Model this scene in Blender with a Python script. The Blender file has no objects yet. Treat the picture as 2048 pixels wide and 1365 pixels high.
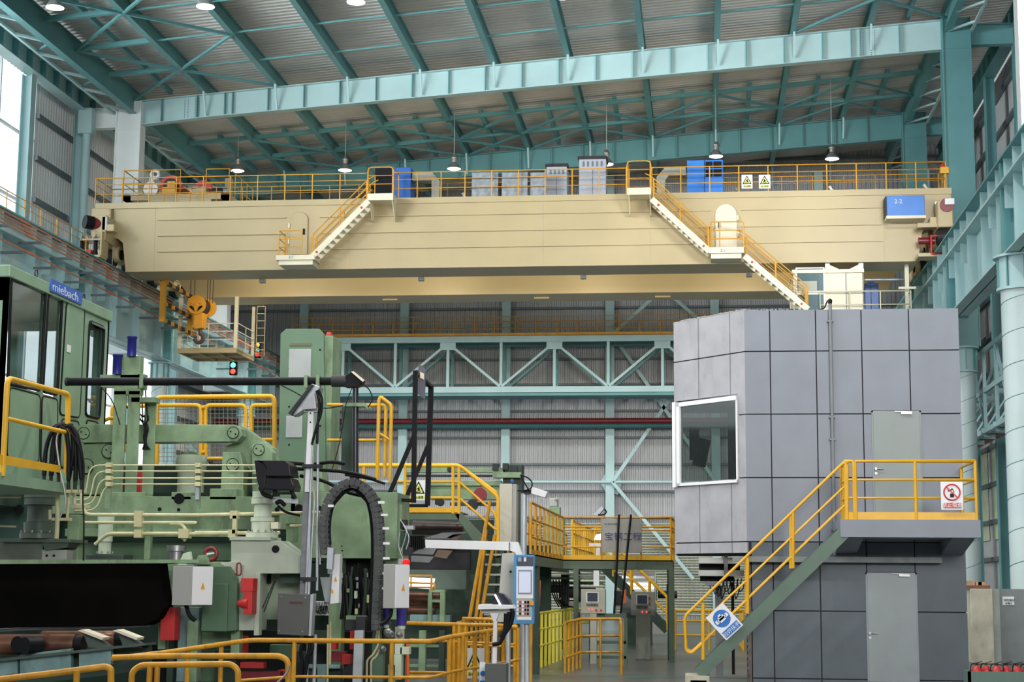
import bpy, bmesh, math, random
from mathutils import Vector as V, Matrix
random.seed(7)
S = bpy.context.scene
COL = S.collection
# ---------------------------------------------------------------- camera, sky, exposure
F, YAW, PITCH, ROLL, HC = 3346.0, -0.11427, 0.14383, 0.00806, 2.0
_cy, _sy = math.cos(YAW), math.sin(YAW)
FW = V((_sy*math.cos(PITCH), _cy*math.cos(PITCH), math.sin(PITCH)))
_r0 = V((_cy, -_sy, 0)); _u0 = _r0.cross(FW)
RT = math.cos(ROLL)*_r0 + math.sin(ROLL)*_u0
UP = -math.sin(ROLL)*_r0 + math.cos(ROLL)*_u0
cam = bpy.data.cameras.new('camera'); cam.sensor_width = 36.0; cam.lens = F/2048*36.0
cam.clip_end = 600
co = bpy.data.objects.new('camera', cam); COL.objects.link(co)
co.matrix_world = Matrix(((RT.x, UP.x, -FW.x, 0), (RT.y, UP.y, -FW.y, 0), (RT.z, UP.z, -FW.z, HC), (0, 0, 0, 1)))
S.camera = co
W = bpy.data.worlds.new('overcast_sky'); S.world = W; W.use_nodes = True
W.node_tree.nodes['Background'].inputs[0].default_value = (0.93, 0.97, 1.0, 1)
W.node_tree.nodes['Background'].inputs[1].default_value = 1.7
S.view_settings.view_transform = 'Standard'; S.view_settings.look = 'None'
S.view_settings.gamma = 1.0; S.view_settings.use_curve_mapping = False
S.view_settings.exposure = 0.22
try:
    S.cycles.max_bounces = 6; S.cycles.diffuse_bounces = 4; S.cycles.transparent_max_bounces = 12
except Exception: pass
def area(name, loc, target, sx, sy, power, col=(1, 1, 1)):
    l = bpy.data.lights.new(name, 'AREA'); l.shape = 'RECTANGLE'; l.size = sx; l.size_y = sy; l.energy = power; l.color = col
    o = bpy.data.objects.new(name, l); COL.objects.link(o); o.location = loc
    o.rotation_euler = (V(target)-V(loc)).to_track_quat('-Z', 'Y').to_euler()
    return o
# daylight: the tall windows of the left wall plus fills added from behind and right
area('window_daylight', (-28.6, 38, 15), (0, 44, 6), 30, 12, 3600, (0.93, 0.98, 1.0))
oe = area('camera_end_fill', (14, -12, 15), (-1, 68, 15), 18, 10, 3000, (1.0, 0.98, 0.94)); oe.data.spread = math.radians(70)  # added light aimed at the crane from behind the camera
rc = area('upper_right_fill', (14.2, 47, 18.5), (7, 68, 16.3), 14, 3, 1450, (1.0, 0.99, 0.96)); rc.data.spread = math.radians(85)  # added light for the crane's right end; no window there
lc = area('left_clerestory_daylight', (-28.9, 50, 20.5), (-6, 68, 26), 16, 4, 2000, (0.97, 1.0, 1.0)); lc.data.spread = math.radians(75)
def spot(name, loc, power, col=(1.0, 0.98, 0.95), ang=150):
    l = bpy.data.lights.new(name, 'SPOT'); l.energy = power; l.color = col; l.spot_size = math.radians(ang); l.spot_blend = 0.6; l.shadow_soft_size = 0.3
    o = bpy.data.objects.new(name, l); COL.objects.link(o); o.location = loc
    return o

def at(x, y, Y):                       # the point on the plane Y = const seen at a pixel of the photograph
    d = FW + RT*((x-1024)/F) - UP*((y-682.5)/F)
    return V((0, 0, HC)) + d*(Y/d.y)
def aX(x, y, X):
    d = FW + RT*((x-1024)/F) - UP*((y-682.5)/F)
    return V((0, 0, HC)) + d*(X/d.x)
def aZ(x, y, Z):
    d = FW + RT*((x-1024)/F) - UP*((y-682.5)/F)
    return V((0, 0, HC)) + d*((Z-HC)/d.z)
# ---------------------------------------------------------------- materials
MC = {}
def mat(name, col, rough=0.5, metal=0.0, var=0.10, scale=1.5, grime=0.0, gcol=(0.05, 0.045, 0.04), emit=0.0, bump=0.0, spec=None):
    if name in MC: return MC[name]
    m = bpy.data.materials.new(name); m.use_nodes = True; MC[name] = m
    nt = m.node_tree; N = nt.nodes; L = nt.links; b = N['Principled BSDF']
    b.inputs['Roughness'].default_value = rough; b.inputs['Metallic'].default_value = metal
    c = (*col, 1)
    if emit:
        b.inputs['Base Color'].default_value = c
        b.inputs['Emission Color'].default_value = c; b.inputs['Emission Strength'].default_value = emit
        return m
    tc = N.new('ShaderNodeTexCoord')
    ns = N.new('ShaderNodeTexNoise'); ns.inputs['Scale'].default_value = scale; ns.inputs['Detail'].default_value = 5
    L.new(tc.outputs['Object'], ns.inputs['Vector'])
    cr = N.new('ShaderNodeValToRGB'); e = cr.color_ramp.elements
    e[0].position = 0.3; e[1].position = 0.7
    e[0].color = (*[k*(1-var*1.6) for k in col], 1); e[1].color = (*[min(1, k*(1+var*0.6)) for k in col], 1)
    L.new(ns.outputs['Fac'], cr.inputs[0]); out = cr.outputs[0]
    if grime > 0:
        n2 = N.new('ShaderNodeTexNoise'); n2.inputs['Scale'].default_value = scale*0.6; n2.inputs['Detail'].default_value = 9; n2.inputs['Roughness'].default_value = 0.72
        mp = N.new('ShaderNodeMapping'); mp.inputs['Scale'].default_value = (1.6, 1.6, 0.5); mp.inputs['Location'].default_value = (3, 7, 1)
        L.new(tc.outputs['Object'], mp.inputs[0]); L.new(mp.outputs[0], n2.inputs['Vector'])
        r2 = N.new('ShaderNodeValToRGB'); r2.color_ramp.elements[0].position = 0.52; r2.color_ramp.elements[1].position = 0.74
        L.new(n2.outputs['Fac'], r2.inputs[0])
        mm = N.new('ShaderNodeMath'); mm.operation = 'MULTIPLY'; mm.inputs[1].default_value = grime; L.new(r2.outputs[0], mm.inputs[0])
        mx = N.new('ShaderNodeMixRGB'); mx.inputs[2].default_value = (*gcol, 1)
        L.new(mm.outputs[0], mx.inputs[0]); L.new(out, mx.inputs[1]); out = mx.outputs[0]
    L.new(out, b.inputs['Base Color'])
    if spec is not None: b.inputs['Specular IOR Level'].default_value = spec
    if bump:
        bp = N.new('ShaderNodeBump'); bp.inputs['Strength'].default_value = bump; bp.inputs['Distance'].default_value = 0.02
        n3 = N.new('ShaderNodeTexNoise'); n3.inputs['Scale'].default_value = scale*14; L.new(tc.outputs['Object'], n3.inputs['Vector'])
        L.new(n3.outputs['Fac'], bp.inputs['Height']); L.new(bp.outputs[0], b.inputs['Normal'])
    return m
def glass(name, tint=(0.55, 0.65, 0.66), fac=0.75):
    m = bpy.data.materials.new(name); m.use_nodes = True; MC[name] = m
    nt = m.node_tree; nt.nodes.clear(); N = nt.nodes; L = nt.links
    o = N.new('ShaderNodeOutputMaterial'); t = N.new('ShaderNodeBsdfTransparent'); t.inputs[0].default_value = (*tint, 1)
    g = N.new('ShaderNodeBsdfGlossy'); g.inputs['Roughness'].default_value = 0.06; g.inputs[0].default_value = (0.5, 0.54, 0.54, 1)
    mx = N.new('ShaderNodeMixShader'); mx.inputs[0].default_value = 1-fac
    L.new(t.outputs[0], mx.inputs[1]); L.new(g.outputs[0], mx.inputs[2]); L.new(mx.outputs[0], o.inputs[0])
    return m
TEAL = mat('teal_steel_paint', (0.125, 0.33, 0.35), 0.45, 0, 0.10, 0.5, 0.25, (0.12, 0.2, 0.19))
TEALW = mat('near_white_teal', (0.90, 0.95, 0.95), 0.4, 0, 0.05, 0.5, 0.1, (0.5, 0.6, 0.6))  # near-white copy of the teal for left and nearest upper columns
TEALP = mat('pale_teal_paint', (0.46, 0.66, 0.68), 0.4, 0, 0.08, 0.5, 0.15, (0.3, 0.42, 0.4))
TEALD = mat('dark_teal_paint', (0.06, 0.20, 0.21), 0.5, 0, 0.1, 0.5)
GIRT = mat('dark_galvanised_girt', (0.16, 0.19, 0.21), 0.5, 0.2, 0.1, 1)
CREAM = mat('cream_crane_paint', (0.52, 0.42, 0.235), 0.42, 0, 0.07, 0.35, 0.12, (0.4, 0.33, 0.2))
CREAMW = mat('pale_cream_paint', (0.80, 0.74, 0.56), 0.42, 0, 0.05, 0.8)
YEL = mat('crane_rail_orange_yellow', (0.74, 0.36, 0.03), 0.45, 0, 0.10, 2, 0.12)
YELW = mat('walkway_rail_yellow', (0.64, 0.30, 0.012), 0.4, 0, 0.14, 6, 0.65, (0.10, 0.06, 0.03))
YELB = mat('bright_rail_yellow', (0.80, 0.43, 0.015), 0.38, 0, 0.08, 2, 0.15, (0.2, 0.12, 0.03))
GREEN = mat('machine_green_paint', (0.235, 0.345, 0.20), 0.38, 0, 0.18, 2.6, 0.7, (0.05, 0.07, 0.05))
GREENP = mat('pale_machine_green', (0.60, 0.70, 0.53), 0.4, 0, 0.08, 1.5, 0.25, (0.2, 0.22, 0.14))
GREEND = mat('dark_green_steel', (0.040, 0.070, 0.050), 0.5, 0, 0.18, 2, 0.4, spec=0.3)
DECKM = mat('grey_roof_sheet', (0.64, 0.63, 0.61), 0.5, 0.0, 0.10, 0.25, 0.25, (0.25, 0.25, 0.26))
SHEET = mat('grey_wall_sheet', (0.43, 0.44, 0.46), 0.45, 0.2, 0.08, 0.3, 0.15, (0.25, 0.25, 0.27))
BLACK = mat('black_rubber', (0.010, 0.010, 0.012), 0.45, 0, 0.2, 3, spec=0.15)
DARK = mat('dark_steel', (0.035, 0.035, 0.04), 0.5, 0.1, 0.25, 3, spec=0.3)
STEEL = mat('bare_steel', (0.42, 0.42, 0.43), 0.35, 0.8, 0.12, 4, 0.2)
GALV = mat('galvanised_pipe', (0.50, 0.54, 0.57), 0.4, 0.45, 0.12, 3)
WHITE = mat('white_paint', (0.82, 0.83, 0.84), 0.4, 0, 0.03, 2)
RED = mat('red_paint', (0.55, 0.03, 0.03), 0.4, 0, 0.1, 2)
REDD = mat('maroon_paint', (0.22, 0.02, 0.03), 0.4, 0, 0.1, 2)
BLUE = mat('blue_cabinet_paint', (0.02, 0.13, 0.50), 0.4, 0, 0.1, 1)
ORANGE = mat('orange_plastic', (0.80, 0.16, 0.04), 0.4, 0, 0.08, 2)
COPPER = mat('orange_conductor', (0.56, 0.14, 0.055), 0.4, 0, 0.1, 1)
GREYB = mat('grey_enclosure', (0.42, 0.42, 0.40), 0.4, 0.2, 0.05, 1)
CONC = mat('old_concrete', (0.50, 0.48, 0.38), 0.8, 0, 0.2, 1.5, 0.6, (0.16, 0.15, 0.11), bump=0.2)
PIPEC = mat('cream_pipe_paint', (0.62, 0.58, 0.34), 0.4, 0, 0.12, 4, 0.2)
LAMPE = mat('lamp_glow', (0.95, 0.95, 1.0), emit=14)
SIGNBG = mat('sign_white', (0.80, 0.82, 0.84), 0.4, 0, 0.03)
GLASS = glass('clear_window_glass', (0.96, 0.98, 0.98), 0.92)
GLASSD = glass('dim_window_glass', (0.70, 0.74, 0.74), 0.86)
# ---------------------------------------------------------------- mesh builder
class B:
    def __init__(s): s.v = []; s.f = []; s.s = []
    def add(s, vs, fs, sm=False):
        n = len(s.v); s.v += [V(p) for p in vs]
        for f in fs: s.f.append([i+n for i in f]); s.s.append(sm)
        return s
    def box(s, x0, x1, y0, y1, z0, z1):
        return s.add([(x0,y0,z0),(x1,y0,z0),(x1,y1,z0),(x0,y1,z0),(x0,y0,z1),(x1,y0,z1),(x1,y1,z1),(x0,y1,z1)],
                     [(0,3,2,1),(4,5,6,7),(0,1,5,4),(1,2,6,5),(2,3,7,6),(3,0,4,7)])
    def ob(s, c, a, b, d):             # oriented box: centre and three half vectors
        c, a, b, d = V(c), V(a), V(b), V(d)
        return s.add([c-a-b-d,c+a-b-d,c+a+b-d,c-a+b-d,c-a-b+d,c+a-b+d,c+a+b+d,c-a+b+d],
                     [(0,3,2,1),(4,5,6,7),(0,1,5,4),(1,2,6,5),(2,3,7,6),(3,0,4,7)])
    def bar(s, p, q, w, h, up=(0,0,1), off=(0,0)):
        p, q = V(p), V(q); d = (q-p); u = V(up); d1 = d.normalized()
        if abs(d1.dot(u)) > 0.99: u = V((0,1,0))
        sd = d1.cross(u).normalized(); u = sd.cross(d1)
        c = (p+q)/2 + sd*off[0] + u*off[1]
        return s.ob(c, d/2, sd*w/2, u*h/2)
    def ibar(s, p, q, w, h, tf=0.03, tw=0.02, up=(0,0,1)):
        s.bar(p, q, w, tf, up, (0, h/2-tf/2)); s.bar(p, q, w, tf, up, (0, -h/2+tf/2)); s.bar(p, q, tw, h-2*tf, up)
        return s
    def cyl(s, p, q, r, r2=None, n=12, caps=True):
        p, q = V(p), V(q); r2 = r if r2 is None else r2; d = (q-p).normalized()
        a = d.orthogonal().normalized(); b = d.cross(a)
        vs = [p+(a*math.cos(t)+b*math.sin(t))*r for t in [2*math.pi*i/n for i in range(n)]]
        vs += [q+(a*math.cos(t)+b*math.sin(t))*r2 for t in [2*math.pi*i/n for i in range(n)]]
        s.add(vs, [(i, (i+1)%n, n+(i+1)%n, n+i) for i in range(n)], True)
        if caps: s.add(vs[:n], [tuple(range(n-1,-1,-1))]); s.add(vs[n:], [tuple(range(n))])
        return s
    def tube(s, pts, r, n=8, closed=False):
        pts = [V(p) for p in pts]; m = len(pts); vs = []
        t0 = (pts[1]-pts[0]).normalized(); a = t0.orthogonal().normalized(); pt = t0
        for i, p in enumerate(pts):
            if closed: t = (pts[(i+1)%m]-pts[i-1]).normalized()
            elif i == 0: t = t0
            elif i == m-1: t = (pts[-1]-pts[-2]).normalized()
            else: t = ((pts[i]-pts[i-1]).normalized()+(pts[i+1]-pts[i]).normalized()).normalized()
            qn = pt.rotation_difference(t); a = qn @ a; pt = t; b = t.cross(a)
            k = 1.0
            if 0 < i < m-1:
                c = (pts[i]-pts[i-1]).normalized().dot(t); k = 1/max(c, 0.6)
            vs += [p+(a*math.cos(w)+b*math.sin(w))*r*(k if not closed else 1) for w in [2*math.pi*j/n for j in range(n)]]
        fs = []
        for i in range(m if closed else m-1):
            i2 = (i+1)%m
            fs += [(i*n+j, i*n+(j+1)%n, i2*n+(j+1)%n, i2*n+j) for j in range(n)]
        s.add(vs, fs, True)
        if not closed: s.add(vs[:n], [tuple(range(n-1,-1,-1))]); s.add(vs[-n:], [tuple(range(n))])
        return s
    def prism(s, poly, o, u, v, w):    # polygon in (u, v) at o, extruded by vector w
        o, u, v, w = V(o), V(u), V(v), V(w); n = len(poly)
        vs = [o+u*a+v*b for a, b in poly]; vs += [p+w for p in vs]
        return s.add(vs, [tuple(range(n-1,-1,-1)), tuple(range(n,2*n))]+[(i,(i+1)%n,n+(i+1)%n,n+i) for i in range(n)])
    def poly3(s, pts, w):
        pts = [V(p) for p in pts]; n = len(pts); w = V(w)
        return s.add(pts+[p+w for p in pts], [tuple(range(n-1,-1,-1)), tuple(range(n,2*n))]+[(i,(i+1)%n,n+(i+1)%n,n+i) for i in range(n)])
    def lathe(s, p, d, prof, n=16):
        p = V(p); d = V(d).normalized(); a = d.orthogonal().normalized(); b = d.cross(a); vs = []
        for r, h in prof: vs += [p+d*h+(a*math.cos(t)+b*math.sin(t))*r for t in [2*math.pi*i/n for i in range(n)]]
        m = len(prof); fs = []
        for i in range(m-1): fs += [(i*n+j, i*n+(j+1)%n, (i+1)*n+(j+1)%n, (i+1)*n+j) for j in range(n)]
        s.add(vs, fs, True); s.add(vs[:n], [tuple(range(n-1,-1,-1))]); s.add(vs[-n:], [tuple(range(n))])
        return s
    def build(s, name, m, parent=None, bev=0, kind=None, label=None, cat=None, group=None):
        o0 = wloc(parent) if parent else (sum(s.v, V((0,0,0)))/max(1, len(s.v)) if cat else V((0,0,0)))
        me = bpy.data.meshes.new(name); me.from_pydata([p-o0 for p in s.v], [], s.f)
        me.polygons.foreach_set('use_smooth', s.s); me.materials.append(m)
        bm = bmesh.new(); bm.from_mesh(me); bmesh.ops.recalc_face_normals(bm, faces=bm.faces); bm.to_mesh(me); bm.free()
        o = bpy.data.objects.new(name, me); COL.objects.link(o)
        if parent: o.parent = parent
        else: o.location = o0
        if bev:
            md = o.modifiers.new('edge', 'BEVEL'); md.width = bev; md.segments = 2; md.limit_method = 'ANGLE'
        tag(o, label, cat, group, kind)
        return o
def wloc(o):
    p = V((0,0,0))
    while o: p = p+o.location; o = o.parent
    return p
def tag(o, label=None, cat=None, group=None, kind=None):
    if label: o['label'] = label
    if cat: o['category'] = cat
    if group: o['group'] = group
    if kind: o['kind'] = kind
    return o
def T(name, label, cat, loc, group=None):
    o = bpy.data.objects.new(name, None); o.empty_display_size = 0.2; COL.objects.link(o); o.location = loc
    return tag(o, label, cat, group)
def link(src, parent, loc, name=None, rot=None):   # another object on the same mesh
    o = bpy.data.objects.new(name or src.name.split('.')[0], src.data); COL.objects.link(o)
    o.parent = parent; o.location = loc
    if rot: o.rotation_euler = rot
    for md in src.modifiers:
        if md.type == 'BEVEL':
            k = o.modifiers.new('edge', 'BEVEL'); k.width = md.width; k.segments = 2; k.limit_method = 'ANGLE'
    return o
def copy_tree(o, parent=None):
    c = o.copy(); COL.objects.link(c); c.parent = parent
    for ch in list(o.children): copy_tree(ch, c)
    return c
def lerp(a, b, t): return V(a)*(1-t)+V(b)*t
def arc(c, u, v, r, a0, a1, n=6):
    c, u, v = V(c), V(u), V(v)
    return [c+u*(r*math.cos(math.radians(a0+(a1-a0)*i/n)))+v*(r*math.sin(math.radians(a0+(a1-a0)*i/n))) for i in range(n+1)]
def rnd(pts, r=0.1, n=4):              # round the inner corners of a polyline
    pts = [V(p) for p in pts]; out = [pts[0]]
    for i in range(1, len(pts)-1):
        a, b, c = pts[i-1], pts[i], pts[i+1]; k = min(r, (a-b).length*0.45, (c-b).length*0.45)
        p, q = b+(a-b).normalized()*k, b+(c-b).normalized()*k
        for j in range(n+1):
            t = j/n; out.append(p*(1-t)**2+b*(2*t*(1-t))+q*t*t)
    return out+[pts[-1]]
UPZ = V((0,0,1))
def railing(label, runs, h=1.1, m=YELW, r=0.025, sp=1.2, mids=(0.37, 0.73), toe=0.0, group=None, name='guard_railing', cat='railing', ends=0.0, rp=None, rm=None, toem=None, parent=None):
    # runs: list of base polylines; top and middle rails follow them, posts stand at an even pitch
    runs = [[V(p) for p in q] for q in runs]
    if parent:
        root = T(name, None, None, runs[0][0]-wloc(parent)); root.parent = parent
    else: root = T(name, label, cat, runs[0][0], group)
    rp = rp or r; rm = rm or r*0.8
    top, mid, tb = B(), B(), B(); proto = None
    for q in runs:
        tp = [p+UPZ*h for p in q]
        if ends: tp = [q[0]+UPZ*(h*0.2)]+tp+[q[-1]+UPZ*(h*0.2)]; tp = rnd(tp, ends)
        top.tube(tp, r)
        for k in mids: mid.tube([p+UPZ*(h*k) for p in q], rm, 6)
        for a, b in zip(q, q[1:]):
            if toe:
                tb.bar(a+UPZ*toe/2, b+UPZ*toe/2, 0.012, toe)
            n = max(1, round((b-a).length/sp))
            for i in range(n+1):
                if i == 0 and a is not q[0]: continue
                p = lerp(a, b, i/n)
                pp = runs[0][0]
                if proto is None:
                    proto = B().cyl(V(runs[0][0]), V(runs[0][0])+UPZ*h, rp, n=8).build('post', m, root)
                    if (p-V(runs[0][0])).length < 1e-4: continue
                link(proto, root, p-runs[0][0])
    top.build('top_rail', m, root); 
    if mids: mid.build('middle_rail', m, root)
    if toe: tb.build('toe_board', toem or m, root)
    return root

def stair(name, top, bot, wv, m, n, parent=None, label=None, sw=0.05, sh=0.26, tm=None):
    # open stair: two stringers from top to bot, wv = the vector across it, n treads
    top, bot, wv = V(top), V(bot), V(wv)
    if parent: r = T(name, None, None, bot-wloc(parent)); r.parent = parent
    else: r = T(name, label, 'stairs', bot)
    for k in (0, 1): B().bar(top+wv*k, bot+wv*k, sw, sh).build('stringer', m, r)
    dirh = V((top.x-bot.x, top.y-bot.y, 0)).normalized(); pr = None
    for i in range(n):
        c = lerp(bot, top, (i+0.5)/n)+wv*0.5
        if pr is None:
            c0 = c; pr = B().ob(c, dirh*0.13, wv*0.49, UPZ*0.02).build('tread', tm or m, r)
        else: link(pr, r, c-c0)
    return r
# ================================================================ the hall
ZR = lambda X: 24.05+0.076*(X+26)            # underside of the purlins, top of the rafters
PX = [-26.1+3.36*k for k in range(12)]
XL, XR = -29.4, 14.9
# floor
fl = B().box(-60, 45, -30, 110, -0.3, 0).build('floor', mat('painted_floor', (0.105, 0.115, 0.11), 0.28, 0, 0.25, 0.35, 0.4, (0.03, 0.03, 0.03)), kind='structure')
# ceiling: ribbed sheets running across the hall over the purlins
def ribbed(o, u, v, n, pitch, length, depth, m, name, parent=None, kind=None):
    # profile repeats along u, extruded along v, ribs stand along n
    o, u, v, n = V(o), V(u), V(v), V(n); vs = []; k = int(length/pitch)
    for i in range(k):
        for t, h in ((0, 0), (0.45, 0), (0.55, 1), (0.9, 1)): vs.append(o+u*((i+t)*pitch)+n*(h*depth))
    vs.append(o+u*(k*pitch)); m2 = len(vs); vs += [p+v for p in vs]
    b = B().add(vs, [(i, i+1, m2+i+1, m2+i) for i in range(m2-1)])
    return b.build(name, m, parent, kind=kind)
P0 = 0.62
a = V((XL-0.6, 43, ZR(XL-0.6)+P0)); bq = V((XR+0.6, 43, ZR(XR+0.6)+P0))
ceil = ribbed(a, (0,1,0), bq-a, (0,0,1), 0.36, 55, 0.07, DECKM, 'ceiling', kind='structure')
for Y in (40, 55.8, 73, 88):
    b = B(); X0, X1 = -25.7, 10.6
    tz = lambda X: ZR(X)
    bz = lambda X: 24.16+0.068*(X+8.5)-(max(0, (-22.5-X))*0.03)
    y0, y1 = Y-0.2, Y+0.2
    rf = B()
    for (xa, xb) in ((X0, X0+3), (X0+3, X1-3), (X1-3, X1)):
        rf.poly3([(xa, Y-0.012, bz(xa)), (xb, Y-0.012, bz(xb)), (xb, Y-0.012, tz(xb)), (xa, Y-0.012, tz(xa))], (0, 0.024, 0))
        for fz in (bz, lambda X: tz(X)-0.035):
            rf.poly3([(xa, y0, fz(xa)), (xb, y0, fz(xb)), (xb, y0, fz(xb)+0.035), (xa, y0, fz(xa)+0.035)], (0, 0.4, 0))
    R = rf.build('rafter', TEALP if Y == 73 else TEAL, ceil)  # middle rafter's lit face put into its paler colour
    for k, X in enumerate([X0+0.9+1.68*i for i in range(21)]+[X0+3.9, X1-3.9]):
        B().box(X-0.02, X+0.02, Y-0.19, Y+0.19, bz(X)+0.03, tz(X)-0.03).build('stiffener', TEAL, R)
    for X in (X0+2.3, X1-3.2):                   # bolted splice
        sb = B()
        for i in range(13):
            for dx in (-0.33, -0.17, 0.17, 0.33):
                z = bz(X)+0.12+i*(tz(X)-bz(X)-0.24)/12
                sb.cyl((X+dx, Y-0.035, z), (X+dx, Y-0.01, z), 0.02, n=6)
        sb.build('splice_bolt', GIRT, R, kind='stuff')
Ys = (40, 55.8, 73, 88, 97.4)
for bi in range(4):
    ya, yb = Ys[bi], Ys[bi+1]
    for k, X in enumerate(PX):
        z = ZR(X)
        if k in (0, 11):
            B().ibar((X, ya, z-0.15+0.05), (X, yb, z-0.15+0.05), 0.34, 1.1, 0.03, 0.03).build('eaves_purlin', TEAL, ceil)
        else:
            pb = B().ibar((X, ya, z+P0/2), (X, yb, z+P0/2), 0.26, P0, 0.03, 0.03)
            pb.build('purlin', TEAL, ceil)
        if 0 < k < 11:                            # fly brace down to the rafter's bottom flange
            B().bar((X+0.04, yb-0.55, z+0.05), (X+0.04, yb-0.12, z-1.05), 0.09, 0.09).build('fly_brace', TEALP, ceil)
    st = [(43 if bi == 0 else 58)+3.72*i for i in (1, 2, 3)] if bi != 2 else [80.9, 84.65]
    if bi == 3: st = [92.5]
    for y in st:
        w = 0.16 if bi == 2 else 0.07
        for i in range(11):
            w2 = 0.2 if (i in (0, 10) or bi == 2) else w
            B().bar((PX[i]+0.13, y, ZR(PX[i])+0.1), (PX[i+1]-0.13, y, ZR(PX[i+1])+0.1), w2, w2).build('strut', TEAL, ceil)
    def brace(k1, y1, k2, y2, w=0.11):
        xa, xb = PX[k1], PX[k2]
        B().bar((xa, y1, ZR(xa)), (xb, y2, ZR(xb)), w, w).build('brace', TEAL, ceil)
    if bi < 2:
        y = [(43 if bi == 0 else 58)+3.72*i for i in range(5)]
        for a_, b_ in ((1, 0), (10, 11)):
            brace(a_, y[1], b_, y[2]); brace(b_, y[2], a_, y[3]); brace(a_, y[3], b_, y[4]-0.2); brace(b_, y[0], a_, y[1])
        for a_, b_ in ((1, 2), (10, 9)):
            brace(a_, y[1], b_, y[2]); brace(b_, y[2], a_, y[3]); brace(a_, y[3], b_, y[4]-0.2); brace(b_, y[0], a_, y[1])
        for X in (PX[0]+1.68, PX[10]+1.68):
            B().bar((X, ya, ZR(X)+0.3), (X, yb, ZR(X)+0.3), 0.18, 0.24).build('light_purlin', TEAL, ceil)
    if bi == 2:
        for i in range(1, 11):
            hi, lo = (i % 2 == 1), None
            brace(i, 81.0 if i % 2 == 0 else 84.6, i+1, 84.6 if i % 2 == 0 else 81.0) if i >= 4 else brace(i, 84.6 if i % 2 == 0 else 81.0, i+1, 81.0 if i % 2 == 0 else 84.6)
            brace(i, 88.0 if i % 2 == 1 else 84.7, i+1, 84.7 if i % 2 == 1 else 88.0, 0.09) if i >= 4 else brace(i, 84.7 if i % 2 == 1 else 88.0, i+1, 88.0 if i % 2 == 1 else 84.7, 0.09)
        brace(4, 81.0, 5, 84.6); brace(4, 84.6, 5, 81.0); brace(4, 84.7, 5, 88); brace(4, 88, 5, 84.7)
        for i in range(11):
            X = PX[i]+1.68
            B().bar((X, 80.9, ZR(X)+0.28), (X, 88, ZR(X)+0.28), 0.2, 0.3).build('light_purlin', TEAL, ceil)
# eaves lacing beside the upper columns, both sides
for sx, x1, x2, zz in ((-1, -26.1, -27.1, 23.5), (1, 10.86, 11.9, 26.25)):
    B().bar((x2, 43, zz), (x2, 97, zz), 0.12, 0.12).build('eaves_tie', TEALP, ceil)
    for i in range(22):
        y = 44+2.5*i
        B().bar((x1, y+1.1, zz), (x2, y, zz), 0.13, 0.1).build('lacing_bar', TEALP, ceil)
        if i % 2: B().bar((x1, y+1.3, zz+0.05), (x2, y+2.3, zz+0.05), 0.07, 0.07).build('lacing_bar', TEAL, ceil)
# the rest of the hall towards and behind the camera: plain roof and walls
B().poly3([(XL-.6, -22, ZR(XL-.6)+P0), (XR+.6, -22, ZR(XR+.6)+P0), (XR+.6, -22, ZR(XR+.6)+P0+.1), (XL-.6, -22, ZR(XL-.6)+P0+.1)], (0, 65, 0)).build('near_roof', DECKM, ceil)
# end wall
wb = ribbed((XL-1, 97.6, 0), (1,0,0), (0,0,28.5), (0,-1,0), 0.26, 47, 0.05, SHEET, 'wall_back', kind='structure')
for y in (618, 720, 770, 823, 876, 929, 983, 1035, 1090, 1145, 1200, 330, 300):
    z = at(1000, y, 97.4).z
    B().bar((XL, 97.4, z), (XR, 97.4, z), 0.16, 0.13).build('girt', GIRT, wb)
WCX = [-5.36-6.1*i for i in range(-3, 5)]
for X in WCX:
    B().ibar((X, 97, 0), (X, 97, 26), 0.5, 0.36, 0.03, 0.03, up=(0,1,0)).build('wall_post', TEALP, wb)
zt = at(1218, 965, 96.8).z
B().cyl((XL, 96.75, zt), (XR, 96.75, zt), 0.09, n=8).build('wall_tie_tube', TEALP, wb)
for (z0, z1, xa, xb) in ((zt, zt+8.6, -5.2, 0.74), (zt, zt-5.5, -5.2, -0.6), (zt+8.6, zt, -5.2, 0.74), (zt+8.6, zt+14, -5.2, 0.74), (zt+14, zt+8.6, -5.2, 0.74)):
    B().bar((xa, 96.7, z0), (xb, 96.7, z1), 0.2, 0.12, up=(0,1,0)).build('wall_brace', TEALP, wb)
B().prism([(-0.62,0),(-0.3,-0.6),(0.4,-0.7),(0.62,0),(0.4,0.7),(-0.3,0.6)], (-5.3, 97.12, zt), (1,0,0), (0,0,1), (0,0.03,0)).build('gusset_plate', TEALP, wb)
# louvred lower band of the end wall seen below the walkway
lv = B()
for i in range(34): lv.bar((-10, 97.2, 0.3+i*0.155), (XR, 97.2, 0.3+i*0.155), 0.10, 0.03, up=(0,0.6,0.8))
lv.build('louvre_band', mat('pale_louvre', (0.62, 0.66, 0.50), 0.5, 0, 0.05), wb, kind='stuff')
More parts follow.
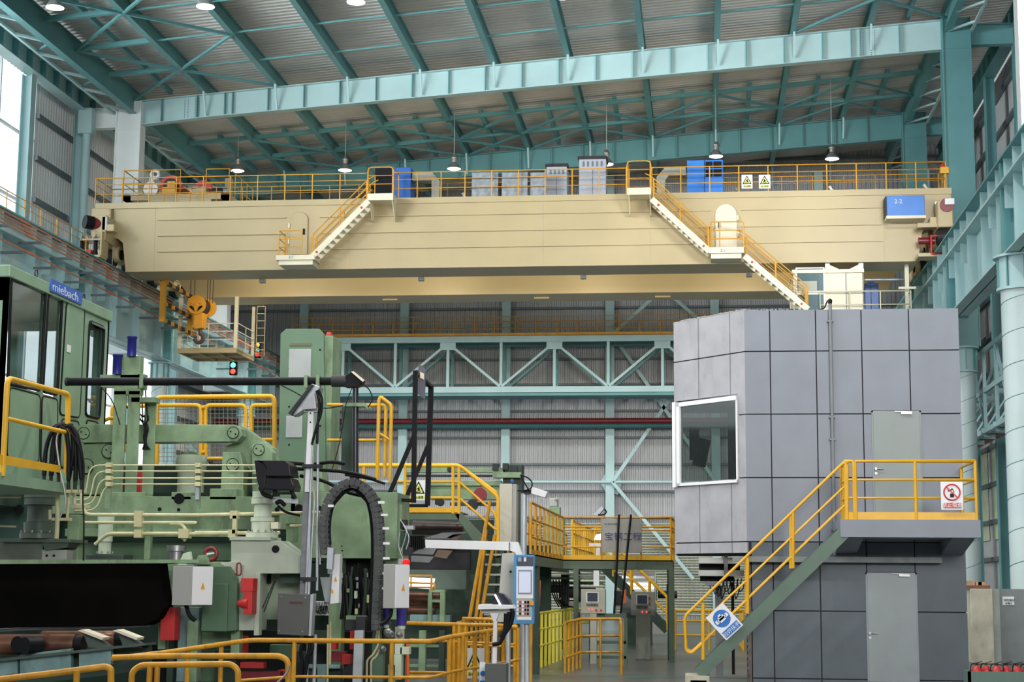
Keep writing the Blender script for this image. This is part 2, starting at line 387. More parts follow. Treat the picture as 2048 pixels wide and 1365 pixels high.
# side walls
def sidewall(name, X, n, opens):
    m = SHEET if X > 0 else mat('lit_side_sheet', (0.80, 0.80, 0.81), 0.5, 0, 0.06, 0.3, 0.1, (0.5, 0.5, 0.5)); zt = ZR(X)+0.2  # light on the left wall put into a paler sheet colour
    wall = ribbed((X, 43, 0), (0,1,0), (0,0,0.9), n, 0.3, 54.6, 0.05, m, name, kind='structure')
    # opens: list of (y0,y1,z0,z1) window openings; tile the wall around them on a grid
    ys = sorted({43.0, 97.6, *[o[0] for o in opens], *[o[1] for o in opens]}); zs = sorted({0.9, zt, *[o[2] for o in opens], *[o[3] for o in opens]})
    for y0, y1 in zip(ys, ys[1:]):
        for z0, z1 in zip(zs, zs[1:]):
            if any(o[0] <= y0 and y1 <= o[1] and o[2] <= z0 and z1 <= o[3] for o in opens): continue
            ribbed((X, y0, z0), (0,1,0), (0,0,z1-z0), n, 0.3, y1-y0+0.29, 0.05, m, 'cladding_sheet', wall)
    z = 1.5
    while z < zt:
        for y0, y1 in ((43, 97.6),):
            segs = [(43, 97.6)]
            for o in opens:
                if o[2] < z < o[3]:
                    segs = [q for s_ in segs for q in ((s_[0], min(s_[1], o[0])), (max(s_[0], o[1]), s_[1])) if q[1]-q[0] > 0.2]
            for s_ in segs:
                B().bar((X+n[0]*0.16, s_[0], z), (X+n[0]*0.16, s_[1], z), 0.16, 0.22).build('girt', GIRT, wall)
        z += 1.9
    return wall
LO = [(43, 69.3, 15.3, 24.2), (43, 88.3, 2.6, 14.6)]
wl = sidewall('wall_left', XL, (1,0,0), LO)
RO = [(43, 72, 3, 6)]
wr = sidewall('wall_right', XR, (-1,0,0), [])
B().box(XL-.1, XR+.1, -22.1, -22, 0, 9).build('near_wall', SHEET, wl)  # unseen low end wall added to cut light near the floor
B().box(XL-.1, XL, -22, 43, 0, 8).box(XL-.1, XL, -22, 43, 18, 24.4).box(XL-.1, XL, -22, 5, 8, 18).build('near_wall', SHEET, wl)
B().box(XR, XR+.1, -22, 43, 0, 27.7).build('near_wall', SHEET, wr)
for i, (y0, y1, z0, z1) in enumerate(LO):
    w = B().box(XL-0.04, XL-0.02, y0, y1, z0, z1).build('window_%d' % (i+1), GLASS, kind='structure')
    n = int((y1-y0)/3.74)
    for k in range(n+1): B().box(XL-0.1, XL+0.06, y0+k*(y1-y0)/n-0.05, y0+k*(y1-y0)/n+0.05, z0, z1).build('mullion', WHITE, w)
    for k in range(4): B().box(XL-0.1, XL+0.05, y0, y1, z0+k*(z1-z0)/3-0.04, z0+k*(z1-z0)/3+0.04).build('glazing_bar', WHITE, w)
# pale translucent lower band, right wall
for i in range(5):
    ya = 66+6*i
    B().box(XR-0.12, XR-0.08, ya, ya+4.6, 4.4, 9.2).build('translucent_panel', mat('translucent_green', (0.62, 0.70, 0.5), 0.5), wr)
# wall-top beams and wall columns
for (X, zb, nm) in ((-28.5, 23.5, 'l'), (13.9, 26.4, 'r')):
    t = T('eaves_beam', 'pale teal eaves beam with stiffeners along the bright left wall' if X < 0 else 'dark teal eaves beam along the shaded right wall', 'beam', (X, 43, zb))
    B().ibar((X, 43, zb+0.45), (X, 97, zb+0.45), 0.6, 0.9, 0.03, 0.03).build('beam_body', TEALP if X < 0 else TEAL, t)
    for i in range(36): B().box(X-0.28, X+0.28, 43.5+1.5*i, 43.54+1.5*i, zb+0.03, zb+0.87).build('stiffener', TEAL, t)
for i, Y in enumerate((50.5, 58, 66.9, 73, 80.5, 88)):
    for sx in (-1, 1):
        X = -28.7 if sx < 0 else 13.9; zb = 23.5 if sx < 0 else 26.4
        side = 'left' if sx < 0 else 'right'
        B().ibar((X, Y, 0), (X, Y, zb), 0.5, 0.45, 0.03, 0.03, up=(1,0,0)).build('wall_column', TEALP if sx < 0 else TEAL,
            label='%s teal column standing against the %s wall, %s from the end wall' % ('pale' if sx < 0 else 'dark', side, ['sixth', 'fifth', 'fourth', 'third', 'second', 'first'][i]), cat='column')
# upper frame columns on the runway line and lower tubes under it
ords = {58: 'nearest', 73: 'middle', 88: 'farthest'}
for Yn in (58, 73, 88):
    for sx in (-1, 1):
        Y = 55.8 if Yn == 58 else Yn
        x0, x1 = (-26.9, -25.7) if sx < 0 else (10.6, 11.85)
        side = 'left' if sx < 0 else 'right'
        t = T('roof_column', '%s square teal upper column carrying the roof beam on the %s side' % (ords[Yn], side), 'column', ((x0+x1)/2, Y, 12))
        zt = ZR((x0+x1)/2)-0.02
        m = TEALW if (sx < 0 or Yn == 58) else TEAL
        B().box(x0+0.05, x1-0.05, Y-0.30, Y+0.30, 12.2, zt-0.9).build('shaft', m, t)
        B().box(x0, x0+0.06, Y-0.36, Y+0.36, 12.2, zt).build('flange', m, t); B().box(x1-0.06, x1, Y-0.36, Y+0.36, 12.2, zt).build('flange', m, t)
        B().box(x0+0.03, x1-0.03, Y-0.27, Y+0.27, zt-1.35, zt).build('knee_panel', m, t)
        B().box(x0+0.02, x1-0.02, Y-0.34, Y+0.34, zt-1.42, zt-1.36).build('knee_plate', m, t)
        xw = -28.5 if sx < 0 else 13.9; xe = x0 if sx < 0 else x1
        B().ibar((xw, Y, zt-0.75), (xe, Y, zt-0.75), 0.4, 0.95, 0.03, 0.03).build('tie_beam', m, t)
        if Y == 73 and sx > 0:
            for pp in ((10.2, 72.6),): pass
for (Y, xc, rc, sx, nm) in ((64.5, -25.3, 0.42, -1, 'first'), (76, -25.45, 0.36, -1, 'middle'), (91, -25.4, 0.42, -1, 'last'), (52.6, 9.85, 0.62, 1, 'nearest very wide'), (73, 11.2, 0.43, 1, 'farther slim')):
    if 1:
        side = 'left' if sx < 0 else 'right'; k = rc/0.47
        t = T('tube_column', '%s round pale teal column under the %s runway beam' % (nm, side), 'column', (xc, Y, 0))
        b = B().cyl((xc, Y, 0), (xc, Y, 11.1), rc, n=28); b.build('shaft', mat('tube_pale_paint', (.58,.70,.70), .4, 0, .06, .6, .2, (.3,.42,.4)), t)
        # welded spiral seam
        pts = [(xc+(rc+.005)*math.cos(a), Y+(rc+.005)*math.sin(a), 0.1+a*0.16) for a in [k*0.26 for k in range(268)] if 0.1+a*0.16 < 11.0]
        B().tube(pts, 0.012, 4).build('weld_seam', TEAL, t)
        B().cyl((xc, Y, 11.1), (xc, Y, 11.18), rc+.12, n=28).cyl((xc, Y, 12.12), (xc, Y, 12.19), rc+.2, n=28).build('ring_plate', TEALP, t)
        B().cyl((xc, Y, 11.18), (xc, Y, 12.12), rc+.03, n=28).build('head_drum', TEALP, t)
        rb = B()
        for k in range(8):
            an = k*math.pi/4
            rb.bar((xc+(rc+.05)*math.cos(an), Y+(rc+.05)*math.sin(an), 11.18), (xc+(rc+.05)*math.cos(an), Y+(rc+.05)*math.sin(an) , 12.12), 0.04, 0.1, up=(math.cos(an), math.sin(an), 0))
        rb.build('head_rib', TEAL, t)
        if sx < 0:        # twin brace leg to wall
            B().bar((xc, Y, 6), (-28.6, Y, 9.5), 0.3, 0.3).build('knee_brace', TEALP, t)
# runway beams
for sx in (-1, 1):
    xi = -24.9 if sx < 0 else 9.3; xo = xi-0.8 if sx < 0 else xi+0.8; xc = (xi+xo)/2
    t = T('runway_beam', ('pale teal crane runway beam on the left carrying orange conductor bars' if sx < 0 else 'deep teal crane runway beam with stiffener plates on the right'), 'beam', (xc, 30, 12.2))
    m = TEALP
    B().box(min(xi,xo), max(xi,xo), 30, 97, 12.2, 12.25).build('bottom_flange', m, t)
    B().box(min(xi,xo)-0.05, max(xi,xo)+0.05, 30, 97, 15.18, 15.24).build('top_flange', TEAL, t)
    B().box(xc-0.02, xc+0.02, 30, 97, 12.2, 15.2).build('web', m, t)
    B().box(min(xi+0.1*-sx, xc), max(xi+0.1*-sx, xc), 30, 97, 14.35, 14.42).build('web_rib', m, t)
    for i in range(44):
        y = 31+1.5*i
        if y in (43, 58, 73, 88): continue
        B().box(min(xi, xo)+0.04, max(xi, xo)-0.04, y-0.02, y+0.02, 12.25 if i % 2 else 13.6, 15.18).build('stiffener', m, t)
    for Y in (52.6, 64.5, 76, 91): B().box(min(xi,xo)+0.02, max(xi,xo)-0.02, Y-0.12, Y+0.12, 12.15, 15.18).build('bearing_plate', TEAL, t)
    B().box(xc-0.06, xc+0.06, 30, 97, 15.24, 15.38).build('crane_rail', DARK, t)
    # lower truss carried between the columns beside the beam
    xt = xc + (0.0 if sx < 0 else 2.3)
    if sx > 0:
        tr = T('side_truss', 'pale lattice truss and pipe rack beyond the right runway beam', 'truss', (xt, 50, 8))
        for z in (8.6, 10.3, 12.0): B().bar((xt, 46, z), (xt, 96, z), 0.16, 0.2).build('chord', TEALP, tr)
        for i in range(16):
            y = 46+3*i
            B().bar((xt, y, 8.6), (xt, y, 12.0), 0.14, 0.14).build('vertical', TEALP, tr)
            B().bar((xt, y, 8.6), (xt, y+3, 12.0) if i % 2 else (xt, y+3, 8.6), 0.1, 0.1).build('diagonal', TEALP, tr)
            B().bar((xt, y, 10.3), (12.9, y, 10.3), 0.14, 0.22).build('cross_arm', TEALP, tr)
            B().bar((xt-0.2, y, 8.6), (12.9, y, 8.6), 0.12, 0.2).build('cross_arm', TEALP, tr)
            B().bar((xt, y, 10.3), (12.9, y+2, 12), 0.1, 0.1).build('diagonal', TEALP, tr)
            B().bar((xt, y+3, 8.6), (12.9, y+1, 10.3), 0.1, 0.1).build('diagonal', TEALP, tr)
        for i, mm in enumerate((TEAL, TEALD, DARK, REDD)):
            B().cyl((xt+0.3+0.35*i, 46, 8.8), (xt+0.3+0.35*i, 96, 8.8), 0.09, n=8).build('service_pipe', mm, tr)
# conductor bars along the left runway
for i, (dx, z) in enumerate(((0.30, 14.95), (0.42, 14.75), (0.50, 14.55), (0.56, 14.38), (0.62, 13.75))):
    X = -24.9+dx
    t = T('conductor_bar', ['uppermost orange conductor bar along the left runway beam', 'second orange conductor bar below the top one, left runway', 'third orange conductor bar on the left runway', 'fourth orange conductor bar on the left runway', 'lowest orange conductor bar, set apart below the other four'][i], 'conductor', (X, 30, z), 'conductor bars on the left runway')
    B().bar((X, 30, z), (X, 96, z), 0.032, 0.045).build('bar', COPPER, t)
    for y in (57.5, 66, 78, 90): B().bar((X, y-0.4, z), (X, y+0.4, z), 0.06, 0.08).build('joint_cover', COPPER, t)
t = T('bracket_row', 'row of dark steel brackets holding the conductor bars', 'bracket', (-24.9, 30, 14))
for i in range(21):
    y = 31+3*i
    B().bar((-24.98, y, 14.25), (-24.1, y, 14.25), 0.07, 0.09).build('arm', GIRT, t)
    B().bar((-24.98, y+1.5, 13.6), (-24.15, y+1.5, 13.6), 0.07, 0.09).build('arm', GIRT, t)
# runway side walkway rails
railing('yellow railing on top of the left runway beam', [[(-25.68, 34, 15.24), (-25.68, 66.5, 15.24)]], m=YEL, sp=1.6, r=0.02)
railing('yellow railing end on the right runway beam beside the crane', [[(10.08, 64, 15.24), (10.08, 93, 15.24)]], m=YEL, sp=1.6, r=0.02)
# down pipes on the left wall
for y in (73,):
    B().cyl((-28.2, y-0.5, 0), (-28.2, y-0.5, 22.9), 0.19, n=14).box(-28.55, -27.9, y-0.75, y-0.2, 22.4, 23.6).build('down_pipe', TEALP, label='round pale teal down pipe with box head on the left wall', cat='pipe')
# box truss walkway in front of the end wall
t = T('walkway_truss', 'teal box truss carrying the long walkway across the end wall', 'truss', (-7.5, 94, 13))
for Y, mm in ((94, TEALP), (95.8, TEAL)):
    B().bar((-23.9, Y, 15.8), (8.4, Y, 15.8), 0.3, 0.34).build('top_chord', mm, t)
    B().bar((-23.9, Y, 12.9), (8.4, Y, 12.9), 0.3, 0.34).build('bottom_chord', mm, t)
    for i in range(-2, 9):
        X = at(1002, 740, 94).x-3.06*(i-4)
        B().bar((X, Y, 13.05), (X, Y, 15.65), 0.16, 0.17).build('vertical', mm, t)
        X2 = X-3.06
        if i % 2 == 0: B().bar((X, Y-0.02, 13.05), (X2, Y-0.02, 15.6), 0.14, 0.16, up=(0,1,0)).build('diagonal', mm, t)
        else: B().bar((X, Y-0.02, 15.6), (X2, Y-0.02, 13.05), 0.14, 0.16, up=(0,1,0)).build('diagonal', mm, t)
        if Y == 94:
            gx = X
            if i % 2 == 1: B().box(gx-0.45, gx+0.45, Y-0.12, Y-0.1, 15.2, 15.65).build('gusset', mm, t)
B().box(-23.9, 8.4, 94, 95.9, 15.98, 16.02).build('walkway_deck', YEL, t)
B().box(-23.9, 8.4, 93.9, 95.9, 12.55, 12.72).build('soffit', TEAL, t)
railing('orange-yellow railing along the front of the end wall walkway', [[(-23.6, 93.95, 16.03), (8.3, 93.95, 16.03)]], m=YEL, sp=1.19, r=0.022, toe=0.14, mids=(0.33, 0.66))
railing('orange-yellow railing along the rear of the end wall walkway', [[(-23.6, 95.85, 16.03), (8.3, 95.85, 16.03)]], m=YEL, sp=1.19, r=0.022, toe=0.1, mids=(0.33, 0.66))
for nm, y, mm, r in (('dark red fire main pipe running along the end wall', 843, REDD, 0.17), ('dark green pipe running just below the red one on the end wall', 853, TEALD, 0.15)):
    z = at(1000, y, 96.6).z
    B().cyl((XL+0.5, 96.6, z), (XR-0.5, 96.6, z), r, n=12).build('service_pipe', mm, label=nm, cat='pipe')
# pendant lamps
LP = 2200
def lamp(label, p, ztop, k=1.0):
    t = T('pendant_lamp', label, 'lamp', (p[0], p[1], p[2]), 'pendant lamps under the roof')
    x, y, z = p
    B().cyl((x, y, z+0.62), (x, y, ztop), 0.018, n=6).build('rod', GALV, t)
    B().lathe((x, y, z+0.22), (0,0,1), [(0.09, 0), (0.13, 0.04), (0.13, 0.18), (0.17, 0.2), (0.17, 0.26), (0.1, 0.3), (0.1, 0.38), (0.03, 0.42)], 14).build('housing', STEEL, t)
    sh = B(); sh.lathe((x, y, z-0.1), (0,0,1), [(0.34, 0), (0.30, 0.1), (0.2, 0.24), (0.1, 0.33)], 20); sh.build('reflector', STEEL, t)
    B().lathe((x, y, z-0.16), (0,0,1), [(0.02, 0), (0.2, 0.012), (0.33, 0.055)], 20).build('bulb_glass', LAMPE, t)
    return t
for (px, py, nm) in ((475, 338, 'hanging bell lamp above the left end of the crane, leftmost of its row'), (690, 337, 'second bell lamp from the left above the crane'),
                     (908, 334, 'third bell lamp, above the middle of the crane'), (1213, 325, 'bell lamp half hidden behind the tall grey cabinet'),
                     (1432, 309, 'bell lamp above the blue cooling unit on the right'), (1664, 314, 'rightmost bell lamp, above the two warning signs')):
    p = at(px, py, 80); lamp(nm, p, ZR(p.x)+0.1); spot('hall_spot', (p.x, 80, p.z-0.3), LP)
for (px, py, nm) in ((110, 10, 'bright lamp at the top left corner near the left eaves'), (411, 8, 'bright lamp at the top edge, second from the left'), (712, -1, 'bright lamp at the top edge, third from the left'), (1125, -12, 'bright lamp just showing at the top middle edge')):
    p = at(px, py, 57); lamp(nm, p, ZR(p.x)-1); spot('hall_spot', (p.x, 57, p.z-0.3), 800)

# unseen lamps added over the nearer bays, above the frame, for top-down light
for Y in (40, 22):
    for X in (-23, -15, -6, 3): spot('hall_spot', (X, Y, 22), 3300)
for X in (-21, -15, -9, -3, 3): spot('hall_spot', (X, 87.5, 20.5), 1500, ang=96)  # fixtureless spots added to brighten the lower end wall
# ================================================================ overhead crane
CY = 68.0
ZB, ZT = 15.06, 18.05
xl, xr = -25.9, 10.1
crane = T('overhead_crane', 'long cream double-girder overhead crane spanning the hall under the roof', 'crane', (-8, 68, 15))
web = [(xl+.8, ZT-.25), (xl+.8, 16.55), (-24.85, 16.5), (-24.62, 16.3), (-24.45, ZB), (8.72, ZB), (8.9, 16.2), (9.05, 16.5), (9.3, 16.62), (xr, 16.62), (xr, ZT-.25)]
gd = B().poly3([(a, CY, b) for a, b in web], (0, 2.0, 0)).build('front_girder', CREAM, crane)
B().box(xl, xr+0.02, CY-0.06, CY+2.06, ZT-0.25, ZT).build('top_plate', CREAM, gd)
B().box(-24.45, 8.72, CY-0.05, CY+2.05, ZB-0.03, ZB).build('bottom_plate', CREAM, gd)
for py in (440, 472, 503.5):
    z = at(315, py, CY).z; x0, x1 = at(315, py, CY).x, at(1765, py-30, CY).x
    d1, d2 = at(572, 430, CY).x, at(640, 430, CY).x; d3, d4 = at(1422, 430, CY).x, at(1482, 430, CY).x
    for a_, b_ in ((x0, d1), (d2, d3), (d4, x1)):
        B().box(a_, b_, CY-0.07, CY, z-0.03, z+0.02).build('stiffener_rib', CREAM, gd)
for x in (228, 310, 700, 1085, 1300, 1767):            # vertical weld seams
    X = at(x, 450, CY).x
    B().box(X-0.012, X+0.012, CY-0.012, CY, ZB, ZT-.25).build('weld_seam', mat('cream_seam', (0.55, 0.48, 0.30), 0.5), gd)
for (a_, b_, c_, d_, hs) in ((580, 617, 510, 424, -1), (1431, 1473, 497, 409, 1)):
    p, q = at(a_, c_, CY), at(b_, d_, CY); r = (q.x-p.x)/2
    pl = [(p.x, p.z), (q.x, p.z)]+[((p.x+q.x)/2+r*math.cos(math.radians(t)), q.z-r+r*math.sin(math.radians(t))) for t in range(0, 181, 15)]
    dr = B().poly3([(u, CY-0.07, w) for u, w in pl], (0, 0.06, 0)).build('access_door', CREAMW if hs > 0 else CREAM, crane, bev=0.015)
    hx = p.x+0.16 if hs > 0 else q.x-0.16
    B().box(hx-0.04, hx+0.04, CY-0.12, CY-0.07, p.z+0.85, p.z+1.1).build('door_handle', BLACK, dr)
    for zz in (0.45, 1.15):
        xx = q.x+0.05 if hs > 0 else p.x-0.05
        B().cyl((xx, CY-0.06, p.z+zz), (xx, CY-0.06, p.z+zz+0.2), 0.045, n=8).build('hinge', CREAMW, dr)
# rear girder
RY = 74.5
rg = B().poly3([(a, RY, b) for a, b in [(-24.6, ZT-.2), (-24.6, 16.3), (-24.15, 15.7), (-23.6, 15.02), (8.2, 15.02), (8.8, 16.3), (8.8, ZT-.2)]], (0, 2.1, 0)).build('rear_girder', CREAM, crane)
B().box(-24.6, 8.8, RY-0.08, RY, 16.0, 16.07).build('stiffener_rib', CREAM, rg)
B().box(-25.0, 9.4, RY-0.06, RY+2.2, ZT-0.2, ZT).build('top_plate', CREAM, rg)
for x in (770, 1080, 1325): 
    p = aZ(x, 590, 15.0); B().box(p.x-0.35, p.x+0.35, 75.4, 75.5, 14.95, 15.02).build('lug', CREAM, rg)
# end carriages with wheels
for sx in (-1, 1):
    X = -25.3 if sx < 0 else 9.7
    c = B().box(X-0.3, X+0.3, 66.9, 78.4, 16.2, 17.3).build('end_carriage', CREAM, crane, bev=0.04)
    if sx < 0:
        B().box(-25.98, -25.12, 67.75, 68.6, 16.55, ZT-.26).box(-25.9, -25.2, 67.8, 68.4, 16.1, 16.55).build('end_box', CREAM, c, bev=0.04)
        for k in range(6): B().cyl((-25.2, 67.72, 16.7+k*.2), (-25.2, 67.76, 16.7+k*.2), 0.035, n=8).box(-25.28, -25.12, 67.73, 67.76, 16.69+k*.2, 16.71+k*.2).build('end_bolt', CREAM, c)
    else: B().box(X-0.2, X+0.42, 68.05, 68.5, 16.55, ZT-.28).build('end_box', CREAM, c, bev=0.04)
    for Y in (68.6, 70.6, 74.0, 77.2):
        B().cyl((X-0.14, Y, 15.8), (X+0.14, Y, 15.8), 0.42, n=24).build('wheel', DARK, c)
        B().cyl((X-0.36, Y, 15.9), (X-0.16, Y, 15.9), 0.36, n=20).cyl((X+0.16, Y, 15.9), (X+0.40, Y, 15.9), 0.36, n=20).build('bearing_housing', CREAM, c)
        B().cyl((X+0.40, Y, 15.9), (X+0.46, Y, 15.9), 0.22, n=16).cyl((X-0.42, Y, 15.9), (X-0.36, Y, 15.9), 0.22, n=16).build('bearing_cap', BLACK, c)
    for yb in (69.6, 74.0+1.6): B().box(X-0.25, X+0.25, yb-1.3, yb+1.3, 15.75, 16.2).build('bogie', CREAM, c)
    # drive unit on the near end
    d = T('drive_motor', None, None, V((X, 67.3, 17.4))-V(crane.location)); d.parent = crane
    p = at(182, 448, 67.0) if sx < 0 else at(1891, 415, 67.3)
    if sx < 0:
        B().cyl((p.x+0.1, 66.9, p.z), (p.x+0.55, 67.3, p.z-0.06), 0.26, n=20).build('motor_body', REDD, d)
        B().cyl((p.x-0.15, 66.65, p.z+0.02), (p.x+0.12, 66.9, p.z), 0.29, n=20).build('fan_cover', BLACK, d)
        B().box(p.x+0.5, p.x+0.75, 66.9, 67.5, p.z-0.32, p.z+0.3).build('gear_box', GREYB, d, bev=0.03)
        B().box(p.x+0.72, p.x+1.05, 66.9, 67.4, p.z-0.35, p.z-0.05).build('mount', CREAM, d, bev=0.03)
    else:
        B().cyl((p.x, 66.8, p.z), (p.x, 67.7, p.z), 0.28, n=22).build('motor_body', REDD, d)
        B().box(p.x-0.1, p.x+0.27, 66.7, 67.0, p.z-0.02, p.z+0.24).build('terminal_box', WHITE, d, bev=0.02)
        B().box(p.x-0.36, p.x+0.2, 67.65, 67.75, p.z-0.34, p.z+0.32).build('mount_plate', STEEL, d)
        B().box(p.x-0.62, p.x+0.1, 67.3, 67.95, p.z-0.72, p.z-0.38).build('foot_box', CREAM, d, bev=0.02)
# left buffers on posts
lf = T('buffer_frame', None, None, V((-26, 67.2, 15.4))-V(crane.location)); lf.parent = crane
B().box(-26.0, -25.1, 66.6, 67.4, 16.15, 16.22).box(-25.9, -25.05, 66.5, 67.3, 15.4, 15.5).box(-25.1, -25.04, 66.6, 67.4, 15.5, 16.55).box(-26.0, -25.9, 66.8, 67.4, 15.5, 16.2).build('bracket', CREAM, lf)
for x in (-25.95, -25.35):
    B().lathe((x, 66.75, 15.5), (0,0,1), [(0.13,0),(0.09,0.2),(0.08,0.6),(0.13,0.72)], 12).build('buffer', BLACK, lf)
    B().lathe((x, 66.75, 16.22), (0,0,1), [(0.16,0),(0.05,0.12),(0.02,0.2)], 12).tube([(x+0.06*math.cos(a), 66.75, 16.5+0.06*math.sin(a)) for a in [k*0.7 for k in range(9)]], 0.015, 6, True).build('eye_bolt', STEEL, lf)
B().box(-25.75, -25.5, 66.6, 66.9, 15.45, 15.75).build('cover', RED, lf)
# red guard and cable reel in the right notch
rq = T('wheel_guard', None, None, V((9.5, 67, 15.4))-V(crane.location)); rq.parent = crane
p = at(1862, 472, 67.0); q = at(1862, 508, 67)
B().tube([(p.x, 67.0, q.z), (p.x, 67.0, p.z), (p.x+0.95, 67.0, p.z), (p.x+0.95, 67.0, q.z), (p.x, 67.0, q.z)], 0.045, 6).build('guard_frame', RED, rq)
B().cyl((p.x+0.25, 67.2, 15.85), (p.x+0.75, 67.2, 15.85), 0.33, n=16).build('drive_wheel', DARK, rq)
B().cyl((p.x-0.45, 67.4, 15.75), (p.x+0.2, 67.4, 15.75), 0.14, n=14).build('shaft_coupling', REDD, rq)
B().box(p.x-0.5, p.x+0.8, 67.1, 67.6, 16.25, 16.42).box(8.6, 9.6, 67.0, 67.9, ZB-0.02, ZB+0.12).build('notch_plate', CREAM, rq)
# front railing, rear railing
Yf = CY-0.02
def X_(x): return at(x, 400, CY).x
railing(None, [[(X_(191), Yf, ZT), (X_(735), Yf, ZT)]], m=YEL, r=0.022, sp=1.19, parent=crane, name='front_railing', rp=0.028)
railing(None, [[(X_(787), Yf, ZT), (X_(930), Yf, ZT), (X_(1253), Yf, ZT)]], m=YEL, r=0.022, sp=1.19, parent=crane, name='front_railing', rp=0.028)
railing(None, [[(X_(1304), Yf, ZT), (X_(1893), Yf, ZT), (X_(1893), CY+2, ZT)]], m=YEL, r=0.022, sp=1.19, parent=crane, name='front_railing', rp=0.028)
railing(None, [[(X_(191), Yf, ZT), (X_(191), CY+2, ZT), (-20, CY+2, ZT), (xr-.2, CY+2, ZT)]], m=YEL, r=0.018, sp=1.3, parent=crane, name='rear_railing')
B().box(-19.5, 9.5, CY+2.1, CY+2.2, ZT+0.28, ZT+0.38).build('trolley_rail_support', CREAM, crane)
for i in range(7):
    X = -14+3.9*i
    B().bar((X, CY+1.9, ZT), (X, CY+1.9, ZT+0.42), 0.14, 0.1).bar((X-0.12, CY+1.9, ZT+0.62), (X+0.02, CY+1.9, ZT+0.4), 0.1, 0.1).build('stop_block', CREAMW, crane)
# stair platforms on the front face
for (a_, b_, y0, y1) in ((735, 786, 387.5, 400), (1254, 1302, 376, 389)):
    p, q = at(a_, y0, 67.0), at(b_, y1, 67.0)
    pf = B().box(p.x, q.x, 67.0, CY, q.z, p.z).build('upper_landing', CREAMW, crane)
    for X in (p.x+0.06, q.x-0.06): B().poly3([(X, 67.05, q.z), (X, CY-0.01, q.z), (X, CY-0.01, q.z-0.72), (X, 67.7, q.z-0.72)], (0.03, 0, 0)).build('bracket', CREAMW, pf)
    g = B()
    for X in (p.x+0.03, q.x-0.03):
        g.tube(rnd([(X, 67.03, p.z), (X, 67.03, p.z+1.15), (X, CY+.4, p.z+1.15), (X, CY+.4, p.z)], 0.15), 0.024)
    g.tube(rnd([(p.x, 67.0, p.z), (p.x, 67.0, p.z+1.12), (q.x, 67.0, p.z+1.12), (q.x, 67.0, p.z)], 0.2), 0.024)
    for k in (0.4, 0.76): g.tube([(p.x, 67.0, p.z+k), (q.x, 67.0, p.z+k), (q.x, CY, p.z+k)], 0.018)
    g.build('landing_rail', YEL, pf)
def crail(tb, off, ppts, name='stair_rail'):
    g = B()
    t, b = V(tb[0]), V(tb[1])
    for Y in (67.02, 67.75):
        for k, h in enumerate((0.95, 0.68, 0.4)):
            P, Q = V((t.x, Y, t.z+h)), V((b.x, Y, b.z+h))
            pts = [P, Q] if k else rnd([V((P.x+(0.25 if P.x > Q.x else -0.25), Y, P.z+0.12)), P, Q, V((Q.x, Y, b.z+0.05))], 0.12)
            g.tube(pts, 0.022 if k == 0 else 0.016, 6)
        for k in ppts:
            c = lerp(t, b, k); g.cyl((c.x, Y, c.z), (c.x, Y, c.z+0.95), 0.026, n=6)
    return g.build(name, YEL, crane)
for (t0, b0, n) in (((737, 402), (622, 516), 11), ((1303, 398), (1419, 503), 11), ((1489, 512), (1616, 619), 11)):
    t_, b_ = at(*t0, 67.0), at(*b0, 67.0)
    t_.y = b_.y = 67.0
    sc = stair('stair_flight', t_, b_, (0, 0.75, 0), CREAMW, n, parent=crane, sw=0.03, sh=0.24)
    crail((t_, b_), 0, (0.04, 0.5, 0.98))
    for k in (0.12, 0.9):
        c = lerp(t_, b_, k); B().cyl((c.x, 66.96, c.z), (c.x, 66.99, c.z), 0.05, n=12).build('marker_disc', RED, sc)
for (a_, b_, y0, y1) in ((552, 629, 511, 519), (1417, 1488, 495, 506)):
    p, q = at(a_, y0, 66.9), at(b_, y1, 66.9)
    pf = B().box(p.x, q.x, 66.9, CY-0.01, q.z, p.z).box(p.x+0.1, q.x-0.1, 67.0, CY-0.02, q.z-0.2, q.z).build('lower_landing', CREAMW, crane)
    x1 = at(617, 0, 67).x if a_ < 1000 else q.x
    g = B()
    g.tube(rnd([(p.x+.1, CY-.1, p.z+1.05), (p.x+.1, 66.93, p.z+1.05), (x1, 66.93, p.z+1.05), (x1, 66.93, p.z)], 0.1), 0.024)
    for k in (0.35, 0.7): g.tube([(p.x+.1, CY-.1, p.z+k), (p.x+.1, 66.93, p.z+k), (x1, 66.93, p.z+k)], 0.017, 6)
    for X, Y in ((p.x+.1, 66.93), (p.x+.45, 66.93), (p.x+.1, CY-.1)): g.cyl((X, Y, p.z), (X, Y, p.z+1.05), 0.024, n=6)
    g.build('landing_rail', YEL, pf)
# crane driver's cabin with its deck
p, q = at(1586, 529, 68.05), at(1727, 612, 68.05); zf = 12.35; p.z = 14.74
cb = B().box(p.x, q.x, 68.1, 71.0, zf, p.z).build('driver_cabin', CREAMW, crane, bev=0.02)
B().box(p.x-0.05, q.x+0.05, 68.02, 71.05, p.z-0.12, p.z+0.02).build('cabin_roof', CREAMW, cb)
w0, w1 = at(1591, 538, 68.05), at(1650, 583, 68.05)
for (za, zb_) in ((w1.z, w0.z), (zf+0.2, w1.z-0.13)):
    B().box(w0.x, w1.x, 68.04, 68.054, za-0.03, zb_+0.05).build('window_frame', WHITE, cb)
    B().box(w0.x+0.06, w1.x-0.06, 68.03, 68.04, za+0.02, zb_).build('window_glass', mat('cab_dark_glass', (0.07, 0.14, 0.16), 0.12), cb)
B().box(w0.x+0.1, w0.x+0.85, 68.0, 68.03, w1.z+0.02, w1.z+0.42).build('seat_shape', mat('cab_inner', (0.42, 0.44, 0.36), 0.5), cb)
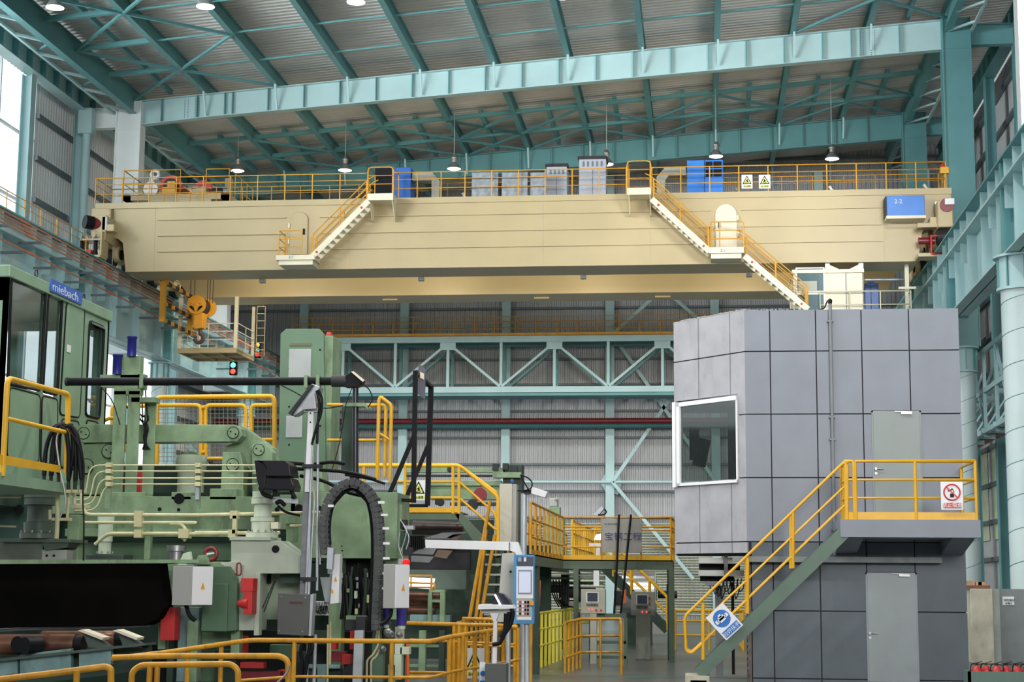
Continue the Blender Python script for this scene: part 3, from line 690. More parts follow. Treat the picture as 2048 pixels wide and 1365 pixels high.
for x in (1692, 1727): 
    X = at(x, 560, 68.05).x; B().box(X-0.012, X+0.012, 68.052, 68.1, zf, p.z-0.12).build('door_seam', GIRT, cb)
for x in (1655, 1722):
    X = at(x, 520, 68.05).x; B().box(X-0.09, X+0.09, 68.12, 68.5, p.z, ZB-0.02).build('hanger', STEEL, cb)
    B().poly3([(X, 68.15, p.z), (X, 68.15, ZB-0.05), (X+(0.55 if x < 1700 else -0.55), 68.15, p.z)], (0, 0.04, 0)).build('hanger_gusset', CREAMW, cb)
pz = at(1700, 583, 67.9).z-1.1
B().box(at(1620, 600, 68).x, at(1823, 600, 68).x, 67.9, 73.5, pz-0.15, pz).build('cabin_deck', CREAMW, crane)
railing(None, [[(at(1640, 600, 67.9).x, 67.9, pz), (at(1822, 600, 67.9).x, 67.9, pz), (at(1822, 600, 67.9).x, 73.4, pz)]], m=CREAMW, r=0.022, sp=1.3, mids=(0.5,), parent=crane, name='deck_railing')
X = at(1814, 560, 68.6).x
B().box(X-0.08, X+0.08, 68.6, 68.76, pz, ZB).box(X-0.35, X+0.35, 68.55, 68.6, 14.0, 14.1).build('hanger_post', CREAMW, crane)
X0 = at(1728, 520, 70).x; B().cyl((X0, 70, at(0,0,70).z*0+14.66), (X0+1.6, 70, 14.66), 0.07, n=8).build('conduit', GALV, crane)
p, q = at(1729, 567, 71), at(1758, 610, 71)
t = T('blue_cabinet', 'small blue electrical cabinet on the crane cabin deck beside the cream cabin', 'cabinet', (p.x, 71, pz))
B().box(p.x, q.x, 71, 71.8, pz, p.z).build('body', BLUE, t, bev=0.02); B().box(p.x+.15, p.x+.4, 71.1, 71.5, p.z, p.z+.08).build('cap', BLUE, t)
B().box(p.x+0.25, p.x+0.27, 70.98, 71, pz+0.1, p.z-0.1).build('door_seam', BLACK, t)
for X in (-19, -12, -5, 2):  # boxes and warm spots added to brighten the rear girder
    B().box(X-.12, X+.12, 69.9, 70.2, ZB-.2, ZB-.03).build('girder_fill_box', GREYB, crane, bev=.01)
    spot('girder_fill', (X, 70.3, ZB-.25), 420, (1.0, .88, .66), 170).rotation_euler = (math.radians(80), 0, 0)
# striped collector guard at the left end
gp = [(-23.55, 70.4), (-23.55, 74.4)]
cg = T('collector_guard', None, None, V((-23.5, 70, 13))-V(crane.location)); cg.parent = crane
za = at(293, 640, 70.4).z
for (X, Y) in gp: B().box(X-0.12, X+0.12, Y-0.1, Y+0.1, za-0.1, ZB+(0.0)).build('guard_post', YEL, cg)
stp = mat('guard_stripe_black', (0.015, 0.015, 0.015), 0.5)
for k, z in enumerate((za, za+0.75, za+1.7)):
    n = 8
    for i in range(n):
        ya, yb = 70.4+i*0.5, 70.4+(i+1)*0.5
        B().box(-23.62, -23.48, ya, yb, z-0.08, z+0.08).build('striped_bar', YEL if i % 2 == 0 else stp, cg)
# maintenance basket under the rear girder
bk = T('service_basket', None, None, V((-21, 74.4, 12.4))-V(crane.location)); bk.parent = crane
p, q = at(356, 697, 74.3), at(474, 697, 74.3); zf = at(474, 706, 74.3).z; zt = p.z
B().box(p.x, q.x, 74.3, 77.2, zf+0.12, zf+0.14).build('floor_plate', CREAM, bk)
fb = B().box(p.x, q.x, 74.25, 74.32, zf, zt).box(p.x, q.x, 77.2, 77.27, zf, zt).box(p.x, p.x+.07, 74.3, 77.2, zf, zt).box(q.x-.07, q.x, 74.3, 77.2, zf, zt)
for i in (1, 2): fb.box(p.x+(q.x-p.x)*i/3-.03, p.x+(q.x-p.x)*i/3+.03, 74.3, 77.2, zf, zt-.05)
fb.box(p.x, q.x, 75.7, 75.76, zf, zt-0.05)
fb.build('floor_frame', CREAM, bk)
pz2 = ZB-0.05
for (X, Y, w) in ((p.x+.07, 74.3, .16), (q.x-.07, 74.3, .16), (q.x-.07, 77.2, .12), (p.x+.07, 77.2, .12)):
    B().box(X-w/2, X+w/2, Y-w/2, Y+w/2, zt-0.02, pz2).build('corner_post', CREAMW, bk)
rr = B()
for h in (0.4, 0.78, 1.15):
    rr.tube([(p.x, 77.2, zt+h), (p.x, 74.35, zt+h), (q.x, 74.35, zt+h), (q.x, 77.2, zt+h)], 0.02, 6)
for (X, Y) in (((p.x+q.x)/2, 74.35), (q.x, 75.7), (p.x, 75.7)): rr.cyl((X, Y, zt), (X, Y, zt+1.15), 0.02, n=6)
rr.build('basket_rail', CREAMW, bk)
ld = B()
xq = at(503, 640, 77.2).x
for X in (q.x+0.1, q.x+0.5): ld.cyl((X, 77.2, zt), (X, 77.2, pz2), 0.025, n=6)
for i in range(7): ld.cyl((q.x+0.1, 77.2, zt+0.3+i*0.35), (q.x+0.5, 77.2, zt+0.3+i*0.35), 0.018, n=6)
ld.build('cage_ladder', CREAM, bk)
# hoist trolley
ty0, ty1 = 70.4, 74.3
tx0, tx1 = at(246, 400, ty0).x, at(457, 400, ty0).x
zt0, zt1 = at(350, 404, ty0).z-0.1, at(350, 388, ty0).z
tr = T('hoist_trolley', 'cream hoist trolley with red drums at the left end of the crane', 'trolley', (tx0, ty0, ZT))
B().box(tx0, tx1, ty0, ty0+0.35, zt0+0.2, zt1).box(tx0, tx1, ty1-0.35, ty1, zt0+0.2, zt1).box(tx0, tx0+.35, ty0, ty1, zt0+.2, zt1).box(tx1-.35, tx1, ty0, ty1, zt0+.2, zt1).box(tx0+1.2, tx1-.8, ty0+.01, ty1-.01, zt0, zt1-.1).build('trolley_frame', CREAM, tr)
for X in (tx0+0.8, tx1-0.6):
    for Y in (ty0+.2, ty1-.2): B().cyl((X, Y-.1, ZT+.25), (X, Y+.1, ZT+.25), 0.25, n=18).build('wheel', DARK, tr)
railing(None, [[(tx0, ty1, zt1), (tx0, ty0, zt1), (tx0+2.6, ty0, zt1)]], m=YEL, r=0.02, sp=1.3, mids=(0.45,), parent=tr, name='trolley_railing')
railing(None, [[(tx1-1.05, ty0, zt1), (tx1, ty0, zt1), (tx1, ty1, zt1)]], m=YEL, r=0.02, sp=1.1, mids=(0.45,), parent=tr, name='trolley_railing')
for h in (1.0, 0.5): B().tube([(tx0+2.6+(tx1-tx0-3.65)*k/8, ty0, zt1+h-0.28*(1-(k/4-1)**2)) for k in range(9)], 0.012, 5).build('chain', DARK, tr)
c = at(343, 374, 71.2)
d = B().cyl((c.x, 71.2, c.z), (c.x, 72.8, c.z), 0.46, n=28).build('rope_drum', RED, tr)
B().lathe((c.x, 71.1, c.z), (0,1,0), [(0.52, 0), (0.52, 0.12), (0.42, 0.14)], 28).build('drum_rim', RED, d)
B().cyl((c.x, 71.05, c.z), (c.x, 71.12, c.z), 0.36, n=24).build('drum_hollow', DARK, d)
B().box(c.x-0.3, c.x+0.3, 70.8, 71.1, zt1, c.z-0.1).box(c.x-.05, c.x+.3, 70.75, 71.1, c.z-.1, c.z+.15).build('brake_unit', YEL, d)
c = at(403, 376, 71.2)
d = B().cyl((c.x, 71.4, c.z), (c.x, 73.2, c.z), 0.40, n=28).build('rope_drum', RED, tr)
B().box(c.x-0.3, c.x+0.3, 70.9, 71.4, zt1, c.z+0.0).build('gear_box', CREAM, d, bev=0.03)
B().cyl((c.x+0.55, 71.2, zt1+0.25), (c.x+0.95, 71.2, zt1+0.25), 0.2, n=16).build('hoist_motor', DARK, tr)
B().box(c.x+1.0, c.x+1.12, 70.9, 71.3, zt1-0.45, zt1+0.1).build('stop', RED, tr)
c = at(301, 378, 71.0); c2 = at(309, 348, 71.0)
d = B().cyl((c.x, 71.0, c.z), (c.x, 71.25, c.z), 0.34, n=24).build('cable_reel', WHITE, tr)
B().tube([(c2.x+0.17*math.cos(a), 71.1, c2.z+0.17*math.sin(a)) for a in [k*math.pi/8 for k in range(16)]], 0.085, 8, True).bar((c.x+.02, 71.1, c.z), (c2.x-.12, 71.1, c2.z), 0.12, 0.1, up=(0,1,0)).build('reel_arm', WHITE, d)
# hook block hanging from the trolley
hc = at(395, 611, 72.3)
hb = T('hook_block', 'orange-yellow hook block with dark hook hanging below the left end of the crane', 'hook', (hc.x, 72.3, hc.z))
OR = mat('hook_block_orange', (0.82, 0.36, 0.02), 0.4, 0, 0.08, 2, 0.15)
B().cyl((hc.x, 72.1, hc.z), (hc.x, 72.2, hc.z), 0.43, n=30).build('side_cheek', OR, hb, bev=0.01)
B().cyl((hc.x+0.05, 72.2, hc.z), (hc.x+.05, 72.9, hc.z), 0.38, n=30).build('sheave', DARK, hb)
B().cyl((hc.x+0.25, 72.9, hc.z-.02), (hc.x+.25, 73.0, hc.z-.02), 0.43, n=30).build('side_cheek', OR, hb, bev=0.01)
for k in range(4):
    for sg in (-1, 1):
        xa, xb = hc.x+sg*(0.05+k*0.02), hc.x+sg*(0.30-k*0.012)
        za, zb_ = hc.z-0.33+k*0.065, hc.z-0.11+k*0.012
        B().poly3([(xa, 72.08, za), (xb, 72.08, zb_), (xb, 72.08, zb_+0.03), (xa, 72.08, za+0.035)], (0, 0.015, 0)).build('warning_stripe', BLACK, hb)
for sg in (-1, 1): B().cyl((hc.x+sg*0.2, 72.06, hc.z+0.05), (hc.x+sg*0.2, 72.1, hc.z+0.05), 0.035, n=12).build('stud', STEEL, hb)
B().cyl((hc.x, 72.06, hc.z), (hc.x, 72.1, hc.z), 0.07, n=16).build('axle_cap', OR, hb)
B().poly3([(hc.x-0.15, 72.2, hc.z-0.35), (hc.x+0.33, 72.2, hc.z-0.35), (hc.x+0.3, 72.2, hc.z-1.05), (hc.x-0.1, 72.2, hc.z-1.1)], (0, 0.55, 0)).build('lower_body', OR, hb, bev=0.03)
hk = at(398, 677, 72.45)
B().tube([(hk.x+0.05, 72.45, hc.z-1.0), (hk.x+0.05, 72.45, hk.z+0.36)]+[(hk.x+0.2*math.cos(math.radians(t)), 72.45, hk.z+0.2*math.sin(math.radians(t))) for t in range(75, -200, -25)]+[(hk.x-.2+.4*1, 72.45, hk.z+.12)][:0], 0.085, 10).build('hook', mat('hook_dark', (0.09, 0.06, 0.07), 0.5), hb)
rp = B()
for x in (381, 389, 415, 420, 426):
    X = at(x, 590, 72.4).x; rp.cyl((X, 72.4, hc.z+0.1), (X, 72.4, ZT+0.2), 0.018, n=6)
rp.build('hoist_rope', DARK, hb)
# equipment on top of the front girder
def cabinet(name, label, x0, y0, x1, Y, dep, m, zb=ZT, cat='cabinet'):
    p, q = at(x0, y0, Y), at(x1, y0, Y)
    t = T(name, label, cat, (p.x, Y, zb))
    return t, B().box(p.x, q.x, Y, Y+dep, zb, p.z).build('body', m, t, bev=0.015), p, q
t, b_, p, q = cabinet('cooling_unit', 'dark blue cooling unit with black front beside the left stair landing', 751, 336, 822, 68.7, 1.1, BLUE)
xm = at(783, 350, 68.7).x; B().box(p.x-0.01, xm, 68.66, 68.71, ZT+.02, p.z-.02).build('black_front', BLACK, t)
def duct(label, xa, xb, ytop, Y, flip):
    p, q = at(xa, ytop, Y), at(xb, ytop, Y); w = 0.36
    t = T('air_duct', label, 'duct', (p.x, Y, ZT))
    if flip: pl = [(p.x+.35, p.z), (q.x, p.z), (q.x, p.z-w), (p.x+w+.15, p.z-w), (p.x+w, p.z-w-.2), (p.x+w, ZT), (p.x, ZT), (p.x, p.z-.4)]
    else: pl = [(p.x, p.z), (q.x-.35, p.z), (q.x, p.z-.4), (q.x, ZT), (q.x-w, ZT), (q.x-w, p.z-w), (p.x, p.z-w)]
    B().poly3([(a, Y, c) for a, c in pl], (0, 0.5, 0)).build('duct_body', mat('grey_duct', (0.33, 0.33, 0.27), 0.5, 0, 0.1), t, bev=0.02)
    B().box(min(a for a, c in pl)+0.0, min(a for a, c in pl)+0.03, Y-0.02, Y+0.52, p.z-w if not flip else ZT, p.z if not flip else ZT+.05).build('flange', DARK, t)
duct('bent grey air duct to the right of the dark blue cooling unit', 823, 880, 345, 68.8, False)
duct('bent grey air duct to the left of the bright blue cooling unit', 1313, 1372, 335, 68.8, True)
t, b_, p, q = cabinet('cooling_unit', 'bright blue cooling unit with black grilles right of the right stair landing', 1374, 321, 1446, 68.7, 1.1, mat('bright_blue', (0.02, 0.20, 0.68), 0.4))
xm = at(1409, 340, 68.7).x
for (a_, c_) in ((xm+.05, xm+.33), (xm+.38, q.x-.06)):
    for (z0, z1) in ((p.z-.35, p.z-.08), (p.z-.72, p.z-.42)): B().box(a_, c_, 68.66, 68.71, z0, z1).build('grille', BLACK, t)
B().box(xm-0.01, xm+0.01, 68.68, 68.71, ZT, p.z).build('door_seam', BLACK, t)
GREYC = mat('pale_grey_cabinet', (0.40, 0.43, 0.50), 0.4, 0, 0.04)
for (x0, y0, x1, lab, n) in ((1093, 334, 1134, 'shorter pale grey switch cabinet with dark roof slot on the crane', 4), (1158, 319, 1212, 'taller pale grey switch cabinet with five vent slots on the crane', 5)):
    t, b_, p, q = cabinet('switch_cabinet', lab, x0, y0, x1, 68.7, 1.0, GREYC)
    B().box(p.x-0.05, q.x+0.05, 68.62, 69.75, p.z, p.z+0.12).build('cabinet_roof', DARK, t)
    for i in range(n):
        X = p.x+(q.x-p.x)*(i+1)/(n+1); B().box(X-0.035, X+0.035, 68.68, 68.71, p.z-0.32, p.z-0.1).build('vent_slot', GIRT, t)
    B().box((p.x+q.x)/2-.008, (p.x+q.x)/2+.008, 68.68, 68.71, ZT, p.z-.4).build('door_seam', GIRT, t)
# grey boards behind the middle of the front railing
PB = mat('faded_grey_board', (0.30, 0.34, 0.38), 0.6, 0, 0.25, 4)
for i, (a_, c_, nm) in enumerate(((944, 996, 'left'), (1004, 1055, 'middle'), (1061, 1093, 'right'))):
    p, q = at(a_, 346, 68.15), at(c_, 392, 68.15)
    B().box(p.x, q.x, 68.12, 68.17, ZT+0.03, p.z).build('grey_board', PB, label='%s of three faded grey boards behind the crane front railing' % nm, cat='board', group='grey boards on the crane')
# blue box on the right end of the girder
p, q = at(1773, 392, 67.3), at(1850, 431, 67.3)
t = T('blue_cabinet', 'bright blue control box hung on the right end of the crane girder', 'cabinet', (p.x, 67.3, q.z))
B().box(p.x, q.x, 67.3, CY-0.02, q.z, p.z).build('body', mat('bright_blue', (0,0,0)), t, bev=0.02)
B().box(p.x-.03, q.x+.03, 67.25, CY-.02, q.z-.12, q.z).build('base_tray', CREAMW, t)
B().box(p.x-0.05, p.x, 67.32, CY-0.02, q.z, p.z-.02).build('side_panel', DARK, t)
def text(s, loc, size, m, parent=None, name='lettering', rx=90, rz=0, ry=0, align='LEFT', ext=0.004, sx=1.0, label=None):
    c = bpy.data.curves.new(name, 'FONT'); c.body = s; c.size = size; c.extrude = ext; c.align_x = align; c.resolution_u = 3
    o = bpy.data.objects.new('tmp', c); COL.objects.link(o)
    dg = bpy.context.evaluated_depsgraph_get(); me = bpy.data.meshes.new_from_object(o.evaluated_get(dg)); bpy.data.objects.remove(o)
    me.materials.clear(); me.materials.append(m)
    r = bpy.data.objects.new(name, me); COL.objects.link(r)
    r.rotation_euler = (math.radians(rx), math.radians(ry), math.radians(rz)); r.scale = (sx, 1, 1)
    if parent: r.parent = parent; r.location = V(loc)-wloc(parent)
    else: r.location = loc
    if label: r['label'] = label
    return r
text('2-2', (p.x+0.3, 67.28, p.z-0.32), 0.24, WHITE, t)
text('2-1', (at(577, 516, 66.88).x, 66.88, at(577, 517, 66.88).z), 0.16, BLUE, crane)
text('2-1', (at(1441, 503, 66.88).x, 66.88, at(1441, 504, 66.88).z), 0.16, BLUE, crane)
B().tube([(p.x+.1, 67.4, q.z-.12), (p.x+.1, 67.4, q.z-.3), (q.x+1.2, 67.4, q.z-.3)], 0.02, 6).build('cable_tray', GIRT, t)
# beacon at the right rail end
p = at(1889, 340, CY)
t = T('beacon_lamp', 'yellow warning beacon box at the right end of the crane railing', 'lamp', (p.x, CY, ZT))
B().bar((p.x, CY+.1, ZT), (p.x, CY+.1, p.z), .05, .05).build('stand', YEL, t)
B().box(p.x-.17, p.x+.17, CY-.05, CY+.2, p.z-.15, p.z+.12).build('lamp_box', YELB, t, bev=.02)
B().lathe((p.x-.05, CY+.05, p.z+.12), (0,0,1), [(.08,0),(.08,.12),(.03,.17)], 12).build('red_dome', RED, t)
# warning signs
WY = mat('warning_yellow', (0.78, 0.82, 0.20), 0.4, 0, 0.03)
def falling_sign(label, x0, y0, x1, y1, Y, words='当心坠落', flip=False, name='warning_sign', parent=None):
    p, q = at(x0, y0, Y), at(x1, y1, Y); w, h = q.x-p.x, p.z-q.z
    t = T(name, label, 'sign', (p.x, Y, q.z)); u, v = (1,0,0), (0,0,1); c = p.x+w/2
    def pl(nm, poly, m, d): return B().prism([(a*w, b*h) for a, b in poly], (p.x, Y-d, q.z), u, v, (0, 0.006, 0)).build(nm, m, t)
    B().box(p.x, q.x, Y, Y+0.012, q.z, p.z).build('plate', SIGNBG, t)
    pl('triangle_border', [(.08,.32),(.92,.32),(.5,.95)], BLACK, .007); pl('triangle_field', [(.2,.37),(.8,.37),(.5,.84)], WY, .013)
    s_ = -1 if flip else 1
    fig = [[(.50,.68),(.56,.68),(.56,.62),(.50,.62)], [(.44,.60),(.55,.64),(.60,.50),(.50,.47)], [(.36,.55),(.46,.60),(.45,.56),(.38,.51)], [(.50,.48),(.58,.49),(.68,.41),(.62,.40)], [(.36,.44),(.52,.50),(.50,.46),(.38,.41)], [(.30,.41),(.62,.39),(.60,.38),(.30,.38)]]
    for f in fig: pl('figure', [((a-.5)*s_+.5, b) for a, b in f], BLACK, .019)
    pl('word_panel', [(.08,.08),(.92,.08),(.92,.25),(.08,.25)], WY, .007)
    text(words, (c, Y-0.015, q.z+h*.10), h*.13, BLACK, t, align='CENTER', sx=w/h*1.25)
    return t
falling_sign('left of two yellow triangle warning signs on the crane railing', 1483, 350, 1505, 377, CY-.06, '当心滑跌')
falling_sign('right of two yellow triangle warning signs on the crane railing', 1517.5, 350, 1541, 377, CY-.06, '当心坠落', True)
# signal lights by the left runway
for (px, py, cols, lab, Y) in ((515, 700, ((0.9,.35,.05), (0.05,.9,.5), (1,.03,.02)), 'tall signal light with orange, green and red lamps at the walkway corner', 90), (466, 737, ((.1,1,.6), (1,.05,.03)), 'signal light glowing green over red below the crane basket', 78)):
    c = at(px, py, Y); n = len(cols); k = 0.27 if n == 3 else 0.30
    t = T('signal_light', lab, 'signal light', c)
    B().box(c.x-k*.6, c.x+k*.6, Y, Y+.2, c.z-k*n*.55, c.z+k*n*.55).build('housing', BLACK, t, bev=.02)
    B().bar((c.x-.2, Y+.2, c.z), (c.x-.9 if n == 2 else c.x-.2, Y+.25 if n == 2 else 93.9, c.z), .07, .07).build('arm', TEAL, t)
    for i, cc in enumerate(cols):
        z = c.z+(n-1)*k*.5-i*k
        B().lathe((c.x, Y-.06, z), (0,1,0), [(.05,0),(k*.38,.03),(k*.42,.06)], 16).build('lens', mat('signal_%d%d' % (n, i), cc, emit=2.6 if n == 2 else 1.4), t)
B().box(-24.2, -24.1, 66, 97, 12.3, 12.4).build('x', TEAL) if False else None
# ================================================================ helpers that read a plane of the photograph
def PB(b, x0, y0, x1, y1, Y, dep=0.1):
    p, q = at(x0, y0, Y), at(x1, y1, Y); return b.box(min(p.x, q.x), max(p.x, q.x), Y, Y+dep, min(p.z, q.z), max(p.z, q.z))
def PP(b, pts, Y, dep=0.1): return b.poly3([at(x, y, Y) for x, y in pts], (0, dep, 0))
def PT(b, pts, Y, r, n=8, rr=0.0):
    q = [at(p[0], p[1], p[2] if len(p) > 2 else Y) for p in pts]
    return b.tube(rnd(q, rr) if rr else q, r, n)
# ================================================================ control building
BY = 34.0
ZRW = [0.02, 0.18, 1.50, 2.86, 4.14, 5.42, 6.70, 7.56]
XRW = [0.86, 1.37, 2.29, 3.20, 4.14, 5.12]
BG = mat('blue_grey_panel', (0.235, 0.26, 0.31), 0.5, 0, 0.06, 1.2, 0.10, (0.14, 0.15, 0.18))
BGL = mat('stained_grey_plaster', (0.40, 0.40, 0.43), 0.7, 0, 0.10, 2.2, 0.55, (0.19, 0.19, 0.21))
BGD = mat('shaded_grimy_panel', (0.105, 0.13, 0.155), 0.5, 0, 0.10, 1.5, 0.35, (0.12, 0.15, 0.17))  # shade on the lower rows put into the colour, with extra grime
JOINT = mat('dark_joint', (0.015, 0.015, 0.025), 0.7)
bd = T('control_building', 'blue-grey two-storey control building with panel cladding standing on the right', 'building', (0.86, BY, 0))
DL = V((-.665, .747, 0)); C0 = V((0.86, BY, 0)); LE = C0+DL*2.2
core = B()
for za, zb in ((2.64, 3.97), (5.9, 7.54)): core.poly3([(0.88, BY+.03, za), (LE.x+.03, LE.y+.02, za), (LE.x+.03, 38.5, za), (5.10, 38.5, za), (5.10, BY+.03, za)], (0, 0, zb-za))
core.poly3([(0.90, BY+.03, 3.97), (2.2, BY+1.6, 3.97), (2.2, 38.5, 3.97), (5.10, 38.5, 3.97), (5.10, BY+.03, 3.97)], (0, 0, 1.93))
core.poly3([(0.94, BY+.03, 0), (0.94, 38.4, 0), (5.10, 38.4, 0), (5.10, BY+.03, 0)], (0, 0, 2.6))
core.build('core', JOINT, bd)
G = 0.012
for i in range(5):
    for j in range(7):
        x0, x1, z0, z1 = XRW[i]+G, XRW[i+1]-G, ZRW[j]+G, ZRW[j+1]-G
        if i == 0: x0 = 0.86 if j > 2 else 0.95
        if i == 4: x1 = 5.12
        if j == 3 and i == 0: pass
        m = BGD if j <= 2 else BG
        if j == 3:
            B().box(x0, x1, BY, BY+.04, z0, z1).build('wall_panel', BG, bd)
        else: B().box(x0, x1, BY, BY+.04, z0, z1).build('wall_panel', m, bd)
side = B()
for j in range(7): side.box(5.09, 5.12, BY+0.02, 38.5, ZRW[j]+G, ZRW[j+1]-G)
side.build('side_cladding', BG, bd)
nrm = V((-DL.y, DL.x, 0)); nrm = nrm if nrm.y < 0 else -nrm
TL = [0, 0.44, 1.41, 2.2]
def lbox(b, t0, t1, z0, z1, d0, d1):
    a, c = C0+DL*t0, C0+DL*t1
    q = [a+nrm*d0, c+nrm*d0, c+nrm*d1, a+nrm*d1]
    return b.poly3([V((p.x, p.y, z0)) for p in q], (0, 0, z1-z0))
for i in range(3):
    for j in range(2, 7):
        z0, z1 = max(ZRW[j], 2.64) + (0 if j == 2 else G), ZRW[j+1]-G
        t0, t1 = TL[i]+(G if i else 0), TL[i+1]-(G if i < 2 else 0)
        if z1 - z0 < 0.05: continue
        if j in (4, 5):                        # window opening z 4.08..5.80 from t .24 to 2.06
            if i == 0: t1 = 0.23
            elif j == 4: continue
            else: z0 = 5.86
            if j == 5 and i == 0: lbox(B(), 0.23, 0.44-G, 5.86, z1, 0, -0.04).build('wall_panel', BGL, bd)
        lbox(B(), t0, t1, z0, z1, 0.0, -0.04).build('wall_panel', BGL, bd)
wz0, wz1 = 4.05, 5.82
wr_ = B()
lbox(wr_, 0.23, 2.08, wz1-0.09, wz1, 0.05, -0.05); lbox(wr_, 0.23, 2.08, wz0, wz0+.06, 0.05, -0.05); lbox(wr_, 0.23, 0.26, wz0, wz1, .03, -.05); lbox(wr_, 1.98, 2.08, wz0, wz1, .05, -.05); lbox(wr_, 2.1, 2.2, wz0-.02, wz1+.02, .06, -.05)
wf = wr_.build('window_frame', WHITE, bd)
lbox(B(), 0.26, 1.98, wz0+.06, wz1-.09, 0.0, -0.006).build('window_pane', glass('control_room_glass', (0.55, 0.60, 0.58), 0.90), wf)
# room behind the glass
rm = B(); lbox(rm, -.5, 2.6, wz0-.05, wz1+.05, -1.9, -1.92); rm.box(LE.x+.02, LE.x+.05, LE.y+.05, 38.5, 3.97, 5.9); lbox(rm, 0.2, 2.15, wz0-.08, wz0-.05, -.05, -1.9); lbox(rm, 0.2, 2.15, wz1+.05, wz1+.08, -.05, -1.9)
rm.build('inner_room', mat('inner_room_green', (0.30, 0.36, 0.34), 0.7), bd)
rl = bpy.data.lights.new('room_fill', 'POINT'); rl.energy = 10; rl.shadow_soft_size = .2; ro = bpy.data.objects.new('room_fill', rl); COL.objects.link(ro); ro.location = C0+DL*0.9-nrm*0.7+UPZ*5.6  # added point light to brighten the control room
mo = B(); c = C0+DL*1.62-nrm*0.25
mo.ob(c+UPZ*4.75, DL*0.03, nrm*0.16+UPZ*0.02, UPZ*0.28+DL*-0.09).ob(c+DL*.22+UPZ*4.95, DL*.02, nrm*.12, UPZ*.35)
mo.build('monitor', BLACK, bd)
# service doors
for (x0, y0, x1, y1, hy, cl, nm, up) in ((1743, 822, 1848, 1038, 938, 825, 'upper_door', 1), (1731, 1146, 1840, 1375, 1267, 1150, 'lower_door', 0)):
    p, q = at(x0, y0, BY-.05), at(x1, y1, BY-.05)
    zb = p.z-2.12
    DG = mat('grey_green_door', (0.25, 0.29, 0.285), 0.45, 0, 0.05, 1.5, 0.08) if up else mat('pale_grey_door', (0.33, 0.37, 0.385), 0.45, 0, 0.05, 1.5, 0.08)
    d = B().box(p.x+.03, q.x-.03, BY-.035, BY-.0, zb, p.z-.03).build(nm, DG, bd, bev=.004)
    f = B().box(p.x, p.x+.03, BY-.02, BY, zb, p.z).box(q.x-.03, q.x, BY-.02, BY, zb, p.z).box(p.x, q.x, BY-.02, BY, p.z-.03, p.z).build('door_frame', DG, d)
    B().box(p.x+.01, q.x-.01, BY-.012, BY+0.001, zb, p.z+.012).build('door_gap', JOINT, d)
    h = at(x0+9, hy, BY-.09)
    B().cyl((h.x, BY-.10, h.z), (h.x, BY-.035, h.z), .025, n=12).tube([(h.x, BY-.09, h.z), (h.x+.16, BY-.09, h.z)], .012, 8).cyl((h.x+.005, BY-.05, h.z-.09), (h.x+.005, BY-.035, h.z-.09), .025, n=12).build('door_handle', STEEL, d)
    h = at(1812 if up else 1808, cl+1, BY-.06)
    B().box(h.x-.1, h.x+.11, BY-.09, BY-.035, h.z-.03, h.z+.02).bar((h.x, BY-.06, h.z+.02), (h.x-.22, BY-.05, h.z+.03), .02, .012).build('door_closer', STEEL, d)
# rough mortar edge on the roof parapet
mr = B()
for i in range(46):
    t = i/45*2.2; c = C0+DL*t
    w = random.uniform(.015, .05); mr.ob((c.x-nrm.x*.06, c.y-nrm.y*.06, 7.555+w*.3), DL*random.uniform(.03, .07), nrm*.05, UPZ*w*.5)
    if i < 20: mr.ob((0.9+i*.06, BY+.05, 7.55), (random.uniform(.03,.06),0,0), (0,.04,0), (0,0,random.uniform(.008,.03)))
mr.build('mortar_edge', mat('rough_mortar', (0.42, 0.41, 0.42), 0.9), bd, kind='stuff')
# door lintel channel, under the landing
p, q = at(1465, 1113, BY-.2), at(1884, 1127, BY-.2)
B().box(p.x, q.x, BY-.22, BY-.0, q.z, q.z+.11).build('channel_beam', mat('grey_channel', (.24,.27,.27), .5, 0, .15, 3, .4), bd)
# landing with its brackets
pl = at(1699, 1040, 32.2); z1 = 3.24; z0 = 2.91; xa, xb = 2.56, 5.14
ls = B().box(xa, xb, 32.2, BY-.001, z0, z1).build('landing_slab', BG, bd)
for x in (xa+.02, xb-.5): B().poly3([(x, 32.3, z0), (x, BY-.001, z0), (x, BY-.001, z0-.3)], (0.42, 0, 0)).build('bracket', BG, ls)
railing(None, [[(xa+.12, 33.2, z1), (xa+.12, 32.25, z1), (2.83, 32.23, z1)], [(2.86, 32.23, z1), (5.08, 32.23, z1), (5.08, 33.95, z1)]], m=YELB, r=0.024, rp=.03, sp=1.16, mids=(.37, .68), toe=.14, parent=bd, name='landing_railing')
# conduit up the front wall
ct = B(); xq = at(1664, 800, BY-.09).x
ct.tube([(xq, BY-.07, 2.6), (xq, BY-.07, 7.5), (xq, BY-.05, 7.68)], .035, 10)
for z in (3.1, 4.9, 5.35, 7.3): ct.box(xq-.06, xq+.06, BY-.1, BY, z-.015, z+.015)
ct.build('conduit_pipe', mat('grey_conduit', (.21, .225, .24), .5, .0), bd)
B().tube([(xq-.3, BY+.3, 7.56), (xq-.1, BY+.1, 7.6), (xq-.05, BY-.03, 7.72), (xq, BY-.06, 7.68)], .012, 6).lathe((xq, BY-.06, 7.66), (0,0,1), [(.04,0),(.05,.06),(.02,.1)], 10).build('cable_head', BLACK, bd)
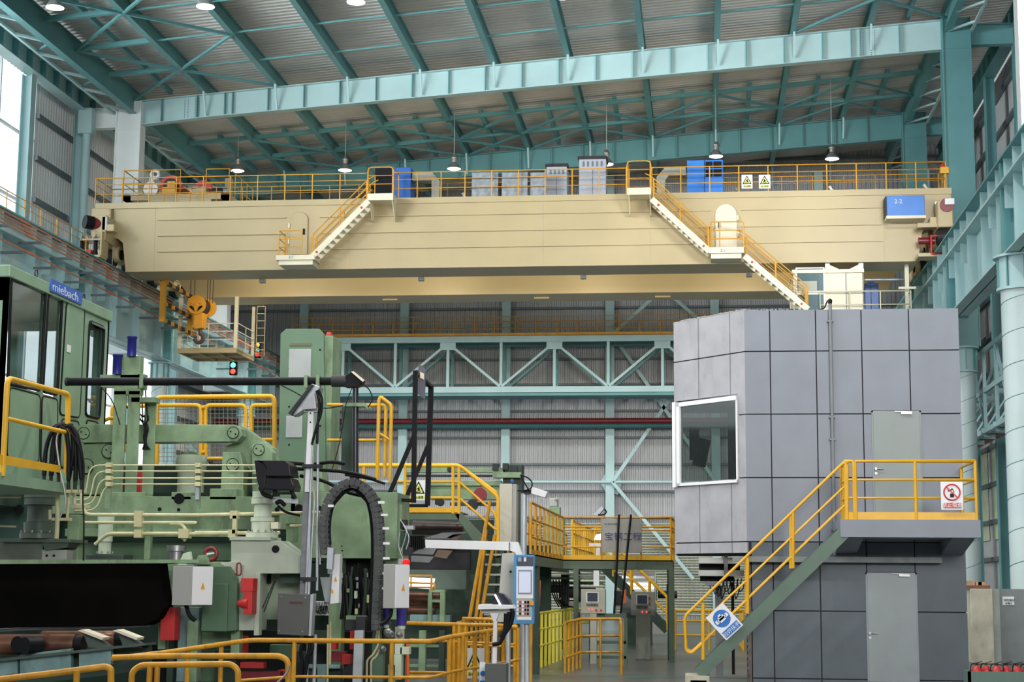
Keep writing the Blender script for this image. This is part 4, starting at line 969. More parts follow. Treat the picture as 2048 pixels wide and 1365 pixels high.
# outer stair to the landing
STG = mat('stair_green', (0.095, 0.155, 0.115), 0.45, 0, 0.1, 2, 0.25)
tp, bt = at(1692, 1062, 32.25), at(1397, 1350, 32.25); tp.y = bt.y = 32.25
so = stair('steel_stair', tp, bt, (0, .8, 0), STG, 14, label='green steel stair climbing to the control building landing with yellow handrails', sw=.05, sh=.24)
so['category'] = 'stairs'
B().box(bt.x-.25, bt.x+.2, 32.1, 33.2, 0, bt.z-.02).build('footing', CONC, so)
B().bar((bt.x, 32.25, bt.z-.1), (bt.x, 32.25, 0.1), .3, .3).build('foot_plate', STG, so)
for Y in (32.25, 33.05):
    g = B(); o = V((0, Y-32.25, 0))
    def A_(x, y): return at(x, y, 32.25)+o
    g.tube(rnd([A_(1700, 924), A_(1687, 926), A_(1369, 1234), A_(1372, 1303), A_(1383, 1308), A_(1410, 1283)], .09), .026)
    g.build('handrail', YELB, so)
    g2 = B()
    for (a, b_) in (((1690, 973), (1409, 1243)), ((1690, 1011), (1409, 1283))): g2.tube([A_(*a), A_(*b_)], .017, 6)
    g2.build('middle_rail', YELB, so)
    for (x, ya, yb) in ((1406, 1207, 1320), (1495, 1117, 1228), (1586, 1026, 1137), (1694, 930, 1042)):
        B().cyl(A_(x, ya), A_(x, yb), .034, n=8).build('stair_post', YELB, so)
# signs
def rot_sign(): pass
c = at(1449, 1244, 32.18); an = math.radians(42.5); u = V((math.cos(an), 0, math.sin(an))); v = V((-math.sin(an), 0, math.cos(an)))
t = T('safety_sign', 'white and blue square sign hung askew on the stair handrail, hands on rail', 'sign', c)
SB = mat('sign_blue', (0.01, 0.16, 0.55), .4, 0, .03)
B().ob(c, u*.215, v*.28, V((0, .006, 0))).build('plate', SIGNBG, t)
cc = c+v*.075-V((0, .012, 0)); B().lathe(cc+V((0,.006,0)), (0,-1,0), [(.165, 0), (.165, .004)], 32).build('blue_disc', SB, t)
hb_ = B()
for s_ in (-1, 1): hb_.ob(cc+u*.115*s_-V((0, .004, 0))-v*.012*0, u*.028, v*.035, V((0, .003, 0)))
hb_.ob(cc-V((0,.004,0)), u*.062, v*.055, V((0,.003,0))).ob(cc-V((0,.004,0))+v*.0, u*.1, v*.02, V((0,.003,0))).ob(cc-V((0,.004,0))+v*.06, u*.03, v*.03, V((0,.003,0)))
hb_.build('hands_figure', SIGNBG, t)
B().ob(c-v*.19-V((0,.008,0)), u*.185, v*.065, V((0,.004,0))).build('word_panel', SB, t)
text('拉好扶手', c-v*.225-V((0,.014,0))-u*0, .095, WHITE, t, ry=-42.5, align='CENTER')
p, q = at(1881, 964, 32.15), at(1927, 1020, 32.15); w, h = q.x-p.x, p.z-q.z
t = T('no_smoking_sign', 'white no smoking sign with red ring tied to the landing railing', 'sign', (p.x, 32.15, q.z))
B().box(p.x, q.x, 32.15, 32.16, q.z, p.z).build('plate', SIGNBG, t)
cc = V(((p.x+q.x)/2, 32.14, q.z+h*.62))
SR = mat('sign_red', (.62, .02, .03), .4, 0, .03)
r_ = w*.36
B().tube([cc+V((r_*math.cos(a), 0, r_*math.sin(a))) for a in [k*math.pi/16 for k in range(32)]], .014, 6, True).bar(cc+V((-r_*.7, 0, r_*.7)), cc+V((r_*.7, 0, -r_*.7)), .012, .02).build('red_ring', SR, t)
B().ob(cc+V((0, .004, -.06)), (.035,0,0), (0,.003,0), (0,0,.035)).ob(cc+V((-.03, .004, .04)), (.045,0,.02), (0,.003,0), (-.004,0,.01)).tube([cc+V((.02+.02*math.sin(k), .004, -.02+k*.02)) for k in range(6)], .006, 5).build('smoke_figure', BLACK, t)
B().box(p.x+w*.1, q.x-w*.1, 32.142, 32.15, q.z+h*.05, q.z+h*.24).build('word_panel', SR, t)
text('禁止吸烟', ((p.x+q.x)/2, 32.137, q.z+h*.09), .095, WHITE, t, align='CENTER')
# steelwork and cable trays under the overhang
t = T('cable_tray_stack', 'stacked grey cable trays and boxes under the control building overhang', 'cable tray', at(1440, 1180, 34.8))
GS = mat('dull_grey_steel', (.17, .175, .18), .5, .2, .15, 3, .4)
for (a, b_, c_, d_) in ((1397, 1116, 1466, 1128), (1397, 1141, 1488, 1153), (1410, 1163, 1440, 1172)):
    PB(B(), a, b_, c_, d_, 34.9, .9).build('tray', GREYB if b_ != 1163 else GS, t)
PB(B(), 1398, 1128, 1480, 1141, 35.3, .5).build('dark_box', BLACK, t)
PB(B(), 1400, 1153, 1468, 1164, 35.3, .5).build('dark_box', BLACK, t)
PB(B(), 1448, 1110, 1456, 1150, 34.8, .1).build('hanger', GS, t)
g = B()
for k in range(9):
    x = 1418+k*7; g.tube(rnd([at(x, 1160, 35), at(x+4, 1185+k % 4*6, 34.95), at(x+12, 1180, 34.95), at(x+16, 1158, 35)], .1), .012, 5)
g.build('loose_cables', BLACK, t, kind='stuff')
t = T('support_column', 'dark grey steel column behind the stair under the control building', 'column', at(1438, 1345, 35.5))
PB(B(), 1430, 1172, 1447, 1356, 35.4, .2).build('shaft', GS, t)
PB(B(), 1462, 1165, 1470, 1350, 36.2, .1).build('back_leg', DARK, t)
t = T('rusty_corner_post', 'rusty brown corner post at the foot of the control building', 'post', (.86, 34.1, 0))
rg_ = B(); rg_.box(.86, .93, 34.02, 34.3, 0, 2.55)
for k in range(16): rg_.box(.83, .87, 34.03, 34.2, .1+k*.12, .15+k*.12)
rg_.build('post_body', mat('rusty_concrete', (.17,.14,.13), .9, 0, .3, 6, .4), t)
# ------------------------------------------------ corner at the far right
t = T('concrete_pillar', 'stained pale concrete block pillar right of the control building', 'pillar', (7.3, 46, 0))
B().box(7.02, 7.60, 46, 47, 0, 1.95).build('pillar_body', CONC, t, bev=.02)
B().box(7.60, 7.78, 46.05, 47, 0, 1.95).build('side_face', mat('grey_concrete', (.30,.33,.31), .8, 0, .1, 2, .3), t)
t = T('plank_pile', 'short timber offcuts lying on top of the concrete pillar', 'timber', (7.1, 46.3, 1.95), 'timber on the pillar')
B().box(6.95, 7.55, 46.05, 46.8, 1.955, 2.04).build('brown_board', mat('brown_board', (.20,.09,.05), .7, 0, .2, 5), t)
for i, (a, b_) in enumerate(((7.0, 7.18), (7.16, 7.34), (7.25, 7.45))): B().box(a, b_, 46.1, 46.7, 2.045+.0*i, 2.13+.03*(i == 0)).build('timber_piece', mat('light_timber', (.50,.32,.18), .7, 0, .2, 6), t)
t = T('steel_cabinet', 'dull grey steel cabinet with white paper notice beside the concrete pillar', 'cabinet', (8.2, 46.4, 0))
B().box(7.8, 9.2, 46.4, 47.2, 0, 1.95).build('body', mat('dull_cabinet_grey', (.20,.23,.23), .5, .1, .1, 1.5, .2), t, bev=.01)
p, q = at(2005, 1194, 46.35), at(2029, 1211, 46.35)
B().box(p.x, q.x, 46.37, 46.4, q.z, p.z).build('paper_notice', SIGNBG, t)
text('消防器材', (p.x+.03, 46.36, p.z-.12), .07, DARK, t); text('放置点', (p.x+.07, 46.36, p.z-.2), .06, DARK, t)
t = T('equipment_trough', 'low green steel box holding the red fire extinguishers', 'box', (5, 30, 0))
tg = mat('dull_green_box', (.10,.17,.14), .5, 0, .1, 2, .2)
B().box(4.5, 5.75, 30, 30.05, 0, .56).box(4.5, 5.75, 30.5, 30.55, 0, .56).box(4.5, 4.55, 30, 30.5, 0, .56).box(5.7, 5.75, 30, 30.5, 0, .56).box(4.5, 5.75, 30, 30.5, 0, .12).build('box_body', tg, t)
def ext():
    t = T('fire_extinguisher', 'x', 'fire extinguisher', (0,0,0), 'fire extinguishers in the green box')
    B().lathe((0,0,0), (0,0,1), [(.075,0),(.085,.03),(.085,.42),(.06,.5),(.025,.53)], 16).build('cylinder', RED, t)
    B().box(-.02,.02,-.02,.02,.52,.57).build('valve', DARK, t)
    B().bar((0,0,.57),(.10,-.02,.60),.02,.01).bar((0,0,.55),(.10,-.02,.54),.02,.01).build('handle', BLACK, t)
    B().tube(rnd([(0,.0,.55),(-.08,-.04,.56),(-.1,-.07,.4),(-.1,-.05,.2)], .05), .011, 6).build('hose', BLACK, t)
    B().box(-.04,.03,-.088,-.083,.28,.36).build('label_sticker', WHITE, t)
    return t
e0 = ext(); nms = ['leftmost red extinguisher against the building corner', 'second red extinguisher from the building in the green box', 'third red extinguisher from the building in the green box', 'fourth red extinguisher from the building in the green box', 'fifth red extinguisher, last before the frame edge', 'sixth red extinguisher under the paper notice']
for i in range(6):
    o = e0 if i == 0 else copy_tree(e0)
    o.location = (4.68+.17*i, 30.22+.06*(i % 2), .125); o.rotation_euler = (0, 0, random.uniform(-.5, .5)); o['label'] = nms[i]
# ================================================================ middle ground: walkway with the steel sign
PG = mat('platform_green', (0.10, 0.145, 0.095), 0.45, 0, 0.12, 1.5, 0.3)
p, q = at(1125, 1120, 44), at(1346, 1140, 44); zt = p.z
PX0, PX1 = p.x, q.x
wk = T('steel_walkway', 'green elevated steel walkway on posts behind the two control desks', 'walkway', (PX0, 44, 0))
B().box(PX0, PX1, 44, 44.12, q.z, zt).box(PX0, PX1, 45.5, 45.62, q.z, zt).build('edge_beam', PG, wk)
B().box(PX0, PX1, 44, 45.6, zt-.03, zt).box(PX0-1.2, PX0+.02, 39.4, 60, zt-.03, zt).box(PX0-.4, PX0+.02, 35.8, 40, zt-.03, zt).build('deck_plate', PG, wk)
B().box(PX0-.08, PX0+.02, 35.8, 60, q.z, zt).box(PX0-1.2, PX0-1.1, 39.4, 60, q.z, zt).build('edge_beam', PG, wk)
for (x, y0, w, Y) in ((1152, 1322, .13, 44.06), (1343, 1322, .15, 44.06)):
    X = at(x, 1200, Y).x; B().box(X-w/2, X+w/2, Y-.06, Y+.08, 0, q.z).build('leg', PG, wk)
for (X, Y) in ((PX0-.05, 37.5), (PX0-1.1, 40.5), (PX0-.05, 50), (PX0-1.1, 50), (PX1-.1, 45.5)): B().box(X-.08, X+.08, Y-.08, Y+.08, 0, q.z).build('leg', GREEND, wk)
B().box(PX0, PX1, 43.97, 44, zt, zt+.12).build('toe_board', YELB, wk)
railing(None, [[(PX0, 43.98, zt), (PX0+2.05, 43.98, zt), (PX1-.05, 43.98, zt), (PX1-.0, 45.6, zt)]], m=YELW, r=.025, sp=1.02, mids=(.3, .7, .78), parent=wk, name='front_railing')
railing(None, [[(PX0, 35.8, zt), (PX0, 43.98, zt)]], m=YELW, r=.03, rp=.03, sp=1.0, mids=(.33, .68), parent=wk, name='side_railing', toe=.1)
railing(None, [[(PX0-1.2, 39.6, zt), (PX0-1.2, 60, zt)]], m=YELW, r=.03, rp=.03, sp=1.2, mids=(.33, .68), parent=wk, name='side_railing')
railing(None, [[(PX0+.1, 46, zt), (PX0+.1, 60, zt)]], m=YELB, r=.03, rp=.035, sp=.9, mids=(.33, .68), parent=wk, name='rear_railing')
p, q = at(1204, 1038, 43.9), at(1284, 1106, 43.9)
t = T('stainless_sign', 'brushed stainless sign plate with dark blue characters on the walkway railing', 'sign', (p.x, 43.9, q.z))
B().box(p.x, q.x, 43.9, 43.915, q.z, p.z).build('plate', mat('brushed_stainless', (.30,.29,.26), .35, .6, .12, 1.2), t, bev=.003)
DB = mat('dark_blue_letter', (.02,.03,.16), .5)
text('宝钢工程', ((p.x+q.x)/2+.03, 43.89, at(1240, 1080, 43.9).z), .22, DB, t, align='CENTER', sx=1.12)
text('BAOSTEEL', (p.x+.15, 43.89, p.z-.16), .06, DARK, t)
B().lathe((p.x+.09, 43.9, p.z-.14), (0,-1,0), [(.035,0),(.035,.01)], 12).build('round_mark', mat('mark_blue', (.15,.2,.4), .5), t)
t = T('hanging_cables', 'two thin black cables hanging in front of the stainless sign', 'cable', at(1240, 1035, 43.6))
PT(B(), [(1238, 1030), (1234, 1130), (1228, 1232)], 43.6, .03, 6).build('cable', BLACK, t)
PT(B(), [(1262, 1030), (1252, 1130), (1241, 1232)], 43.6, .03, 6).build('cable', BLACK, t)
# control desks
def desk(lab, x0, y0, x1, y1, Y, px0, px1, yf, s):
    p, q = at(x0, y0, Y), at(x1, y1, Y)
    CG = mat('khaki_grey_desk', (.42,.42,.34), .45, 0, .05, 1, .1)
    t = T('control_desk', lab, 'control panel', (p.x, Y, 0)); w, h = q.x-p.x, p.z-q.z
    b_ = B().box(p.x, q.x, Y, Y+.3, q.z, p.z).build('panel_box', CG, t, bev=.01)
    a = at(px0, yf, Y); c = at(px1, yf, Y)
    B().box(a.x, c.x, Y+.02, Y+.3, 0, q.z).build('pedestal', CG, t)
    def U(a0, b0, a1, b1, m, nm, d=.01): return B().box(p.x+a0*w, p.x+a1*w, Y-d, Y, q.z+b0*h, q.z+b1*h).build(nm, m, t)
    U(.22, .46, .72, .88, WHITE, 'screen_frame'); U(.26, .49, .68, .85, mat('desk_screen', (.05,.06,.09), .2), 'screen', .015)
    kb = B()
    for i in range(8):
        for j in range(2): kb.box(p.x+(.23+i*.06)*w, p.x+(.23+i*.06+.04)*w, Y-.015, Y, q.z+(.30+j*.06)*h, q.z+(.34+j*.06)*h)
    kb.build('key_row', BLACK, t, kind='stuff')
    for (a0, b0, m) in (((.32, .17, 1), (.47, .17, 1), (.62, .13, 0), (.82, .13, 2)) if s == 1 else ((.47, .15, 1), (.65, .15, 1), (.76, .13, 0), (.77, .73, 2), (.77, .52, 2))):
        B().cyl((p.x+a0*w, Y-.02, q.z+b0*h), (p.x+a0*w, Y, q.z+b0*h), .022 if m == 1 else .03, n=10).build('push_button', RED if m != 1 else mat('lit_red', (1,.08,.08), emit=1.3), t)
    B().box(p.x+.08*w, p.x+.12*w, Y-.02, Y, q.z+.4*h, q.z+.55*h).build('latch', STEEL, t)
    return t
t1 = desk('khaki control desk with small screen behind the railing cage', 1162, 1179, 1211, 1228, 43, 1180, 1193, 1310, 1)
PB(B(), 1187, 1142, 1198, 1172, 43.1, .15).build('cable_riser', WHITE, t1); PB(B(), 1180, 1228, 1252, 1236, 43.2, .5).build('frame_rail', PG, t1)
for x in (1178, 1248): PB(B(), x, 1236, x+7, 1335, 43.2, .1).build('frame_leg', PG, t1)
for y in (1282, 1312): PB(B(), 1178, y, 1252, y+7, 43.2, .1).build('frame_rail', PG, t1)
PB(B(), 1185, 1240, 1199, 1312, 43.4, .2).build('pedestal_box', CREAMW, t1)
desk('khaki control desk on a wide pedestal right of the caged desk', 1262, 1184, 1310, 1232, 46, 1272, 1300, 1304, 2)
# railing cage in front of the desks
cg_ = railing('yellow railing cage with toe board in front of the left control desk', [[at(1130, 1352, 38.3)*1, at(1161, 1338, 41), at(1241, 1338, 41), at(1243, 1357, 38)]], h=1.18, m=YELW, r=.026, rp=.03, sp=.62, mids=(.33, .66))
for o in cg_.children: pass
railing('bright yellow railing left of the caged desk', [[V((at(1105, 1200, 44).x, 40, 0)), V((at(1105, 1200, 44).x+.25, 47, 0)), V((at(1105, 1200, 44).x+.9, 48, 0))]], h=1.3, m=mat('lit_yellow', (.85,.72,.05), .4, 0, .05), r=.03, rp=.035, sp=.8, mids=(.4, .7))  # light on this railing put into its paler yellow
railing('dark yellow railing with wire bars at the left of the walkway legs', [[V((PX0-1.3, 34, 0)), V((PX0-1.3, 42, 0))]], h=1.2, m=YELW, r=.026, rp=.03, sp=.7, mids=(.33, .66))
# shiny cylinder and stair behind the desks
t = T('steel_drum_cover', 'large shiny stainless cylinder behind the right control desk', 'machine', at(1275, 1240, 56))
p, q = at(1243, 1200, 56), at(1308, 1200, 56)
z_ = at(1275, 1190, 56).z
B().cyl((p.x, 57, z_), (q.x, 57, z_), .80, n=36).build('drum', mat('shiny_steel', (.62,.62,.63), .25, .85, .1, 1), t)
B().cyl((q.x, 57, z_), (q.x+.05, 57, z_), .72, n=30).build('end_plate', GREENP, t)
B().cyl((q.x+.1, 57, z_), (q.x+.75, 57, z_), .12, n=14).box(q.x+.4, q.x+.5, 56.6, 57.4, z_-.3, z_+.35).build('drive_shaft', DARK, t)
B().box(p.x+.1, q.x-.1, 56.6, 57.4, 0, z_-.6).build('base', GREEND, t)
tp, bt = at(1190, 1118, 52), at(1335, 1262, 52); tp.y = bt.y = 52
s2 = stair('steel_stair', tp, bt, (0, .8, 0), GREEND, 12, label='dark stair with yellow rails behind the control desks'); s2['category'] = 'stairs'
g = B()
for Y in (52, 52.8):
    o = V((0, Y-52, 0))
    g.tube(rnd([tp+o+V((0,0,0)), tp+o+V((0,0,1.0)), bt+o+V((0,0,1.0)), bt+o], .1), .04)
    g.tube([tp+o+V((0,0,.5)), bt+o+V((0,0,.5))], .03)
    for k in (.25, .5, .75): c = lerp(tp, bt, k)+o; g.cyl(c, c+UPZ, .035)
g.build('handrail', YELB, s2)
railing('far yellow railing low at the right behind the green post', [[V((-.9, 53, 0)), V((1.2, 53, 0)), V((1.2, 58, 0))]], h=1.2, m=YELB, r=.035, sp=1.0)
for (x, y0, x1, y1, Y, lab) in ((1340, 1160, 1357, 1185, 42, 0),): pass
t = T('orange_bumper', 'upright red-orange bumper plate beside the blue console', 'bumper', at(1072, 1215, 38))
PP(B(), [(1065, 1158), (1081, 1162), (1079, 1215), (1063, 1213)], 38, .1).build('plate', ORANGE, t)
t = T('orange_bumper', 'small red-orange plate between the two control desks', 'bumper', at(1248, 1208, 47))
PB(B(), 1243, 1180, 1252, 1208, 47, .1).build('plate', ORANGE, t)
PB(B(), 1228, 1183, 1243, 1212, 47, .3).build('motor', DARK, t)
# machinery seen between walkway legs
t = T('roller_stand', 'dark green machine stand with rollers under the walkway', 'machine', at(1120, 1290, 48))
for (a, b_, c_, d_, m) in ((1048, 1140, 1068, 1330, GREEND), (1082, 1140, 1098, 1330, GREEND), (1122, 1150, 1137, 1300, GREEND), (1100, 1155, 1210, 1160, GREEN), (1100, 1164, 1206, 1170, GREEN), (1122, 1200, 1206, 1204, REDD), (1122, 1205, 1210, 1226, GREYB), (1125, 1150, 1190, 1153, GREYC)):
    PB(B(), a, b_, c_, d_, 47+random.uniform(0, 1), .3).build('frame_member', m, t)
for (x, y, r) in ((1140, 1185, .16), (1108, 1178, .12), (1170, 1190, .2)):
    p = at(x, y, 47.5); B().cyl(p-V((.3,0,0)), p+V((.3,0,0)), r, n=14).build('roller', DARK, t)
g = B()
for k in range(7): g.tube(rnd([at(1100+k*6, 1160, 46.8), at(1104+k*5, 1190+k*4, 46.7), at(1118+k*5, 1215, 46.8)], .3), .02, 5)
g.build('hose_bundle', BLACK, t, kind='stuff')
# ================================================================ left: operator cab facing the machine
CX = -12.12
def X2(x, y, X=CX): return aX(x, y, X)
zc = 7.48
yn, yf_ = X2(18, 530).y, X2(220, 623).y
cab = T('operator_cab', 'green glazed operator cab with rounded black-edged windows at the left edge', 'cab', (CX, yn, 3.5))
GC = mat('cab_green_paint', (0.24, 0.37, 0.25), 0.38, 0, 0.10, 1.6, 0.28, (0.08, 0.13, 0.09))
zb = X2(60, 962).z
def inset_poly(pts, r=0.12):
    pts = [V(p) for p in pts]; out = []; n = len(pts)
    for i in range(n):
        a, b, c = pts[i-1], pts[i], pts[(i+1) % n]
        k = min(r, (a-b).length*.4, (c-b).length*.4); p, q = b+(a-b).normalized()*k, b+(c-b).normalized()*k
        for j in range(5): t = j/4; out.append(p*(1-t)**2+b*(2*t*(1-t))+q*t*t)
    return out
wins = {'win1': [(22,558),(91,582),(80,782),(15,768)], 'win2': [(96,588),(124,598),(114,791),(85,784)], 'pan3': [(132,605),(168,617),(158,836),(118,829)], 'win4': [(178,642),(208,655),(198,838),(170,831)],
        'low1': [(18,775),(79,791),(76,925),(12,915)], 'low2': [(83,792),(114,799),(112,930),(80,926)], 'low3': [(122,838),(157,844),(150,940),(118,934)], 'low4': [(172,840),(196,846),(190,900),(168,895)]}
# wall strips around the openings: build wall plate as strips between windows
wp = {k: [X2(x, y) for x, y in v] for k, v in wins.items()}
def strip(y0, y1, z0, z1, dep=.08): return B().box(CX-dep, CX, y0, y1, z0, z1)
w1a, w1b = wp['win1'][0].y-.03, wp['win1'][1].y; w2a, w2b = wp['win2'][0].y, wp['win2'][1].y; w4a, w4b = wp['win4'][0].y, wp['win4'][1].y
zt1 = wp['win1'][0].z; zl = wp['win1'][3].z; zl4 = wp['win4'][3].z
cw = B()
for (a, b_, z0, z1) in ((yn, w1a, zb, zc), (w1a, w2b, zt1, zc), (w1b, w2a, zl, zt1), (w2b, w4a, zb, zc), (w1a, w2b, zb, zl), (w4a, w4b, wp['win4'][0].z, zc), (w4a, w4b, zb, zl4), (w4b, yf_, zb, zc)):
    cw.box(CX-.08, CX, a, b_, z0, z1)
wall = cw.build('side_wall', GC, cab)
for k in ('pan3', 'low1', 'low2', 'low3', 'low4'):
    pp = inset_poly(wp[k]); B().poly3([p+V((.004,0,0)) for p in pp], (.012, 0, 0)).build('pressed_panel', GC, cab)
    B().tube([p+V((.012,0,0)) for p in pp], .016, 6, True).build('rubber_seal', BLACK, cab)
for k in ('win1', 'win2', 'win4'):
    pp = inset_poly(wp[k]); B().poly3([p-V((.03,0,0)) for p in pp], (.006, 0, 0)).build('window_pane', GLASSD, cab)
    B().tube([p+V((.006,0,0)) for p in pp], .028, 6, True).build('rubber_seal', BLACK, cab)
    # fill the corners between the square opening and the rounded seal is left to the seal
fr = B().box(-15.6, CX, yn, yn+.08, zb, zb+1.0).box(-15.6, CX, yn, yn+.08, 6.85, zc).box(CX-.28, CX, yn-.0, yn+.08, zb, zc)
fr.box(-15.6, CX, yf_-.08, yf_, zb, zb+.8).box(-15.6, CX, yf_-.08, yf_, 7.08, zc).box(-14.2, -14.05, yf_-.08, yf_, zb, zc).box(CX-.3, CX, yf_-.08, yf_, zb, zc).box(-15.6, -15.52, yn, yf_, zb, zb+.7).box(-15.6, -15.52, yn, yf_, 7.08, zc)
fr.build('end_walls', GC, cab)
B().box(-15.65, CX+.05, yn-.05, yf_+.05, zc-.22, zc).build('roof_cap', GC, cab, bev=.02)
B().box(-15.6, CX, yn, yf_, zb-.12, zb).box(-15.6, CX+.02, yn, yf_, zb-.5, zb-.12).build('floor_pan', GREEND, cab)
B().box(-15.2, -13.0, yn+.6, yn+2.2, zb, zb+1.35).box(-14.8, -13.1, yf_-1.4, yf_-.6, zb, zb+.8).build('inner_desk', mat('inner_pale_desk', (.45,.47,.5), .5), cab)
tb = B()
tb.poly3([X2(181, 644)+V((.03,0,0)), X2(206, 655)+V((.03,0,0)), X2(206, 659)+V((.03,0,0)), X2(181, 648)+V((.03,0,0))], (.01,0,0))
for (x, y) in ((175, 805),): tb.box(CX+.02, CX+.07, X2(x, y).y, X2(x, y).y+.12, X2(x, y).z, X2(x, y).z+.04)
tb.build('door_handle', STEEL, cab)
for (x, y) in ((72, 552), (167, 600)):
    c = X2(x, y); B().tube([c+V((0, .07*math.cos(a), .05+.07*math.sin(a))) for a in [k*.7 for k in range(9)]], .014, 6, True).build('lifting_eye', DARK, cab)
a0, a1, a2, a3 = X2(95, 559), X2(158, 585), X2(157, 611), X2(97, 584)
t = T('name_board', 'blue name board with white lettering standing on the green cab roof', 'sign', a3)
zs0, zs1 = (a3.z+a2.z)/2, (a0.z+a1.z)/2
B().box(CX+.055, CX+.075, a0.y, a1.y, zs0, zs1).build('board', mat('sign_board_blue', (.04,.12,.48), .4, 0, .05), t)
text('miebach', (CX+.08, a0.y+.05, zs0+(zs1-zs0)*.12), (zs1-zs0)*1.0, mat('sign_letter_pale', (.62,.70,.85), .4), t, rz=90, sx=(a1.y-a0.y-.1)/(3.75*(zs1-zs0)))
B().box(CX+.02, CX+.03, X2(132, 695).y, X2(139, 695).y, X2(134, 705).z, X2(134, 690).z).build('paper_label', WHITE, cab)
# railing beside the cab
RX = -9.85
def X3(x, y): return aX(x, y, RX)
t = T('guard_railing', 'thick yellow handrail in front of the green operator cab', 'railing', X3(8, 940))
B().tube(rnd([X3(5, 1025-72), X3(15, 757), X3(137, 789), X3(132, 948)], .12), .042, 10).build('top_rail', YELB, t)
B().tube([X3(13, 838), X3(134, 866)], .035, 8).build('middle_rail', YELB, t)
B().poly3([X3(0, 910), X3(120, 932), X3(119, 946), X3(0, 929)], (.012, 0, 0)).build('toe_board', YELB, t)
B().poly3([X3(-30, 940), X3(160, 972), X3(160, 990), X3(-30, 965)], (-2.2, 0, 0)).build('platform_edge', GC, t)
# ================================================================ hydraulic machine
M = T('straightening_machine', 'large green hydraulic straightening machine with pipes and cylinders', 'machine', at(450, 1200, 28.6))
MY = 28.6
def P_(x0, y0, x1, y1, m=GREEN, nm='plate', Y=MY, dep=.3, par=None, bev=.006): return PB(B(), x0, y0, x1, y1, Y, dep).build(nm, m, par or M, bev=bev)
P_(-40, 985, 792, 1125, mat('dark_gap_green', (.03,.055,.04), .6, 0, .2, 1.5, .4, spec=.2), 'gap_backing', Y=31.6, dep=1.2, bev=0)  # dark backing added so gaps between machine parts read dark
P_(150, 930, 560, 990, MC['dark_gap_green'], 'gap_backing', Y=33.2, dep=.5, bev=0)
B().box(at(-40,1100,31.6).x, at(792,1100,31.6).x, 31.6, 32.8, 0, at(400,1125,31.6).z).build('base_block', MC['dark_gap_green'], M)  # same dark backing carried down to the floor
P_(105, 993, 560, 1030, nm='cross_beam', dep=.8)
P_(160, 1030, 640, 1061, nm='cross_beam', Y=MY+.1, dep=.7); P_(130, 1058, 470, 1075, nm='lower_flange', Y=MY-.02, dep=.8)
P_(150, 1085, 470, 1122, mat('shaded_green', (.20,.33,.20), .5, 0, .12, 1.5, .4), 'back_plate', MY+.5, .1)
P_(0, 960, 110, 1080, mat('deep_green', (.035,.09,.07), .5, 0, .2, 1), 'left_housing', MY+.3, .8)
P_(582, 985, 793, 1118, nm='right_housing', dep=1.2); P_(560, 990, 590, 1060, nm='joint_block', dep=.6)
P_(745, 1030, 762, 1250, nm='right_column', Y=MY-.1, dep=.4); P_(773, 1010, 800, 1240, nm='end_column', Y=MY+.2, dep=.5)
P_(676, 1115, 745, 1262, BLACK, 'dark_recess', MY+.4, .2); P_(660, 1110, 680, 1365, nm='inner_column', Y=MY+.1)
P_(100, 940, 135, 993, GREEN, 'corner_block', MY+.2, .4)
P_(343, 985, 382, 1000, nm='pad', dep=.5); P_(420, 978, 472, 1000, nm='pad', dep=.5); P_(200, 985, 290, 995, nm='pad', dep=.4)
for (x, y, r) in ((358, 998, 11), (357, 1020, 3.5), (319, 1019, 4), (554, 1020, 5), (598, 1018, 9), (638, 1020, 8), (38, 1020, 10)):
    c = at(x, y, MY-.01); B().cyl(c, c+V((0, .012, 0)), r*MY/F, n=20).build('bore', BLACK, M)
for i in range(3):
    P_(682+i*1, 1092+i*9, 685+i, 1094+i*9, BLACK, 'bolt_hole', MY-.005, .01, bev=0)
# long lever beam and linkage
LY = 31.0
LV = T('lever_linkage', 'green lever beam with round pins and rocker linkage above the machine', 'linkage', at(320, 870, LY))
def disc(x, y, r, m, nm, Y, dep, par):
    c = at(x, y, Y); return B().cyl(c, c+V((0, dep, 0)), r*Y/F, n=26).build(nm, m, par)
PP(B(), [(150,862),(154,852),(165,849),(470,850),(482,858),(484,872),(474,884),(160,886),(150,876)], LY, .35).build('lever_beam', GREEN, LV, bev=.01)
PP(B(), [(452,892),(470,885),(484,868),(478,850),(490,856),(545,896),(551,920),(540,1000),(505,1000),(503,945),(490,930),(480,1000),(438,1000),(448,925)], LY+.36, .35).build('rocker', GREEN, LV, bev=.01)
PP(B(), [(445,905),(480,905),(487,935),(486,1000),(440,1000)], LY+.05, .3).build('lower_arm', GREEN, LV, bev=.01)
PP(B(), [(503,890),(530,885),(545,905),(543,950),(505,950)], LY+.05, .3).build('front_link', GREEN, LV, bev=.01)
PP(B(), [(160,890),(212,885),(232,890),(240,930),(228,990),(160,990),(150,930)], LY+.1, .3).build('left_arm', GREEN, LV, bev=.01)
for (x, y, r) in ((466,866,11.5),(517,900,11.5),(465,930,12.5),(167,867,12),(217,903,14),(172,933,15)):
    Yp = LY-.02 if y < 890 else LY+.03
    disc(x, y, r+1, BLACK, 'pin_ring', Yp, .02, LV); d = disc(x, y, r-.5, GREEN, 'pin_cap', Yp-.02, .05, LV)
    for a in (30, 210): disc(x+5.5*math.cos(math.radians(a)), y+5.5*math.sin(math.radians(a)), 1.6, BLACK, 'pin_bolt', Yp-.03, .01, d)
PP(B(), [(560,925),(640,925),(650,985),(560,985)], LY, .5).build('bearing_block', GREEN, LV, bev=.01)
disc(380, 930, 28, GREEN, 'drum_disc', LY+1.6, .1, LV)  # plain green disc of the drum behind the lever
